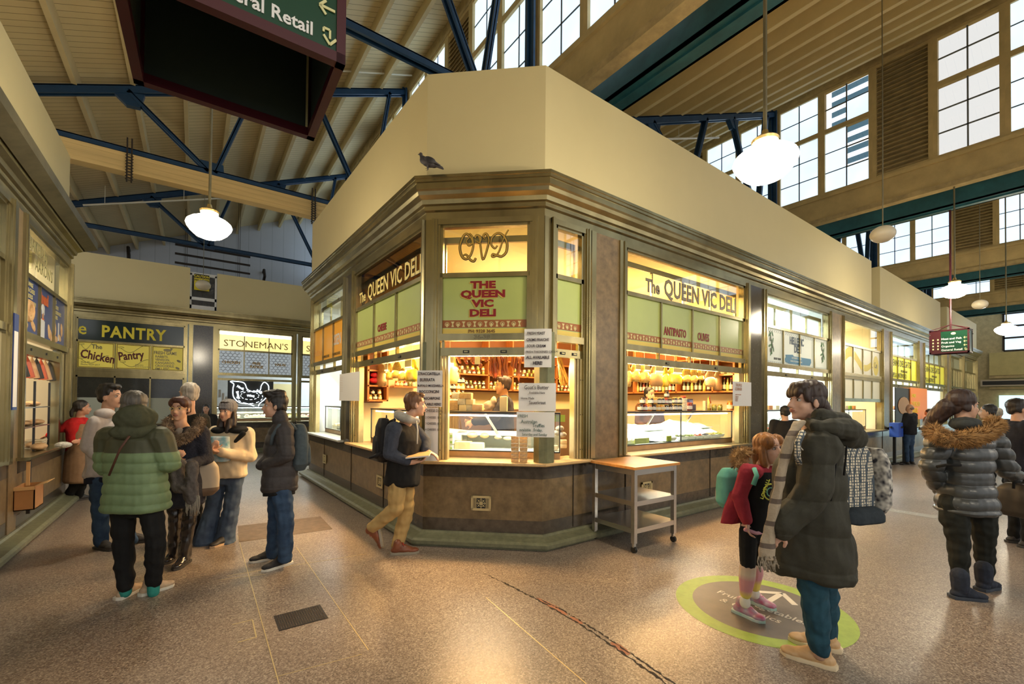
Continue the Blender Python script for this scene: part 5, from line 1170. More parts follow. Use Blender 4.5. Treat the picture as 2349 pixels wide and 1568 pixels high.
for s, x, z_, rz_ in (('Neck', .27, .92, -.5), ('Back', .78, .80, -.4), ('Wing', .54, .63, 0), ('Breast', .26, .78, -1.3)): text(s, .09, NE, g, face(x, z_, .0) @ Matrix.Rotation(rz_, 4, 'Z'), .001)
case(KF, 3.4, 8.9, .35, 3, 'glass poultry case under the neon hen', z0=.9, zt=1.32)
MEAT = [mat('poultry_meat_%d' % k, c, .35, var=.2, scale=12) for k, c in enumerate(((.75, .5, .38), (.72, .6, .42), (.6, .55, .15), (.65, .3, .25)))]
for k in range(7): tray(KF, 3.5+k*.72, .5, .99, .62, .3, MEAT[k % 4], 'white tray of poultry pieces, %s from the left in the poultry case' % ('first', 'second', 'third', 'fourth', 'fifth', 'sixth', 'seventh')[k], r=.05, n=14)
o = MB().box(0, 0, 0, 1.0, .3, .9).build('cool_room_door', mat('cream_door', (.62, .56, .3), .5), label='cream panel door behind the poultry counter', category='door'); o.matrix_world = KF @ Matrix.Translation((5.0, 2.6, 1.2))
for k in range(3): o = MB().box(0, 0, 0, .06, .04, .22).build('hanging_bag', PAPER, label='white plastic bag roll hanging %s at the left of the poultry window' % ('first', 'second', 'third')[k], category='bag'); o.matrix_world = KF @ Matrix.Translation((3.56+k*.08, .4, 1.6-.1*k))
# ---- orange stall (left face) contents
case(FL_, .22, 2.3, .25, 2, 'glass case in the far left stall window under the orange sign')
for k in range(5): put(BMS['red' if k % 2 else 'dark'], 'bottle', FL_ @ V((.75+k*.085, .45, 1.432)), 'red-capped sauce bottle, %s in the row on the far left stall case' % ('first', 'second', 'third', 'fourth', 'fifth')[k], 'bottle')
row(['jam', 'pepper'], FL_ @ V((1.25, .45, 1.432)), FL_ @ V((1.7, .45, 1.432)), 5, 'small red jar beside the sauce bottles in the far left stall', 'jars in the far left stall')
for k in range(3): tray(FL_, .35+k*.62, .35, .99, .55, .25, MEAT[(k+1) % 4], 'tray of pale poultry, %s from the left in the far left stall case' % ('first', 'second', 'third')[k], r=.045, n=12)
g = empty('hanging_bowl_scale', M=FL_ @ Matrix.Translation((.75, .7, 1.72)), label='small steel bowl of a scale in the far left stall', category='scale')
MB().lathe([(.03, -.05), (.09, -.02), (.12, .02), (.115, .022)], n=18).build('bowl', STEEL, g, smooth=True); MB().lathe([(.05, -.29), (.05, -.28), (.012, -.26), (.012, -.05)], n=10).build('stand', STEEL, g)
# ---- Hellenic, cheese and delights stalls
def stall_goods(s0, s1, nm, kinds, zs, kk='bottle'):
    case(FR, s0+.05, s1-.1, .30, 2, 'glass counter case in the %s stall' % nm)
    for zi, z_ in enumerate(zs):
        MB().box(0, 0, -.03, s1-s0, .25, 0).build('wall_shelf', WOOD, M=FR @ Matrix.Translation((s0, 2.2, z_)), label='shelf %s in the %s stall' % (('lowest', 'middle', 'upper', 'top')[zi], nm), category='shelf')
        row(kinds, FR @ V((s0+.1, 2.3, z_)), FR @ V((s1-.1, 2.3, z_)), 15, '%s on the %s shelf of the %s stall' % (kk, ('lowest', 'middle', 'upper', 'top')[zi], nm), '%ss %s shelf %s' % (kk, nm, zi), kk, kk)
    for k in range(5): tray(FR, s0+.15+k*(s1-s0-.3)/5, .38, .99, (s1-s0-.3)/5-.03, .28, MEAT[k % 4] if nm == 'cheese' else mat('antipasto_'+TRAYC[k][0], TRAYC[k][1], .25), 'tray %s from the left in the %s stall case' % (('first', 'second', 'third', 'fourth', 'fifth')[k], nm), r=.022, n=30)
    for k in range(8): o = MB().box(0, 0, 0, .16, .12, .09).build('food_pack', mat('pack_%d' % (k % 4), ((.8, .7, .4), (.8, .78, .7), (.25, .5, .1), (.75, .3, .1))[k % 4], .4), bev=.01, label='packaged food, %s along the top of the %s stall case' % (('first', 'second', 'third', 'fourth', 'fifth', 'sixth', 'seventh', 'eighth')[k], nm), category='packet'); o.matrix_world = FR @ Matrix.Translation((s0+.2+k*(s1-s0-.4)/8, .45, 1.432))
stall_goods(5.15, 8.0, 'Hellenic', ['dark', 'green', 'dark', 'oil'], (1.75, 2.05)); stall_goods(8.9, 11.6, 'cheese', ['honey', 'cream'], (1.7,), 'jar'); stall_goods(12.5, 15.2, 'delights', ['red', 'oil', 'green'], (1.75, 2.05)); stall_goods(16.1, 19.0, 'far yellow', ['red', 'oil', 'green'], (1.75,))
# things hung on the far stall front
a, z1 = su(FR, 2051, 888, -.03); b, z0 = su(FR, 2087, 988, -.03)
o = MB().box(0, 0, 0, b-a, .02, z1-z0).build('menu_board', BLACK, M=None, label='black menu board with a brown emblem beside the far deli counter', category='sign'); o.matrix_world = FR @ Matrix.Translation((a, -.06, z0)); MB().ell(((b-a)/2, -.01, (z1-z0)*.6), ((b-a)*.38, .01, (z1-z0)*.2), n=16, m=6).build('emblem', mat('brown_emblem', (.4, .2, .06), .5), o)
a, z1 = su(FR, 2089, 888, -.09); b, z0 = su(FR, 2127, 960, -.09)
o = MB().box(0, 0, 0, b-a, .02, z1-z0).build('orange_poster', mat('orange_poster', (.80, .22, .03), .5, emit=.15)); tag(o, 'orange poster with yellow lettering over the far counter', 'poster'); o.matrix_world = FR @ Matrix.Translation((a, -.09, z0)); text('OLIVES', .14, YL, o, face(.1, (z1-z0)*.7, .005), .004); text('2 FOR $10\nGARLIC', .2, YL, o, face(.1, (z1-z0)*.42, .005), .004)
o = MB().box(0, 0, 0, 1.6, .3, .5).build('grass_panel', mat('fake_grass', (.04, .22, .03), .8, var=.5, scale=40), label='green artificial grass panel above the far counter', category='panel'); o.matrix_world = FR @ Matrix.Translation((13.2, 1.2, 1.75))
# bakery counter: shelves, bread, hooks
BK = FB @ Matrix.Translation((5, 0, 0))
g = empty('bakery_shelf', M=BK @ Matrix.Translation((7.15, .05, 0)), label='glass shelf rack with bread behind the bakery counter', category='shelf')
for z_ in (1.18, 1.42): MB().box(0, 0, z_, 1.4, .22, z_+.012).build('shelf_board', STEEL, g)
for x in (0, .7, 1.38): MB().box(x, 0, .9, x+.02, .02, 1.75).build('upright', BLKT, g)
LOAF = mat('brown_loaf', (.42, .22, .09), .6, col2=(.62, .40, .2), scale=10)
def loaf(p, r, lb, rz=0):
    mb = MB().ell((0, 0, r[2]), r, n=16, m=10); o = mb.build('bread_loaf', LOAF, smooth='all', label=lb, category='bread'); o.matrix_world = BK @ Matrix.Translation(p) @ Matrix.Rotation(rz, 4, 'Z'); return o
a1 = su(BK, 95, 1020, -.02)
loaf((a1[0], -.0, .90), (.17, .07, .045), 'long brown loaf lying on the bakery sill in front'); loaf((a1[0]+.3, .12, .90), (.13, .06, .045), 'brown loaf on the bakery sill under the baker\'s hand')
for k in range(6): loaf((7.3+.22*k, .15, 1.192 if k % 2 else 1.432), (.11, .08, .035), 'flat pale bread, %s from the left on the bakery rack' % ('first', 'second', 'third', 'fourth', 'fifth', 'sixth')[k])
for k in range(8):
    p = BK @ V((7.3+.2*k, .10, 2.05)); mb = MB().tube([p, p+V((0, 0, -.08)), p+V((.02, .03, -.26))], [.004, .035, .05], 7); mb.build('hanging_pastry', [LOAF, BLACK, mat('red_pack', (.5, .08, .03), .4)][k % 3], smooth=True, label='dark hanging snack, %s from the left at the top of the bakery window' % ('first', 'second', 'third', 'fourth', 'fifth', 'sixth', 'seventh', 'eighth')[k], category='snack')
for k in range(5):
    o = MB().box(0, 0, 0, .26, .2, .018).build('flatbread_stack', mat('flatbread', (.75, .62, .40), .5, var=.2, scale=12), bev=.008, label='flatbread packet, %s from the bottom of the pile by the baker' % ('first', 'second', 'third', 'fourth', 'fifth')[k], category='bread'); o.matrix_world = BK @ Matrix.Translation((8.0+.01*k, .02, .9+.022*k))
pm = MB().ell((0, 0, 0), (.09, .05, .045), n=10, m=7); o = pm.build('plastic_wrap', mat('crinkled_plastic', (.62, .62, .58), .12, bump=.9, scale=25, bdist=.03, coat=1), smooth='all', label='crumpled clear plastic bag hanging over the bakery sill', category='bag'); o.location = P(BK, 145, 1020, -.12)
# cardboard box hanging under the bakery sill
gx = fl(62, 1163, .0); z0 = .34
g = empty('cardboard_box', M=BK @ Matrix.Translation((6.85, -.165, z0)), label='open brown cardboard box fixed below the bakery sill', category='box'); W_, H_ = .34, .25; CB = mat('cardboard', (.42, .20, .07), .7, var=.15); CB2 = mat('cardboard_light', (.60, .36, .15), .7)
MB().box(0, 0, 0, W_, .01, H_).box(0, .15, 0, W_, .16, H_).box(0, 0, 0, .01, .16, H_).box(W_-.01, 0, 0, W_, .16, H_).box(0, 0, 0, W_, .16, .01).box(-.001, -.001, H_-.03, .0, .16, H_).build('box_body', CB, g)
MB().add([(0, 0, H_), (W_, 0, H_), (W_, -.09, H_+.03), (0, -.09, H_+.03), (0, .003, H_), (W_, .003, H_), (W_, -.088, H_+.034), (0, -.088, H_+.034)], [(0,1,2,3), (7,6,5,4), (0,4,5,1), (1,5,6,2), (2,6,7,3), (3,7,4,0)]).build('flap', CB2, g)
MB().box(-.004, .0, H_-.035, 0, .16, H_+.002).box(.10, .06, H_, .11, .09, H_+.26).build('flap', CB2, g)
MB().bar((W_+.015, .12, -.1), (W_+.015, .12, .86-z0), .03).build('bracket', IRON, g)
# ================================================ people
def hz(v): v = V((v.x, v.y, 0)); return v.normalized()
class Fig:
    def __init__(s, label, px, D, foot, s_=1.0, vox=None, skin=(.62, .36, .24)):
        s.D = D; s.s = s_; s.px = px
        s.f = hz(at(px, CY, D)-CO); s.r = V((s.f.y, -s.f.x, 0)); s.J = {}
        g = fl(*foot) if len(foot) == 2 else V(foot); s.L = V((g.x, g.y, foot[2] if len(foot) == 3 else 0))
        s.root = empty('person', s.L, label=label, category='person'); s.vox = vox or max(.0055, D*.0021)
        s.skin = mat('skin_%.2f_%.2f' % skin[:2], skin, .5, var=.12, scale=6, spec=.35)
    def j(s, **k):
        for n, v in k.items(): s.J[n] = at(v[0], v[1], s.D+(v[2] if len(v) > 2 else 0))
        return s
    def dir(s, a, z=0):
        a = math.radians(a); return (s.f*math.cos(a)+s.r*math.sin(a)+V((0, 0, z))).normalized()
    def out(s, mb, name, mt, vox=None, sm=3, fn=None, parent=None, label=None, remesh=True):
        me = bpy.data.meshes.new('t'); me.from_pydata(mb.v, [], mb.f)
        t = bpy.data.objects.new('t', me); COL.objects.link(t)
        bm = bmesh.new(); bm.from_mesh(me); bmesh.ops.remove_doubles(bm, verts=bm.verts, dist=1e-6); bmesh.ops.recalc_face_normals(bm, faces=bm.faces); bm.to_mesh(me); bm.free()
        if remesh:
            r = t.modifiers.new('r', 'REMESH'); r.mode = 'VOXEL'; r.voxel_size = vox or s.vox
        if sm: q = t.modifiers.new('s', 'SMOOTH'); q.iterations = sm; q.factor = .5
        dg = bpy.context.evaluated_depsgraph_get(); dg.update()
        m2 = bpy.data.meshes.new_from_object(t.evaluated_get(dg), depsgraph=dg)
        COL.objects.unlink(t); bpy.data.objects.remove(t)
        if fn:
            n = len(m2.vertices); nr = [tuple(v.normal) for v in m2.vertices]; co = [v.co.copy() for v in m2.vertices]
            for i in range(n):
                d = fn(co[i])
                if d: m2.vertices[i].co = co[i]+V(nr[i])*d
        m2.materials.clear(); m2.materials.append(mt); m2.polygons.foreach_set('use_smooth', [True]*len(m2.polygons))
        m2.transform(Matrix.Translation(-s.L))
        o = bpy.data.objects.new(name, m2); COL.objects.link(o); o.parent = parent or s.root
        if label: o['label'] = label
        return o
    def raw(s, mb, name, mt=None, parent=None, label=None, smooth='all', **k):
        mb.v = [tuple(V(v)-s.L) for v in mb.v]
        o = mb.build(name, mt, parent or s.root, smooth=smooth, **k)
        if label: o['label'] = label
        return o
def cap(mb, a, ra, b, rb, n=10):
    a, b = V(a), V(b); mb.ell(a, (ra,)*3, n=n, m=6); mb.ell(b, (rb,)*3, n=n, m=6)
    if (b-a).length > 1e-4: mb.tube([a, b], [ra, rb], n)
def chain(mb, pts, rs):
    for i in range(len(pts)-1): cap(mb, pts[i], rs[i], pts[i+1], rs[i+1])
def basis(fwd, up=V((0, 0, 1)), roll=0):
    fwd = fwd.normalized(); r = fwd.cross(up).normalized(); u = r.cross(fwd)
    M = Matrix((r, fwd, u)).transposed()
    return M @ Matrix.Rotation(math.radians(roll), 3, 'Y')
def ring(c, ax, ay, n=20, e=2.4):
    out = []
    for i in range(n):
        a = 2*math.pi*i/n; ca, sa = math.cos(a), math.sin(a)
        out.append(c+ax*(abs(ca)**(2/e)*(1 if ca >= 0 else -1))+ay*(abs(sa)**(2/e)*(1 if sa >= 0 else -1)))
    return out
def loft(mb, levels, n=20, e=2.4):
    rings = [ring(c, ax, ay, n, e) for c, ax, ay in levels]; vs = [q for r in rings for q in r]
    fs = [(i*n+t, i*n+(t+1) % n, (i+1)*n+(t+1) % n, (i+1)*n+t) for i in range(len(rings)-1) for t in range(n)]
    mb.add(vs, fs+[tuple(range(n-1, -1, -1)), tuple(range((len(rings)-1)*n, len(rings)*n))])
def torso_levels(F, prof, bulge=0):
    J = F.J; S = (J['sL']+J['sR'])/2; H = (J['hL']+J['hR'])/2; ls = (J['sR']-J['sL']).normalized(); lh = (J['hR']-J['hL']).normalized(); out = []
    ax = (H-S)
    for t, hw, hd in prof:
        l = ls.lerp(lh, min(1, max(0, t))).normalized(); d = l.cross(ax.normalized()).normalized(); d = V((d.x, d.y, d.z*.3)).normalized()
        fw = F.fwd if hasattr(F, 'fwd') else d
        if d.dot(fw) < 0: d = -d
        c = S+ax*t+fw*(bulge*max(0, math.sin(math.pi*min(1, max(0, t)))))
        out.append((c, l*hw*F.s, d*hd*F.s))
    return out
TORSO = [(-.10, .06, .055), (-.03, .12, .075), (.05, .17, .095), (.25, .175, .115), (.55, .15, .11), (.8, .16, .115), (1.0, .165, .12), (1.12, .15, .11)]
def head(F, C, ang, pitch=0, roll=0, s=1.0, hair=None, hcol=(.02, .015, .01), lips=(.38, .13, .10), face=True, hvox=None, beard=False, hs=1.0):
    s *= F.s; R = basis(F.dir(ang, pitch), roll=roll); T = lambda x, y, z: C+R @ V((x, y, z))*s
    E = lambda mb, c, r, n=14: mb.ell(T(*c), (r[0]*s, r[1]*s, r[2]*s), R, n, 9)
    mb = MB()
    E(mb, (0, -.012, .035), (.074, .094, .088)); E(mb, (0, .022, -.035), (.060, .064, .080)); E(mb, (0, .033, -.080), (.043, .045, .032)); E(mb, (0, .066, -.098), (.019, .016, .016))
    for q in (-1, 1): E(mb, (q*.036, .052, -.030), (.022, .022, .026)); E(mb, (q*.075, -.010, -.012), (.009, .019, .030)); E(mb, (q*.011, .092, -.036), (.009, .009, .008), 8); E(mb, (q*.03, .064, .027), (.022, .014, .010), 10)
    cap(mb, T(0, .070, .022), .010*s, T(0, .103, -.028), .0125*s); E(mb, (0, .080, -.060), (.024, .011, .013))
    F.nk_top = T(0, -.022, -.07); F.nr = .050*s; F.hd = (T, R, s)
    F.headmb = mb
    pr = F.root
    if face:
        for q in (-1, 1):
            e = MB().m(mat('eye_white', (.50, .46, .42), .3)); c = T(q*.030, .0645, .006); e.ell(c, (.0118*s,)*3, R, 12, 8)
            e.m(mat('iris_dark', (.05, .025, .012), .2)); e.ell(T(q*.030, .0725, .006), (.0072*s, .0055*s, .0072*s), R, 10, 6)
            F.raw(e, 'eye')
            b = MB(); b.tube([T(q*.014, .086, .030), T(q*.030, .086, .036), T(q*.048, .074, .031)], [.003*s, .004*s, .002*s], 6); F.raw(b, 'eyebrow', mat('brow_%.2f' % hcol[0], hcol, .7))
            b = MB(); b.tube([T(q*.018, .0755, .0155), T(q*.030, .0785, .0185), T(q*.043, .0715, .0145)], [.0022*s]*3, 5); F.raw(b, 'eyelid', mat('lash', (.03, .018, .014), .6))
        l = MB(); l.tube([T(-.023, .083, -.0585), T(-.010, .0925, -.0545), T(0, .094, -.056), T(.010, .0925, -.0545), T(.023, .083, -.0585)], [.0015*s, .004*s, .0042*s, .004*s, .0015*s], 6)
        l.tube([T(-.021, .083, -.0615), T(0, .0925, -.0665), T(.021, .083, -.0615)], [.0015*s, .005*s, .0015*s], 6); F.raw(l, 'lips', mat('lips_%.2f' % lips[0], lips, .4))
    if hair:
        hb = MB(); 
        for h in hair: 
            if len(h) == 2: E(hb, (h[0][0]*hs, h[0][1]*hs, h[0][2]*hs), tuple(x*hs for x in h[1]))
            else: cap(hb, T(*h[0]), h[1]*s, T(*h[2]), h[3]*s)
        hm = mat('hair_%.3f_%.3f' % (hcol[0], hcol[2]), hcol, .5, col2=tuple(c*.45 for c in hcol), scale=60, bump=.6, stretch=(1, 1, .12), bdist=.004)
        F.out(hb, 'hair', hm, vox=hvox or F.vox*.9, sm=2, fn=lambda p: .006*noise.noise(V((p.x*55, p.y*55, p.z*14)))*s)
CAPH = [((0, -.026, .050), (.083, .099, .086)), ((-.066, -.030, .0), (.016, .046, .045)), ((.066, -.030, .0), (.016, .046, .045)), ((0, -.075, -.005), (.058, .035, .062))]
QUIFF = CAPH+[((0, .030, .105), (.068, .062, .034)), ((0, -.02, .115), (.07, .08, .03))]
LONGH = CAPH+[((0, .02, .11), (.06, .06, .022)), ((-.07, -.01, -.03), .030, (-.075, .0, -.16), .035), ((.07, -.01, -.03), .030, (.075, .0, -.16), .035), ((0, -.06, -.03), .07, (0, -.06, -.14), .07)]
def hand(mb, W, d, pn, s=1.0, curl=.5, thumb=1):
    d = d.normalized(); pn = (pn-d*pn.dot(d)).normalized(); l = d.cross(pn); R = Matrix((l, pn, d)).transposed()
    mb.ell(W+d*.045*s, (.040*s, .017*s, .050*s), R, 12, 8); cap(mb, W-d*.02*s, .028*s, W+d*.02*s, .027*s)
    for o, L_ in ((-.030, .030), (-.010, .036), (.011, .034), (.030, .026)):
        a = W+d*.082*s+l*o*s; c1, c2 = curl*.9, curl*2.1; b = a+(d*math.cos(c1)+pn*math.sin(c1))*L_*1.15*s; c = b+(d*math.cos(c2)+pn*math.sin(c2))*L_*s
        cap(mb, a, .0098*s, b, .0092*s, 8); cap(mb, b, .0092*s, c, .0078*s, 8)
    a = W+d*.022*s+l*thumb*.030*s; b = a+(l*thumb*.75+d*.55+pn*.3).normalized()*.038*s; c = b+(d*.9+l*thumb*.2+pn*.35).normalized()*.032*s
    cap(mb, a, .014*s, b, .0115*s, 8); cap(mb, b, .0115*s, c, .009*s, 8)
def body(F, hands=True, curl=.6, legs=True, hdL=None, hdR=None):
    """one continuous skin: head, neck, trunk, arms, hands, legs"""
    J = F.J; s = F.s; mb = F.headmb; S = (J['sL']+J['sR'])/2; nk = J.get('nk', S+V((0, 0, .05*s)))
    chain(mb, [F.nk_top, nk, S], [F.nr, .056*s, .07*s]); loft(mb, torso_levels(F, [(t, w*.85, d*.8) for t, w, d in TORSO]), 16)
    for q in 'LR':
        chain(mb, [J['s'+q], J['e'+q], J['w'+q]], [.048*s, .038*s, .027*s]); cap(mb, S, .06*s, J['s'+q], .05*s)
        if hands:
            d = (hdL if q == 'L' else hdR) or (J['w'+q]-J['e'+q]).normalized(); pn = F.pn[q] if hasattr(F, 'pn') and q in F.pn else -F.r if q == 'R' else F.r
            hand(mb, J['w'+q]+d*.02*s, d, pn, s, curl, 1 if q == 'L' else -1)
        if legs: chain(mb, [J['h'+q], J['k'+q], J['a'+q]], [.07*s, .046*s, .032*s])
    F.out(mb, 'body', F.skin, sm=2)
def folds(a, sc=9, zs=.6):
    return lambda p: a*(noise.noise(V((p.x*sc, p.y*sc, p.z*sc*zs)))+.5*noise.noise(V((p.x*sc*2.3, p.y*sc*2.3, p.z*sc*1.4))))
def puff(per, a, z0=0, fa=.004):
    f = folds(fa, 12)
    return lambda p: a*(abs(math.sin(math.pi*(p.z-z0)/per+.5*noise.noise(V((p.x*4, p.y*4, 0)))))**.55-.75)+f(p)
def trousers(F, mt, rh=.098, rk=.068, ra=.055, knees=None, cut=1.0, fn=None, name='trousers', flare=False):
    J = F.J; s = F.s; mb = MB(); H = (J['hL']+J['hR'])/2
    loft(mb, torso_levels(F, [(.92, .125, .085), (1.0, .145, .10), (1.12, .15, .108), (1.22, .12, .09)]), 16)
    for q in 'LR':
        h, k, a = J['h'+q], J['k'+q], J['a'+q]; a2 = k.lerp(a, cut)
        chain(mb, [h.lerp(k, .06), h.lerp(k, .5), k, k.lerp(a2, .5), a2], [rh*.88*s, rh*.9*s, rk*s, (rk+ra)/2*s*1.02, ra*s])
        if flare: cap(mb, a2, ra*s, a2-V((0, 0, .03)), ra*1.12*s)
    return F.out(mb, name, mt, fn=fn or folds(.011, 12, 1.5))
def top(F, mt, prof, ru=.066, re=.056, rw=.045, fn=None, name='jacket', bulge=0, cuff=1.0, sleeves='LR', extra=None, collar=0, label=None, e=2.4):
    J = F.J; s = F.s; mb = MB(); loft(mb, torso_levels(F, prof, bulge), 22, e)
    for q in sleeves:
        S_ = J['s'+q]; W_ = J['e'+q].lerp(J['w'+q], cuff); C_ = (J['sL']+J['sR'])/2
        chain(mb, [S_.lerp(C_, .25), S_, S_.lerp(J['e'+q], .5), J['e'+q], J['e'+q].lerp(W_, .5), W_], [ru*s*1.05, ru*s*1.08, (ru*.6+re*.4)*s*1.05, re*s, (re+rw)/2*s*1.03, rw*s])
    if collar: n_ = J.get('nk'); cap(mb, n_-V((0, 0, .02)), collar*s*1.1, n_+V((0, 0, .03*s)), collar*s)
    if extra: extra(mb)
    return F.out(mb, name, mt, fn=fn or folds(.014, 9, .8), label=label)
JK = [(-.13, .06, .055), (-.06, .14, .085), (.03, .195, .115), (.25, .205, .14), (.55, .19, .14), (.85, .19, .145), (1.1, .195, .15), (1.16, .17, .13)]
def shoe(F, A, ang, mt, sole, s=None, L_=.27, boot=0, pitch=0, high=0, name='shoe', floor=True, w_=.046, lace=None):
    """shoe whose heel sits under ankle A"""
    s = s or F.s; d = F.dir(ang, pitch) if not hasattr(ang, 'x') else ang.normalized(); up = V((0, 0, 1)) if abs(d.z) < .8 else -F.dir(90); R = basis(d, up)
    A = V(A)
    if floor: A.z = .085*s
    T = lambda x, y, z: A+R @ V((x, y, z))*s
    mb = MB(); k = L_/.27
    mb.ell(T(0, -.02, -.045), (w_*.88*s, .055*s, .036*s), R, 12, 8); mb.ell(T(0, .06*k, -.042), (w_*s, .085*s*k, .036*s), R, 12, 8); mb.ell(T(0, .135*k, -.052), (w_*1.02*s, .060*s*k, .027*s), R, 12, 8)
    cap(mb, T(0, -.01, -.02), .044*s, T(0, -.006, .025+high), .040*s if not boot else .055*s)
    cap(mb, T(0, .03, -.012), .038*s, T(0, .09*k, -.040), .034*s)
    if boot: cap(mb, T(0, -.005, 0), .058*s, T(0, -.01, boot), .062*s)
    zc = -.066
    o = F.out(mb, name, mt, vox=F.vox*.8, sm=3, fn=folds(.002, 30))
    sp = [(w_*.82, -.072), (w_*.95, -.03), (w_*.9, .04*k), (w_*1.08, .11*k), (w_*.85, .165*k), (0, .197*k), (-w_*.85, .165*k), (-w_*1.05, .11*k), (-w_*.9, .04*k), (-w_*.95, -.03), (-w_*.82, -.072), (0, -.085)]
    vs = [T(x*(1.02 if i else 1.0), y, z) for i, z in enumerate((-.085, -.060)) for x, y in sp]; n = len(sp)
    m2 = MB().add(vs, [tuple(range(n-1, -1, -1)), tuple(range(n, 2*n))]+[(i, (i+1) % n, n+(i+1) % n, n+i) for i in range(n)])
    F.raw(m2, 'sole', sole, parent=o, bev=.004, smooth=True)
    if lace:
        m3 = MB()
        for i in range(4): y = .045+.022*i; z = .018-.016*i; m3.tube([T(-.022, y, z-.006), T(0, y+.006, z+.008), T(.022, y, z-.006)], .0028*s, 5); m3.tube([T(-.020, y, z-.006), T(.02, y+.02, z-.010)], .0025*s, 5)
        m3.tube([T(0, .04, .03), T(.03, .05, .025), T(.035, .06, .0)], .0028*s, 5); F.raw(m3, 'laces', lace, parent=o)
    return o
def fur(F, pts, r, n, L_, mt, name='fur_trim', closed=False, parent=None, seed=1):
    q = random.Random(seed); mb = MB(); pts = [V(p) for p in pts]; mb.tube(pts, [r*.85]*len(pts), 10, closed)
    seg = len(pts)-(0 if closed else 1)
    for i in range(n):
        k = q.randrange(seg); t = q.random(); a = pts[k].lerp(pts[(k+1) % len(pts)], t); ax = (pts[(k+1) % len(pts)]-pts[k]).normalized()
        o = ax.orthogonal().normalized(); o = Matrix.Rotation(q.uniform(0, 6.283), 3, ax) @ o; b = a+o*r*.8; c = b+(o*.8+ax*q.uniform(-.7, .7)+V((0, 0, -.3))+V((q.uniform(-.3, .3), q.uniform(-.3, .3), 0))).normalized()*L_*q.uniform(.6, 1.2)
        sd = ax.cross(o).normalized()*.0035*max(1, F.D/3); mb.add([b-sd, b+sd, c, b+ax*.003], [(0, 1, 2), (1, 3, 2), (3, 0, 2)])
    return F.raw(mb, name, mt, parent=parent, smooth=False)
def rbox(F, C, R, dims, name, mt, parent=None, e=3.2, vox=None, fn=None, taper=.85):
    mb = MB(); hx, hy, hz_ = [x/2 for x in dims]; lv = []
    for t in (-1, -.92, -.7, 0, .6, .88, 1):
        k = (1-max(0, abs(t)-.7)/.3*.35)*(1 if t < 0 else 1-(1-taper)*t); lv.append((C+R @ V((0, 0, hz_*t)), R @ V((hx*k, 0, 0)), R @ V((0, hy*k, 0))))
    loft(mb, lv, 24, e)
    return F.out(mb, name, mt, vox=vox or F.vox, sm=4, fn=fn or folds(.006, 8), parent=parent)
def cloth(n, c, rough=.85, var=.25, scale=18, bump=.25, **k): return mat(n, c, rough, var=var, scale=scale, bump=bump, spec=.25, **k)
SOLEW = mat('sole_white', (.70, .66, .56), .6); SOLED = mat('sole_dark', (.04, .035, .03), .6); NOIR = cloth('black_cloth', (.012, .012, .012)); DENIM = cloth('denim', (.045, .085, .15), col2=(.02, .04, .085), scale=9)
SH = lambda F: F.D

# 1 woman in green puffer, back to the viewer
F = Fig('person seen from behind in an olive and green puffer coat and black trousers', 305, 3.39, (318, 1365), .93)
F.j(nk=(308, 985), sL=(252, 1003), sR=(368, 1003), eL=(244, 1068, .02), eR=(388, 1062, .02), wL=(262, 1062, .22), wR=(392, 1040, .24), hL=(282, 1150), hR=(344, 1150), kL=(283, 1245), kR=(358, 1245), aL=(288, 1345), aR=(352, 1336, .05)); F.fwd = F.f
head(F, at(308, 934, 3.39), 5, hair=CAPH+[((0, -.05, -.03), (.095, .07, .10)), ((0, -.02, .06), (.092, .105, .085))], hcol=(.13, .115, .095), face=False, s=1.0); body(F, curl=.9)
GJ = mat('green_puffer', (.22, .33, .145), .6, var=.25, scale=7, bump=.12); OLJ = cloth('olive_fleece', (.060, .062, .030)); zsp = at(305, 1035, 3.39).z
def twotone(name, lo, hi, z):
    m = mat(name, lo, .6, var=.22, scale=10, bump=.15); nt = m.node_tree; N = nt.nodes; L = nt.links; b = N['Principled BSDF']
    g = N.new('ShaderNodeNewGeometry'); sp = N.new('ShaderNodeSeparateXYZ'); L.new(g.outputs['Position'], sp.inputs[0]); gt = N.new('ShaderNodeMath'); gt.operation = 'GREATER_THAN'; gt.inputs[1].default_value = z; L.new(sp.outputs[2], gt.inputs[0])
    mx = N.new('ShaderNodeMix'); mx.data_type = 'RGBA'; L.new(gt.outputs[0], mx.inputs[0]); src = b.inputs['Base Color'].links[0].from_socket; L.new(src, mx.inputs[6]); mx.inputs[7].default_value = (*hi, 1); L.new(mx.outputs[2], b.inputs['Base Color']); return m
JP = [(-.13, .07, .065), (-.06, .16, .10), (.03, .225, .13), (.3, .23, .15), (.6, .225, .15), (.85, .24, .16), (1.08, .255, .17), (1.13, .24, .16)]
top(F, twotone('green_olive_puffer', (.18, .265, .125), (.060, .062, .030), zsp), JP, .09, .085, .06, fn=lambda p, f=puff(.078, .011, zsp-.078), g_=folds(.010, 9): f(p) if p.z < zsp else g_(p)-.004)
mb = MB(); h = F.dir(0); c = at(310, 958, 3.33); mb.ell(c, (.135, .10, .105)); mb.ell(at(312, 990, 3.33), (.16, .08, .07)); F.out(mb, 'hood', cloth('olive_hood', (.075, .08, .045)), fn=folds(.012, 14))
trousers(F, NOIR, .095, .075, .058, cut=.97)
mb = MB(); mb.tube([at(297, 999, 3.22), at(275, 1030, 3.20), at(250, 1090, 3.20)], .008, 6); F.raw(mb, 'bag_strap', mat('brown_strap', (.09, .035, .02), .6))
for x, dw in ((288, 0), (352, .05)): mb = MB(); cap(mb, at(x, 1340, 3.39+dw), .042, at(x, 1358, 3.39+dw), .040); F.out(mb, 'sock', cloth('teal_socks', (.04, .30, .25)), sm=1)
BSH = mat('beige_suede', (.55, .40, .26), .6, var=.15, scale=20)
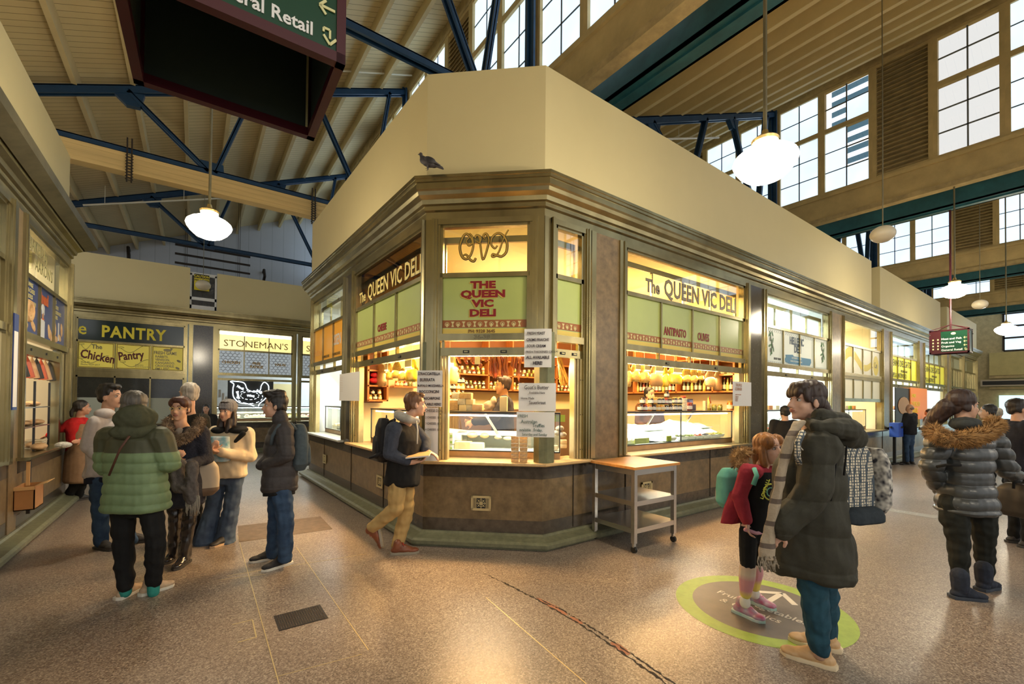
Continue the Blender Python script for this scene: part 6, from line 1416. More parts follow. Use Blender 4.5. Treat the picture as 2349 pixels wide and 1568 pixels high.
shoe(F, fl(286, 1368), 40, BSH, SOLEW, L_=.26); shoe(F, fl(343, 1360), 68, BSH, SOLEW, L_=.26)

# 2 man in grey hoodie
F = Fig('person with black hair in a pale grey hoodie and blue jeans, hands in pocket', 240, 4.5, (245, 1258), .98)
F.j(nk=(247, 946), sR=(221, 968, -.14), sL=(265, 966, .16), eR=(202, 1025, -.16), wR=(238, 1052, -.14), eL=(262, 1025, .2), wL=(262, 1050, 0), hR=(230, 1080, -.06), hL=(245, 1080, .1), kR=(231, 1165, -.04), kL=(268, 1160, .12), aR=(232, 1245), aL=(300, 1238, .12)); F.fwd = F.dir(110)
head(F, at(254, 910, 4.5), 122, hair=QUIFF, hcol=(.012, .010, .009), s=1.02); body(F, hands=False)
top(F, cloth('grey_hoodie', (.52, .48, .47), scale=8), JK, .072, .064, .05, bulge=.02, name='hoodie'); mb = MB(); mb.ell(at(240, 948, 4.42), (.085, .085, .055)); F.out(mb, 'hood', cloth('grey_hoodie', (.5, .48, .48)))
mb = MB(); loft(mb, torso_levels(F, [(1.0, .18, .14), (1.25, .18, .14)])); F.out(mb, 'shirt_hem', cloth('navy_cloth', (.012, .015, .03)))
trousers(F, DENIM, .10, .075, .062); DK = mat('dark_trainer', (.035, .03, .028), .6, var=.3, scale=30)
shoe(F, fl(232, 1258), 150, DK, SOLED, L_=.30); shoe(F, fl(303, 1246), 100, DK, SOLED, L_=.30)

# 3 woman with glasses
F = Fig('person with glasses in a navy coat with fur collar and black leather leggings', 418, 4.1, (408, 1295), .93)
F.j(nk=(414, 972), sL=(461, 992, 0), sR=(388, 990, .06), eL=(474, 1052, .02), wL=(430, 1066, -.2), eR=(385, 1050, .02), wR=(402, 1046, -.22), hL=(440, 1100), hR=(400, 1100, .03), kL=(436, 1195), kR=(402, 1195, .05), aL=(421, 1283, -.02), aR=(398, 1272, .08)); F.fwd = F.dir(200)
F.pn = {'L': F.f, 'R': F.f}
head(F, at(413, 938, 4.1), 205, hair=CAPH+[((0, .04, .092), (.07, .05, .035)), ((-.05, .02, .06), (.035, .06, .05)), ((.05, .02, .06), (.035, .06, .05))], hcol=(.10, .035, .02), skin=None if False else None) if False else head(F, at(413, 938, 4.1), 205, hair=CAPH+[((0, .04, .092), (.07, .05, .035)), ((-.05, .02, .06), (.035, .06, .05)), ((.05, .02, .06), (.035, .06, .05))], hcol=(.10, .035, .02)); body(F, curl=.9)
T, R_, s_ = F.hd; mb = MB()
for q in (-1, 1): mb.tube([T(q*.033+.022*math.cos(a*.63), .088-.012*abs(math.cos(a*.63))*(1 if q*math.cos(a*.63) > 0 else 0), .005+.017*math.sin(a*.63)) for a in range(10)], .0014*s_, 5, True); mb.tube([T(q*.056, .078, .010), T(q*.074, -.01, .008)], .0014*s_, 5)
mb.tube([T(-.011, .094, .01), T(.011, .094, .01)], .0014*s_, 5); F.raw(mb, 'glasses', GOLD)
COATP = JK[:-2]+[(1.2, .205, .16), (1.5, .20, .16), (1.55, .17, .14)]
top(F, mat('navy_boucle', (.030, .032, .050), .9, var=.5, scale=60, bump=.9), COATP, .070, .062, .05, name='coat')
pts = [at(388, 962, 4.15), at(384, 985, 4.0), at(398, 1012, 3.92), at(422, 1004, 3.90), at(450, 986, 3.95), at(462, 962, 4.08), at(440, 950, 4.2), at(405, 948, 4.24)]
fur(F, pts[:6], .040, 1500, .035, mat('brown_fur', (.34, .24, .15), .9, col2=(.12, .08, .05), scale=30), name='fur_collar')
mb = MB(); mb.ell(at(412, 1004, 4.05), (.05, .04, .10)); F.out(mb, 'jumper', cloth('pale_jumper', (.45, .40, .34)))
LEA = mat('black_leather', (.02, .016, .015), .22, coat=.4, bump=.15, scale=14)
trousers(F, LEA, .085, .058, .044, name='leggings'); shoe(F, fl(423, 1293), 205, LEA, SOLED, boot=.1, L_=.27); shoe(F, fl(399, 1280), 200, LEA, SOLED, boot=.1, L_=.27)
g = Fig('grey scarf with fringe hanging over the arm of the woman with glasses', 420, 3.84, (418, 1270, 0), 1); g.root.name = 'scarf'; g.root['category'] = 'scarf'; g.root['label'] = 'grey woollen scarf with pale fringe draped over an arm, hanging to the thighs'
mb = MB(); chain(mb, [at(412, 1064, 3.84), at(404, 1085, 3.8), at(412, 1115, 3.8), at(432, 1118, 3.8), at(436, 1140, 3.82)], [.05, .065, .06, .05, .045]); chain(mb, [at(440, 1068, 3.8), at(440, 1110, 3.8), at(440, 1142, 3.82)], [.045, .05, .055]); g.out(mb, 'scarf_cloth', mat('grey_wool', (.15, .13, .12), .95, var=.5, scale=26, bump=.8), fn=folds(.014, 20), vox=.008)
mb = MB()
for k in range(22): x = 426+k*1.5; mb.tube([at(x, 1138+rg.uniform(-3, 3), 3.8), at(x+rg.uniform(-3, 2), 1158, 3.8), at(x+rg.uniform(-4, 2), 1172+rg.uniform(-8, 12), 3.8)], .004, 4)
g.raw(mb, 'fringe', mat('pale_wool', (.42, .37, .3), .9)); g.root.location = g.L
g = Fig('x', 470, 4.05, (470, 1290, 0), 1); g.root.name = 'shoulder_bag'; g.root['category'] = 'bag'; g.root['label'] = 'cream and brown soft shoulder bag behind the navy coat'
rbox(g, at(466, 1096, 4.15), basis(g.dir(180)), (.26, .12, .34), 'bag_body', twotone('cream_brown_bag', (.20, .13, .08), (.55, .46, .34), at(466, 1120, 4.1).z)); mb = MB(); mb.tube([at(470, 1062, 4.1), at(470, 1010, 4.08), at(463, 985, 4.12)], .012, 6); g.raw(mb, 'strap', BRBAG)

# 4 girl with grey beanie
F = Fig('person in a grey beanie, cream jacket and wide blue jeans with long dark hair', 522, 4.73, (490, 1245), .91)
F.j(nk=(527, 978), sL=(566, 994, .05), sR=(494, 992, .0), eL=(574, 1046, .05), wL=(508, 1037, -.24), eR=(484, 1046, 0), wR=(492, 1028, -.25), hL=(542, 1088, .03), hR=(502, 1088), kL=(530, 1165, .02), kR=(488, 1168), aL=(516, 1236), aR=(468, 1236, -.05)); F.fwd = F.dir(205); F.pn = {'L': V((0, 0, 1)), 'R': V((0, 0, 1))}
head(F, at(521, 944, 4.73), 215, hair=LONGH+[((.05, .03, -.1), .035, (.06, .04, -.24), .045), ((-.05, .03, -.1), .03, (-.05, .05, -.22), .04)], hcol=(.035, .018, .012)); body(F, curl=.7)
T, R_, s_ = F.hd; mb = MB(); mb.ell(T(0, -.022, .062), (.094*s_, .108*s_, .095*s_), R_, 20, 12); mb.ell(T(0, -.01, .045), (.096*s_, .108*s_, .030*s_), R_, 20, 8); F.out(mb, 'beanie', mat('grey_knit', (.27, .26, .27), .95, var=.3, scale=40, bump=.9, stretch=(3, 3, .3)), fn=lambda p: .002*math.sin(p.x*260)+.001*math.sin(p.y*260))
CRJ = cloth('cream_jacket', (.70, .58, .40), scale=6, var=.12)
top(F, CRJ, [(t, w*1.05, d*1.05) for t, w, d in JK[:-2]]+[(1.0, .22, .15), (1.06, .20, .14)], .078, .07, .055, label='cream padded jacket')
mb = MB(); mb.ell(at(548, 986, 4.76), (.12, .12, .045)); mb.ell(at(504, 986, 4.70), (.08, .09, .04)); cap(mb, at(558, 994, 4.64), .030, at(540, 1012, 4.60), .020); F.out(mb, 'black_yoke', NOIR, fn=folds(.004))
mb = MB(); loft(mb, [(at(505, 1000, 4.62), F.dir(115)*.09, F.dir(205)*.05), (at(505, 1030, 4.60), F.dir(115)*.095, F.dir(205)*.075), (at(504, 1058, 4.58), F.dir(115)*.10, F.dir(205)*.07)]); F.out(mb, 'blue_top', mat('blue_print_top', (.03, .30, .42), .8, col2=(.75, .72, .68), scale=9))
trousers(F, cloth('light_denim', (.085, .125, .19), col2=(.04, .06, .11), scale=7), .10, .088, .105, flare=True, cut=1.0); shoe(F, fl(517, 1246), 230, DK, mat('tan_sole', (.5, .35, .22), .6)); shoe(F, fl(470, 1243), 245, DK, mat('tan_sole', (.5, .35, .22), .6))

# 5 grey-haired man behind
F = Fig('grey-haired person in a black coat mostly hidden behind the woman with glasses', 435, 4.75, (450, 1235, 0), 1.0); F.L = V((*(F.f*4.8).xy, 0)) if False else F.L
F.j(nk=(433, 938), sL=(404, 962), sR=(466, 964, .05), eL=(398, 1020), eR=(472, 1022, .05), wL=(402, 1060, .1), wR=(468, 1062, .15), hL=(420, 1085), hR=(450, 1085), kL=(424, 1160), kR=(448, 1160), aL=(426, 1232), aR=(450, 1232)); F.fwd = F.dir(-20)
head(F, at(432, 905, 4.75), -35, hair=CAPH, hcol=(.52, .47, .40), s=1.02); body(F, hands=False); top(F, cloth('black_coat_a', (.020, .020, .016)), JK, .075, .065, .055, name='coat'); trousers(F, NOIR)
shoe(F, F.J['aL'], 0, DK, SOLED); shoe(F, F.J['aR'], 0, DK, SOLED)
def far_person(label, px, py, D, ang, coat, hc, s=1.0, sk=(.62, .36, .24), hair=CAPH, tr=None, arms=None, stand=0, lp=True, coatn='far_coat'):
    """person standing on the floor at depth D, head centre at (px, py)"""
    H = at(px, py, D); F = Fig(label, px, D, (H.x, H.y, stand), s, vox=max(.012, D*.0022), skin=sk); zt_ = H.z-stand; k = zt_/1.62; fw = F.dir(ang); rt_ = V((fw.y, -fw.x, 0)); B = V((H.x, H.y, stand)); P_ = lambda x, y, z: B+rt_*x*k+fw*y*k+V((0, 0, z*k))
    F.s = k; F.J = dict(nk=P_(0, -.02, 1.49), sL=P_(-.18, -.02, 1.42), sR=P_(.18, -.02, 1.42), eL=P_(-.24, .0, 1.15), eR=P_(.24, .0, 1.15), wL=P_(-.2, .18, 1.0), wR=P_(.2, .18, 1.0), hL=P_(-.09, 0, .93), hR=P_(.09, 0, .93), kL=P_(-.1, .02, .5), kR=P_(.1, .02, .5), aL=P_(-.1, 0, .09), aR=P_(.1, 0, .09)); F.fwd = fw
    for n, v in (arms or {}).items(): F.J[n] = P_(*v)
    F.s = k; head(F, H, ang, hair=hair, hcol=hc); body(F, hands=D < 10); top(F, cloth(coatn, coat), JK, .072, .064, .05)
    trousers(F, tr or NOIR); shoe(F, F.J['aL'], ang, DK, SOLED, floor=stand == 0); shoe(F, F.J['aR'], ang, DK, SOLED, floor=stand == 0); return F
far_person('dark-haired person far behind the beanie wearer, only the face showing', 473, 938, 9.5, 190, (.02, .02, .02), (.015, .012, .01), hair=LONGH)

# 7 man with slate backpack
F = Fig('person in profile with black hair, dark quilted jacket and blue jeans facing left', 640, 4.07, (640, 1295), .96)
F.j(nk=(643, 960), sL=(652, 985, -.14), sR=(643, 984, .18), eL=(658, 1042, -.18), wL=(612, 1066, -.14), eR=(630, 1042, .2), wR=(600, 1066, .12), hL=(643, 1108, -.08), hR=(640, 1108, .08), kL=(655, 1190, -.06), kR=(634, 1190, .08), aL=(654, 1277, -.04), aR=(627, 1268, .1)); F.fwd = F.dir(-92)
head(F, at(630, 931, 4.07), -88, hair=QUIFF+[((0, .05, .125), (.06, .06, .03)), ((0, -.01, .13), (.075, .09, .035))], hcol=(.014, .010, .008), s=1.0); body(F, hands=False)
top(F, mat('charcoal_puffer', (.050, .044, .044), .75, var=.3, scale=25, bump=.3), [(t, w, d*1.08) for t, w, d in JK], .078, .070, .055, fn=puff(.095, .008), collar=.066)
mb = MB(); loft(mb, torso_levels(F, [(1.0, .17, .14), (1.22, .17, .14)])); F.out(mb, 'shirt_hem', NOIR); trousers(F, DENIM, .102, .078, .064)
KN = mat('black_knit_shoe', (.022, .02, .02), .8, var=.4, scale=60); shoe(F, fl(652, 1296), -118, KN, SOLEW, L_=.30, lace=KN); shoe(F, fl(627, 1281), -98, KN, SOLEW, L_=.30, lace=KN)
def backpack(label, px, py, D, ang, dims, mt, pocket=None, strap=None, tilt=0, extra=None):
    g = Fig('x', px, D, (*(at(px, py, D).xy), 0), 1); g.root.name = 'backpack'; g.root['category'] = 'backpack'; g.root['label'] = label
    R = basis(g.dir(ang), roll=tilt); C = at(px, py, D); rbox(g, C, R, dims, 'main_bag', mt, e=3.4)
    if pocket: rbox(g, C+R @ V((0, -dims[1]*.42, -dims[2]*.16)), R, (dims[0]*.8, dims[1]*.45, dims[2]*.5), 'front_pocket', pocket, e=3.4)
    if strap:
        mb = MB()
        for st in strap: mb.tube([at(*p) for p in st], .016, 8)
        g.raw(mb, 'shoulder_strap', mt)
    mb = MB(); mb.tube([C+R @ V((-.03, dims[1]*.2, dims[2]*.46)), C+R @ V((0, dims[1]*.2, dims[2]*.56)), C+R @ V((.03, dims[1]*.2, dims[2]*.46))], .006, 6); g.raw(mb, 'handle', NOIR)
    if extra: extra(g, C, R)
    return g
SLATE = cloth('slate_canvas', (.075, .10, .115), scale=30); backpack('slate blue backpack worn by the person in the quilted jacket', 686, 1024, 4.12, -98, (.30, .15, .43), SLATE, SLATE, [[(652, 972, 3.93), (640, 975, 3.87), (625, 1000, 3.87), (622, 1020, 3.88)], [(652, 970, 3.95), (668, 972, 3.98), (680, 985, 4.02)]])

# 8 walking man
F = Fig('walking person with short ginger hair, black jacket, khaki trousers, carrying papers', 925, 4.42, (925, 1268), 1.0)
F.j(nk=(936, 958), sR=(905, 985, -.14), sL=(944, 982, .16), eR=(893, 1040, -.18), wR=(940, 1060, -.16), eL=(974, 1012, .16), wL=(976, 1034, .04), hR=(912, 1090, -.08), hL=(932, 1088, .10), kR=(908, 1166, -.10), kL=(931, 1176, .10), aR=(856, 1208, -.08), aL=(911, 1252, .06)); F.fwd = F.dir(85); F.pn = {'R': V((0, 0, 1)), 'L': V((0, 0, -1))}
head(F, at(954, 928, 4.42), 82, hair=CAPH+[((0, .045, .098), (.06, .045, .025))], hcol=(.20, .085, .03)); body(F, curl=.45, hdR=(F.dir(85)+V((0, 0, .05))).normalized(), hdL=(F.dir(110)+V((0, 0, -.35))).normalized())
top(F, cloth('black_softshell', (.014, .013, .012)), [(t, w, d) for t, w, d in JK[:-2]]+[(1.1, .195, .17), (1.2, .19, .165), (1.24, .17, .14)], .08, .07, .05, sleeves='', name='waistcoat', bulge=.03)
mb = MB(); BS = cloth('blue_grey_knit', (.050, .058, .080), scale=40)
for q in 'LR': chain(mb, [F.J['s'+q], F.J['s'+q].lerp(F.J['e'+q], .5), F.J['e'+q], F.J['e'+q].lerp(F.J['w'+q], .85)], [.085, .078, .068, .05])
F.out(mb, 'sleeves', BS, fn=folds(.008, 10)); mb = MB(); chain(mb, [at(915, 950, 4.50), at(920, 955, 4.36), at(938, 962, 4.29), at(957, 965, 4.34)], [.05, .05, .042, .03]); F.out(mb, 'hood_collar', cloth('pale_grey_hood', (.45, .42, .36)), fn=folds(.006, 16)); mb = MB(); mb.tube([at(955, 965, 4.27), at(958, 985, 4.23), at(957, 1018, 4.21)], .007, 6); F.raw(mb, 'drawstring', mat('cream_cord', (.65, .6, .5), .8))
KH = cloth('khaki_cotton', (.46, .31, .12), scale=5, var=.18); trousers(F, KH, .100, .076, .060)
TANS = mat('brown_red_shoe', (.22, .065, .025), .45, var=.3, scale=14); RL = mat('red_lace', (.55, .05, .03), .7); shoe(F, fl(913, 1270), 92, TANS, mat('grey_sole', (.30, .26, .19), .6), L_=.29, lace=RL)
shoe(F, at(853, 1216, 4.34), (V((0, 0, -1))+F.dir(85)*.18), TANS, mat('grey_sole', (.30, .26, .19), .6), L_=.28, floor=False, lace=RL)
g = Fig('x', 962, 4.3, (962, 1270), 1); g.root.name = 'magazine'; g.root['category'] = 'magazine'; g.root['label'] = 'thin white magazine held open in the hands of the walking person'
mb = MB(); a, b, c, d = at(930, 1052, 4.2), at(984, 1047, 4.16), at(990, 1036, 4.45), at(945, 1038, 4.5); up = V((0, 0, .012)); mb.add([a, b, c, d, a+up, b+up, c+up, d+up], [(3, 2, 1, 0), (4, 5, 6, 7), (0, 1, 5, 4), (1, 2, 6, 5), (2, 3, 7, 6), (3, 0, 4, 7)]); g.raw(mb, 'pages', mat('magazine_paper', (.78, .74, .66), .5), smooth=False); mb = MB(); up2 = V((0, 0, .013)); mb.add([a+up2, b+up2, c+up2, d+up2], [(0, 1, 2, 3)]); g.raw(mb, 'cover', mat('magazine_cover', (.62, .40, .18), .5), smooth=False)
BPK = cloth('black_nylon', (.015, .014, .015), rough=.6); backpack('black backpack on the back of the walking person', 879, 1008, 4.42, 80, (.28, .15, .44), BPK, BPK, [[(893, 968, 4.35), (905, 962, 4.28), (900, 985, 4.25)]])
mb = MB(); mb.tube([at(878, 1035, 4.3), at(862, 1045, 4.3), at(847, 1050, 4.3)], [.03, .02, .012], 6); g = bpy.data.objects['backpack.001' if 'backpack.001' in bpy.data.objects else 'backpack']; mb.v = [tuple(V(v)-g.location) for v in mb.v]; mb.build('loose_strap', BPK, g, smooth='all')

# 9 woman in front
F = Fig('person in a long dark olive parka and blue jeans standing nearest on the right', 1850, 2.62, (1870, 1520), .985, vox=.0055, skin=(.66, .40, .29))
F.j(nk=(1864, 972), sL=(1878, 1020, -.17), sR=(1854, 1010, .17), eL=(1866, 1122, -.20), wL=(1793, 1208, -.18), eR=(1828, 1115, .22), wR=(1790, 1195, .2), hL=(1858, 1228, -.09), hR=(1862, 1225, .10), kL=(1868, 1370, -.06), kR=(1892, 1362, .12), aL=(1880, 1487, -.03), aR=(1896, 1462, .18)); F.fwd = F.dir(-92); F.pn = {'L': F.f, 'R': -F.f}
head(F, at(1848, 920, 2.62), -128, pitch=.03, hair=CAPH+[((0, .045, .082), (.066, .045, .040)), ((-.03, .075, .055), (.028, .014, .034)), ((.01, .082, .055), (.028, .012, .036)), ((.045, .066, .05), (.022, .018, .036)), ((-.062, .035, .04), (.016, .03, .05)), ((0, -.10, -.02), .045, (0, -.15, -.10), .04), ((0, -.15, -.10), .04, (0, -.15, -.17), .03)], hcol=(.040, .018, .012), lips=(.38, .18, .14)); body(F, curl=.75, hdL=V((0, 0, -1))+F.dir(-92)*.55)
PARK = mat('olive_black_parka', (.034, .033, .021), .8, var=.3, scale=22, bump=.25)
PK = [(-.12, .07, .07), (-.05, .15, .10), (.04, .20, .145), (.25, .215, .18), (.55, .21, .195), (.85, .22, .205), (1.15, .235, .225), (1.38, .245, .235), (1.44, .235, .22), (1.46, .20, .19)]
top(F, PARK, PK, .098, .088, .072, fn=lambda p, f=folds(.015, 8, .9), g_=puff(.20, .012, .02): f(p)+g_(p), name='parka', bulge=.02)
mb = MB(); chain(mb, [at(1856, 968, 2.50), at(1874, 978, 2.44), at(1905, 980, 2.44), at(1945, 985, 2.50), at(1955, 990, 2.68), at(1925, 975, 2.82)], [.032, .045, .055, .062, .06, .05]); mb.ell(at(1932, 1002, 2.6), (.12, .12, .085)); cap(mb, at(1880, 955, 2.5), .045, at(1930, 965, 2.56), .05); F.out(mb, 'hood', PARK, fn=folds(.012, 12))
mb = MB().m(SOLEW); mb.tube([at(1833, 1022, 2.36), at(1842, 1032, 2.36)], .003, 5); F.raw(mb, 'badge')
BJ = cloth('blue_jeans', (.025, .085, .125), col2=(.012, .045, .07), scale=8, var=.3); trousers(F, BJ, .098, .076, .058, name='jeans', cut=.97)
TANL = mat('tan_leather', (.62, .40, .20), .5, var=.15, scale=9, bump=.1); shoe(F, fl(1884, 1524), -88, TANL, mat('cream_sole', (.74, .62, .42), .55), L_=.295, lace=mat('cream_lace', (.72, .58, .38), .7), high=.015, w_=.050); shoe(F, fl(1897, 1487), -95, TANL, mat('cream_sole', (.74, .62, .42), .55), L_=.295, lace=mat('cream_lace', (.72, .58, .38), .7), high=.015, w_=.050)
mb = MB(); [cap(mb, at(x, 1478, 2.62+dw), .036, at(x, 1500, 2.62+dw), .036) for x, dw in ((1880, -.03),)]; F.out(mb, 'sock', cloth('nude_sock', (.55, .35, .24)), sm=1)
g = Fig('x', 1780, 2.45, (1770, 1500), 1); g.root.name = 'plaid_scarf'; g.root['category'] = 'scarf'; g.root['label'] = 'long beige plaid scarf with dark fringe hanging down the front of the parka'
def plaid():
    m = mat('plaid_wool', (.40, .33, .24), .95, bump=.5, scale=60, var=.1); nt = m.node_tree; N = nt.nodes; L = nt.links; b = N['Principled BSDF']; tc = N.new('ShaderNodeTexCoord'); sp = N.new('ShaderNodeSeparateXYZ'); L.new(tc.outputs['Object'], sp.inputs[0])
    d = N.new('ShaderNodeMath'); d.operation = 'MULTIPLY'; d.inputs[1].default_value = 8; L.new(sp.outputs[2], d.inputs[0]); f = N.new('ShaderNodeMath'); f.operation = 'FRACT'; L.new(d.outputs[0], f.inputs[0]); l = N.new('ShaderNodeMath'); l.operation = 'LESS_THAN'; l.inputs[1].default_value = .22; L.new(f.outputs[0], l.inputs[0])
    mx = N.new('ShaderNodeMix'); mx.data_type = 'RGBA'; L.new(l.outputs[0], mx.inputs[0]); src = b.inputs['Base Color'].links[0].from_socket; L.new(src, mx.inputs[6]); mx.inputs[7].default_value = (.13, .10, .08, 1); L.new(mx.outputs[2], b.inputs['Base Color']); return m
mb = MB(); cen = [(1832, 966, 2.48, .04), (1814, 1000, 2.42, .03), (1800, 1050, 2.42, .030), (1788, 1110, 2.42, .034), (1774, 1180, 2.43, .04), (1762, 1235, 2.44, .048), (1758, 1280, 2.44, .052)]
loft(mb, [(at(x, y, D), (CR*.82+F.f*-.57)*w_, (F.f*.82+CR*.57)*.022) for x, y, D, w_ in cen], 16, 3); g.out(mb, 'scarf_cloth', plaid(), fn=folds(.008, 16), vox=.006)
mb = MB()
for k in range(26): x = 1740+k*1.55; mb.tube([at(x, 1276, 2.42+.02*math.sin(k)), at(x+rg.uniform(-4, 6), 1288, 2.42), at(x+rg.uniform(-3, 12), 1304+rg.uniform(-8, 8), 2.42)], .0035, 5)
g.raw(mb, 'fringe', mat('dark_fringe', (.10, .08, .06), .9, col2=(.4, .34, .25), scale=50))
def white_pattern():
    m = mat('patterned_canvas', (.62, .58, .48), .8); nt = m.node_tree; N = nt.nodes; L = nt.links; b = N['Principled BSDF']; tc = N.new('ShaderNodeTexCoord'); v = N.new('ShaderNodeTexVoronoi'); v.inputs['Scale'].default_value = 62; v.inputs['Randomness'].default_value = .15; v.distance = 'CHEBYCHEV'; v.feature = 'F1'; L.new(tc.outputs['Object'], v.inputs['Vector'])
    l = N.new('ShaderNodeMath'); l.operation = 'GREATER_THAN'; l.inputs[1].default_value = .36; L.new(v.outputs['Distance'], l.inputs[0]); mx = N.new('ShaderNodeMix'); mx.data_type = 'RGBA'; L.new(l.outputs[0], mx.inputs[0]); mx.inputs[6].default_value = (.66, .60, .46, 1); mx.inputs[7].default_value = (.05, .07, .09, 1); L.new(mx.outputs[2], b.inputs['Base Color']); return m
NAVY = cloth('navy_canvas', (.028, .038, .048), scale=40); WPT = white_pattern()
def bp_extra(g, C, R):
    rbox(g, C+R @ V((0, -.06, -.205)), R, (.30, .20, .10), 'base_panel', NAVY, e=3)
    mb = MB(); mb.tube([at(1921, 1020, 2.43), at(1917, 1070, 2.40), at(1906, 1148, 2.42)], .005, 6); mb.tube([at(1942, 1022, 2.44), at(1940, 1050, 2.42), at(1936, 1090, 2.41)], .005, 6); g.raw(mb, 'zip', NOIR)
    mb = MB(); mb.tube([at(1880, 1130, 2.44), at(1892, 1165, 2.44), at(1897, 1192, 2.43)], .014, 6); mb.tube([at(1876, 1118, 2.43), at(1890, 1140, 2.45), at(1905, 1160, 2.47)], .02, 6); g.raw(mb, 'loose_strap', mat('blue_webbing', (.04, .06, .13), .8))
    for dx in (0, .05): rbox(g, C+R @ V((.185+dx*.9, -.03, -.02)), R, (.07, .18-dx, .38-dx*1.2), 'front_pocket', mat('black_white_print', (.62, .60, .54), .8, col2=(.02, .02, .03), scale=30, detail=1), e=3)
backpack('white patterned canvas backpack with navy base worn over the olive parka', 1938, 1092, 2.60, -52, (.30, .20, .46), WPT, None, [[(1833, 1062, 2.40), (1829, 1045, 2.36), (1830, 1015, 2.35), (1842, 990, 2.38)]], extra=bp_extra, tilt=0)

# 10 girl
F = Fig('child with ginger bob, red jacket and pink-yellow leggings beside the parka', 1735, 3.2, (1730, 1410), .76, vox=.006, skin=(.68, .42, .31))
F.j(nk=(1748, 1068), sR=(1716, 1082, -.07), sL=(1782, 1084, .06), eR=(1696, 1138, -.06), wR=(1712, 1192, -.08), eL=(1795, 1135, .1), wL=(1790, 1180, .1), hR=(1716, 1212, -.02), hL=(1752, 1212, .05), kR=(1716, 1295, -.08), kL=(1733, 1290, .12), aR=(1709, 1380, -.06), aL=(1731, 1360, .16)); F.fwd = F.dir(140); F.pn = {'R': F.r, 'L': -F.r}
head(F, at(1763, 1030, 3.2), 125, pitch=.08, s=1.22, hair=CAPH+[((-.055, .03, .06), (.04, .06, .06)), ((.055, .03, .06), (.04, .06, .06)), ((-.075, .0, .0), .034, (-.085, .01, -.13), .034), ((-.07, .035, .01), .022, (-.075, .045, -.12), .024), ((.075, .0, .0), .03, (.08, .01, -.11), .03), ((0, -.07, 0), .06, (0, -.07, -.12), .06)], hcol=(.36, .15, .04)); body(F, curl=.5, hdR=V((0, 0, -1))+F.dir(140)*.25)
mb = MB(); loft(mb, torso_levels(F, [(-.02, .13, .09), (.3, .16, .12), (.8, .15, .115), (1.02, .15, .12)])); F.out(mb, 'black_top', NOIR)
REDJ = cloth('raspberry_fleece', (.36, .035, .055), scale=20, var=.25)
mb = MB(); chain(mb, [F.J['sR'], F.J['sR'].lerp(F.J['eR'], .5), F.J['eR'], F.J['wR']], [.062, .056, .052, .042]); chain(mb, [F.J['sL'], F.J['eL'], F.J['wL']], [.062, .05, .042]); cap(mb, F.J['sR'], .06, F.J['sL'], .05)
bk = -F.fwd*.07
loft(mb, [((F.J['sL']+F.J['sR'])/2*.45+F.J['sR']*.55+bk*.5, -F.dir(50)*.10*.76/.76, F.fwd*.07), (at(1705, 1130, 3.26), F.dir(50)*.10, F.fwd*.07), (at(1693, 1170, 3.27), F.dir(50)*.12, F.fwd*.05), (at(1683, 1198, 3.28), F.dir(50)*.11, F.fwd*.035)], 16); F.out(mb, 'jacket', REDJ, fn=folds(.006, 14))
mb = MB(); mb.tube([F.J['hR']+V((0, 0, .02))-F.r*.02-F.f*.11, (F.J['hR']+F.J['hL'])/2+V((0, 0, .0))-F.f*.13, F.J['hL']-F.f*.10], .014, 6); F.raw(mb, 'pink_hem', mat('pink_cloth', (.62, .32, .38), .8))
T1 = Matrix(((F.dir(50).x, 0, F.fwd.x, 0), (F.dir(50).y, 0, F.fwd.y, 0), (0, 1, 0, 0), (0, 0, 0, 1))); ctr = at(1768, 1128, 3.05)
mb = MB().m(mat('yellow_print', (.75, .78, .10), .6))
for rr_, n_ in ((.055, 20),): mb.tube([ctr+F.dir(230)*(rr_*math.cos(a*.314))+V((0, 0, rr_*math.sin(a*.314))) for a in range(n_)], .005, 5, True)
mb.m(mat('mint_print', (.25, .65, .5), .6)).tube([ctr+F.dir(230)*(.03*math.cos(a*.45))+V((0, 0, .03*math.sin(a*.45))) for a in range(14)], .004, 5, True); F.raw(mb, 'round_print')
o = text('LOVE ALL', .034, mat('yellow_print', (.75, .78, .10), .6), F.root, Matrix.Identity(4), .001); Rb = basis(-F.fwd); B4 = Matrix.Translation(ctr-F.L+F.dir(230)*.062+V((0, 0, -.05)))
ux = -F.dir(230); M4 = Matrix.Identity(4); uy = V((0, 0, 1)); uz = ux.cross(uy)
for i in range(3): M4[i][0], M4[i][1], M4[i][2] = ux[i], uy[i], uz[i]
o.matrix_local = B4 @ M4 @ Matrix.Rotation(math.radians(68), 4, 'Z')
trousers(F, NOIR, .088, .066, .052, cut=.18, name='shorts', fn=folds(.003, 10))
def tie():
    m = mat('tie_dye', (.62, .25, .30), .8); nt = m.node_tree; N = nt.nodes; L = nt.links; b = N['Principled BSDF']; g = N.new('ShaderNodeNewGeometry'); sp = N.new('ShaderNodeSeparateXYZ'); L.new(g.outputs['Position'], sp.inputs[0]); mr = N.new('ShaderNodeMapRange'); mr.inputs[1].default_value = .10; mr.inputs[2].default_value = .42; L.new(sp.outputs[2], mr.inputs[0]); r = N.new('ShaderNodeValToRGB'); e = r.color_ramp.elements
    e[0].color = (.72, .60, .12, 1); e[1].color = (.60, .42, .30, 1); x = e.new(.25); x.color = (.75, .62, .14, 1); x = e.new(.38); x.color = (.62, .28, .32, 1); x = e.new(.62); x.color = (.62, .30, .32, 1); x = e.new(.75); x.color = (.66, .55, .42, 1); L.new(mr.outputs[0], r.inputs[0]); L.new(r.outputs[0], b.inputs['Base Color']); return m
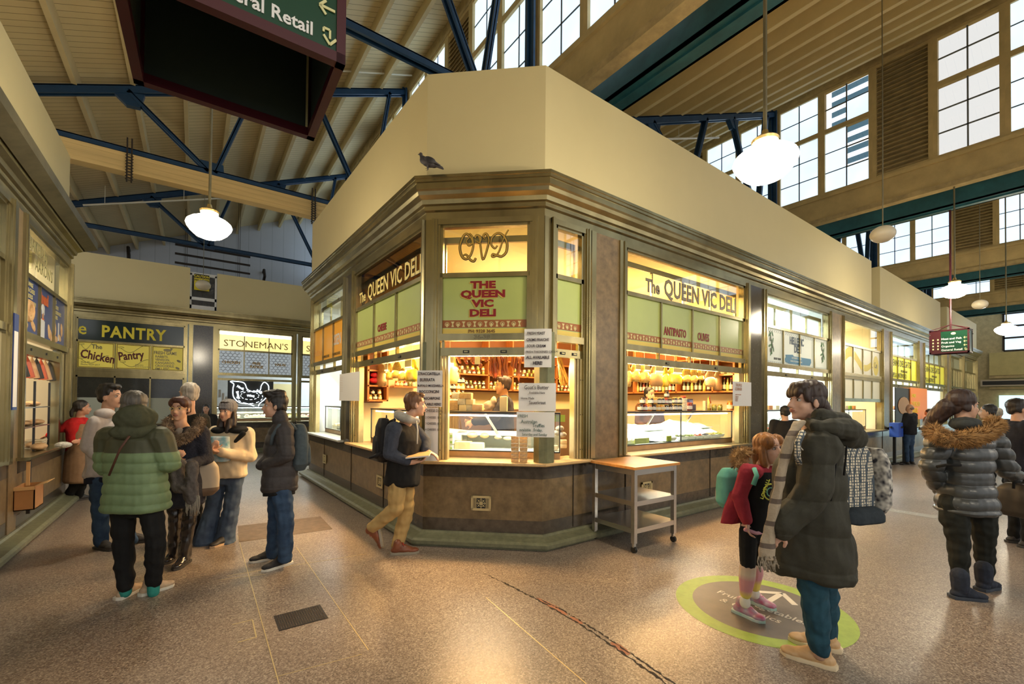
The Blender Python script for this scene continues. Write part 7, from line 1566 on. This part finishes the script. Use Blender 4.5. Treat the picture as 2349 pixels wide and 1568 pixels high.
for q in 'LR':
    mb = MB(); k_, a_ = F.J['k'+q], F.J['a'+q]; chain(mb, [k_.lerp(a_, .05), k_.lerp(a_, .35), k_.lerp(a_, .78)], [.054, .055, .038]); F.out(mb, 'legging', tie() if q == 'L' else MATS['tie_dye'], fn=folds(.002, 20))
    mb = MB(); cap(mb, F.J['a'+q]+V((0, 0, -.01)), .036, F.J['a'+q]+V((0, 0, .012)), .036); F.out(mb, 'sock', mat('white_sock', (.72, .68, .60), .9), sm=1)
PKS = mat('pink_silver_trainer', (.55, .12, .22), .3, col2=(.42, .42, .48), scale=16, detail=1, coat=.4); MINT = mat('mint_sole', (.30, .60, .48), .5, col2=(.7, .7, .66), scale=14)
shoe(F, fl(1702, 1408), 118, PKS, MINT, s=.88, L_=.265, w_=.048, lace=SOLEW); shoe(F, fl(1728, 1382), 115, PKS, MINT, s=.88, L_=.265, w_=.048, lace=SOLEW)
pts = [at(1718, 1040, 3.28), at(1700, 1036, 3.26), at(1688, 1048, 3.24), at(1694, 1064, 3.2), at(1712, 1070, 3.16)]
fur(F, pts, .034, 900, .04, mat('ginger_fur', (.52, .33, .14), .9, col2=(.3, .18, .08), scale=30), name='fur_hood')
MNT = cloth('mint_canvas', (.16, .48, .38), scale=14, var=.15); g = backpack('small mint and grey backpack on the back of the child', 1676, 1118, 3.36, 140, (.22, .13, .30), MNT, mat('grey_stripe_canvas', (.42, .40, .36), .8, var=.4, scale=12), [[(1730, 1074, 3.06), (1736, 1090, 3.02), (1728, 1112, 3.02)]])

# 12 woman with the fur-trimmed hood
F = Fig('person from behind in a shiny dark puffer jacket with brown fur collar', 2212, 3.65, (2215, 1365), .99, vox=.007)
F.j(nk=(2212, 970), sL=(2156, 1012, -.0), sR=(2276, 1010, .05), eL=(2136, 1068, 0), wL=(2152, 1118, .14), eR=(2306, 1072, .06), wR=(2330, 1092, .24), hL=(2184, 1148), hR=(2250, 1148, .05), kL=(2199, 1240), kR=(2258, 1236, .08), aL=(2202, 1328), aR=(2260, 1318, .14)); F.fwd = F.dir(18)
head(F, at(2212, 932, 3.65), 48, hair=CAPH+[((0, -.03, .06), (.094, .105, .092)), ((-.03, -.11, .0), .07, (-.09, -.14, -.09), .07), ((-.09, -.14, -.09), .07, (-.17, -.12, -.17), .05), ((-.17, -.12, -.17), .05, (-.20, -.10, -.24), .03)], hcol=(.045, .022, .016)); body(F, curl=.6)
PUF = mat('slate_puffer', (.050, .056, .058), .38, var=.25, scale=12, bump=.15, coat=.15)
PP = [(-.13, .07, .065), (-.06, .16, .10), (.03, .205, .13), (.25, .21, .145), (.5, .19, .14), (.62, .18, .13), (.8, .20, .15), (1.05, .225, .17), (1.16, .23, .175), (1.2, .20, .15)]
top(F, PUF, PP, .092, .082, .06, fn=puff(.10, .020)); trousers(F, cloth('black_green_jeans', (.018, .020, .017)), .108, .078, .056)
FURM = mat('golden_fur', (.55, .33, .13), .9, col2=(.16, .085, .035), scale=28)
pts = [at(2140, 985, 3.62), at(2152, 1000, 3.50), at(2185, 1008, 3.43), at(2225, 1006, 3.42), at(2262, 994, 3.50), at(2284, 975, 3.62)]
fur(F, pts, .050, 3000, .05, FURM, name='fur_collar', seed=4); fur(F, [at(2284, 978, 3.62), at(2285, 972, 3.72), at(2272, 966, 3.82)], .045, 600, .045, FURM, name='fur_collar', seed=5)
mb = MB(); mb.ell(at(2214, 972, 3.62), (.12, .10, .06)); F.out(mb, 'hood', cloth('dark_hood', (.045, .05, .05)), fn=folds(.01, 14))
mb = MB(); mb.tube([at(2204, 1066, 3.47), at(2170, 1066, 3.49), at(2148, 1070, 3.58)], .012, 6); F.raw(mb, 'belt', NOIR)
UGG = mat('navy_sheepskin', (.018, .025, .045), .9, var=.4, scale=30); shoe(F, fl(2205, 1372), 55, UGG, mat('navy_sole', (.03, .04, .06), .6), boot=.10, L_=.25, w_=.052, name='boot'); shoe(F, fl(2258, 1352), 25, UGG, mat('navy_sole', (.03, .04, .06), .6), boot=.10, L_=.25, w_=.052, name='boot')
g = Fig('x', 2340, 3.8, (2335, 1340), 1); g.root.name = 'handbag'; g.root['category'] = 'handbag'; g.root['label'] = 'dark leather handbag carried at the right edge of the frame'
rbox(g, at(2345, 1148, 3.88), basis(g.dir(20)), (.36, .14, .30), 'bag_body', mat('dark_leather_bag', (.035, .030, .026), .45, var=.3, scale=10)); mb = MB(); mb.tube([at(2325, 1120, 3.86), at(2326, 1095, 3.86), at(2338, 1080, 3.86), at(2350, 1100, 3.86)], .01, 6); g.raw(mb, 'handle', NOIR)
# further shoppers on the right
far_person('person in a thick navy-black coat cut by the right edge of the frame', 2338, 938, 4.9, 60, (.018, .020, .032), (.02, .014, .012), coatn='navy_coat')
far_person('black-haired person in profile behind the fur collar, facing left', 2264, 944, 6.6, -95, (.45, .42, .33), (.015, .012, .01), coatn='beige_coat', sk=(.60, .36, .22))
far_person('person mostly hidden right of the black-haired profile, in a pale hood', 2290, 948, 8.5, 10, (.40, .38, .30), (.40, .36, .28), coatn='pale_coat')
far_person('balding person in a black jacket and jeans at the far counter', 2086, 936, 11.5, -60, (.016, .016, .018), (.35, .24, .18), hair=[((0, -.07, .0), (.07, .05, .05))], tr=DENIM, arms=dict(wL=(-.2, .4, 1.02), wR=(.2, .4, 1.02)), coatn='black_jacket')
far_person('person in a dark cap further along the far counter', 2128, 946, 13.4, -70, (.25, .22, .18), (.02, .02, .03), coatn='grey_top')
far_person('person in a black coat at the Hellenic counter, behind the parka', 1800, 946, 6.9, -20, (.015, .014, .014), (.02, .014, .01), coatn='black_coat_b')
g = empty('shopping_bag', at(2056, 982, 11.4), label='blue supermarket bag on the far counter by the balding person', category='bag')
MB().prism([(-.2, -.1), (.2, -.1), (.2, .1), (-.2, .1)], -.22, .15).build('bag_body', mat('royal_blue_bag', (.015, .07, .42), .5), g, bev=.02)
for k, px_ in enumerate((2052, 2074)):
    p = fl(px_, 1064); g = empty('queue_barrier', p, label=['black queue post nearest the deli wall', 'black queue post further from the deli wall, by the jeans'][k], category='barrier')
    MB().box(-.03, -.03, 0, .03, .03, 1.02).build('post', BLACK, g); MB().box(-.25, -.04, 0, .25, .04, .03).build('foot', BLACK, g); MB().box(-.35, -.015, .95, .35, .015, 1.0).build('top_bar', BLACK, g)

# 18 baker
F = Fig('baker in red sleeves and a brown apron reaching over the bread counter', 175, 6.5, (172, 1140), .90, vox=.012, skin=(.56, .28, .17))
F.j(nk=(183, 952), sR=(168, 966, -.06), sL=(207, 968, .10), eR=(140, 984, -.12), wR=(112, 997, -.14), eL=(212, 1005, .1), wL=(186, 1010, -.16), hR=(176, 1055, -.04), hL=(194, 1055, .06), kR=(176, 1100, 0), kL=(190, 1100, .08), aR=(158, 1134), aL=(182, 1136, .1)); F.fwd = F.dir(150); F.pn = {'R': V((0, 0, -1)), 'L': F.f}
head(F, at(190, 935, 6.5), 85, hair=CAPH+[((0, -.09, .0), .035, (0, -.13, -.06), .03), ((0, -.13, -.06), .03, (0, -.13, -.14), .02)], hcol=(.02, .012, .01)); body(F, curl=.4)
top(F, cloth('red_knit', (.55, .02, .02)), [(t, w*.95, d*.95) for t, w, d in JK[:6]], .062, .055, .045, name='jumper')
mb = MB(); loft(mb, torso_levels(F, [(.05, .10, .12), (.3, .14, .15), (.8, .19, .17), (1.1, .20, .18), (1.55, .21, .18), (1.6, .19, .16)])); F.out(mb, 'apron', cloth('brown_apron', (.26, .16, .09), scale=10)); trousers(F, NOIR, .09, .07, .055)
shoe(F, F.J['aR'], -60, DK, SOLED); shoe(F, F.J['aL'], 60, DK, SOLED)
# 19-21 stall staff
F = far_person('deli server in a grey-navy jumper looking left behind the cheese case', 1153, 884, 6.3, -92, (.045, .040, .050), (.06, .03, .02), sk=(.66, .34, .17), hair=CAPH[:2]+CAPH[2:]+[((0, .03, .095), (.06, .05, .02))], arms=dict(eL=(-.28, .1, 1.2), wL=(-.2, .35, 1.15), eR=(.28, .1, 1.2), wR=(.2, .35, 1.15)), coatn='server_jumper')
mb = MB(); mb.ell(at(1122, 930, 6.1), (.11, .07, .06)); mb.ell(at(1133, 918, 6.1), (.05, .05, .06)); F.out(mb, 'cleaning_cloth', cloth('beige_cloth', (.55, .42, .3)), vox=.012, fn=folds(.02, 14))
far_person('black-haired server half hidden behind the jars in the right deli window', 1491, 905, 7.6, 140, (.12, .05, .02), (.012, .01, .01), coatn='brown_top')
far_person('server in a navy shirt seen small through the far left stall', 772, 915, 13.2, -60, (.02, .04, .09), (.5, .3, .2), hair=[((0, -.07, .0), (.07, .05, .05))], coatn='navy_shirt')

# pigeon on the cornice
PG = mat('pigeon_grey', (.10, .095, .10), .6, col2=(.04, .035, .04), scale=22); PN = mat('pigeon_neck', (.05, .045, .075), .35, .2); C = at(984, 388, 4.58); cz = 3.975
g = empty('pigeon', V((C.x, C.y, 3.97)), label='dark grey pigeon standing on the cornice above the deli', category='bird'); rt2 = V((CR.x, CR.y, 0)).normalized(); zz = V((0, 0, 1)); fw2 = V((CD.x, CD.y, 0)).normalized(); K = .265/.22
Q = lambda x, y, z: rt2*x*K+fw2*y*K+zz*z*K
Rp = Matrix((rt2, fw2, zz)).transposed()
def pg(mb, name, mt, vox=.004, fn=None, parent=g):
    F_ = Fig.__new__(Fig); F_.vox = vox; F_.L = V((0, 0, 0)); F_.root = parent; return Fig.out(F_, mb, name, mt, vox=vox, sm=2, fn=fn)
mb = MB(); mb.ell(Q(-.005, 0, .062), (.068*K, .042*K, .038*K), Rp @ Matrix.Rotation(math.radians(18), 3, 'Y'), 16, 10); mb.ell(Q(-.052, 0, .085), (.030*K, .027*K, .035*K), Rp, 12, 8); cap(mb, Q(-.062, 0, .10), .018*K, Q(-.070, 0, .128), .014*K); mb.ell(Q(-.073, 0, .134), (.017*K, .014*K, .015*K), Rp, 12, 8); cap(mb, Q(-.088, 0, .132), .005*K, Q(-.097, 0, .129), .003*K)
cap(mb, Q(.05, 0, .045), .018*K, Q(.115, 0, .018), .009*K); cap(mb, Q(.05, .01, .045), .014*K, Q(.12, .012, .014), .008*K)
for y in (-.014, .014): cap(mb, Q(-.01, y, .03), .008*K, Q(-.012, y, .004), .004*K); cap(mb, Q(-.012, y, .003), .003*K, Q(-.032, y, .003), .0025*K)
pg(mb, 'body', PG)
for y in (-.040, .040):
    mb = MB(); mb.ell(Q(.015, y, .065), (.055*K, .008*K, .026*K), Rp @ Matrix.Rotation(math.radians(22), 3, 'Y'), 12, 8); cap(mb, Q(.04, y*.9, .055), .012*K, Q(.10, y*.5, .028), .005*K); pg(mb, 'wing', mat('pigeon_wing', (.085, .08, .085), .6, col2=(.02, .018, .02), scale=14, detail=1))
mb = MB(); mb.ell(Q(-.079, -.0125, .137), (.003*K,)*3, n=8, m=6); mb.build('eye', mat('pigeon_eye', (.6, .2, .02), .3), g, smooth='all')
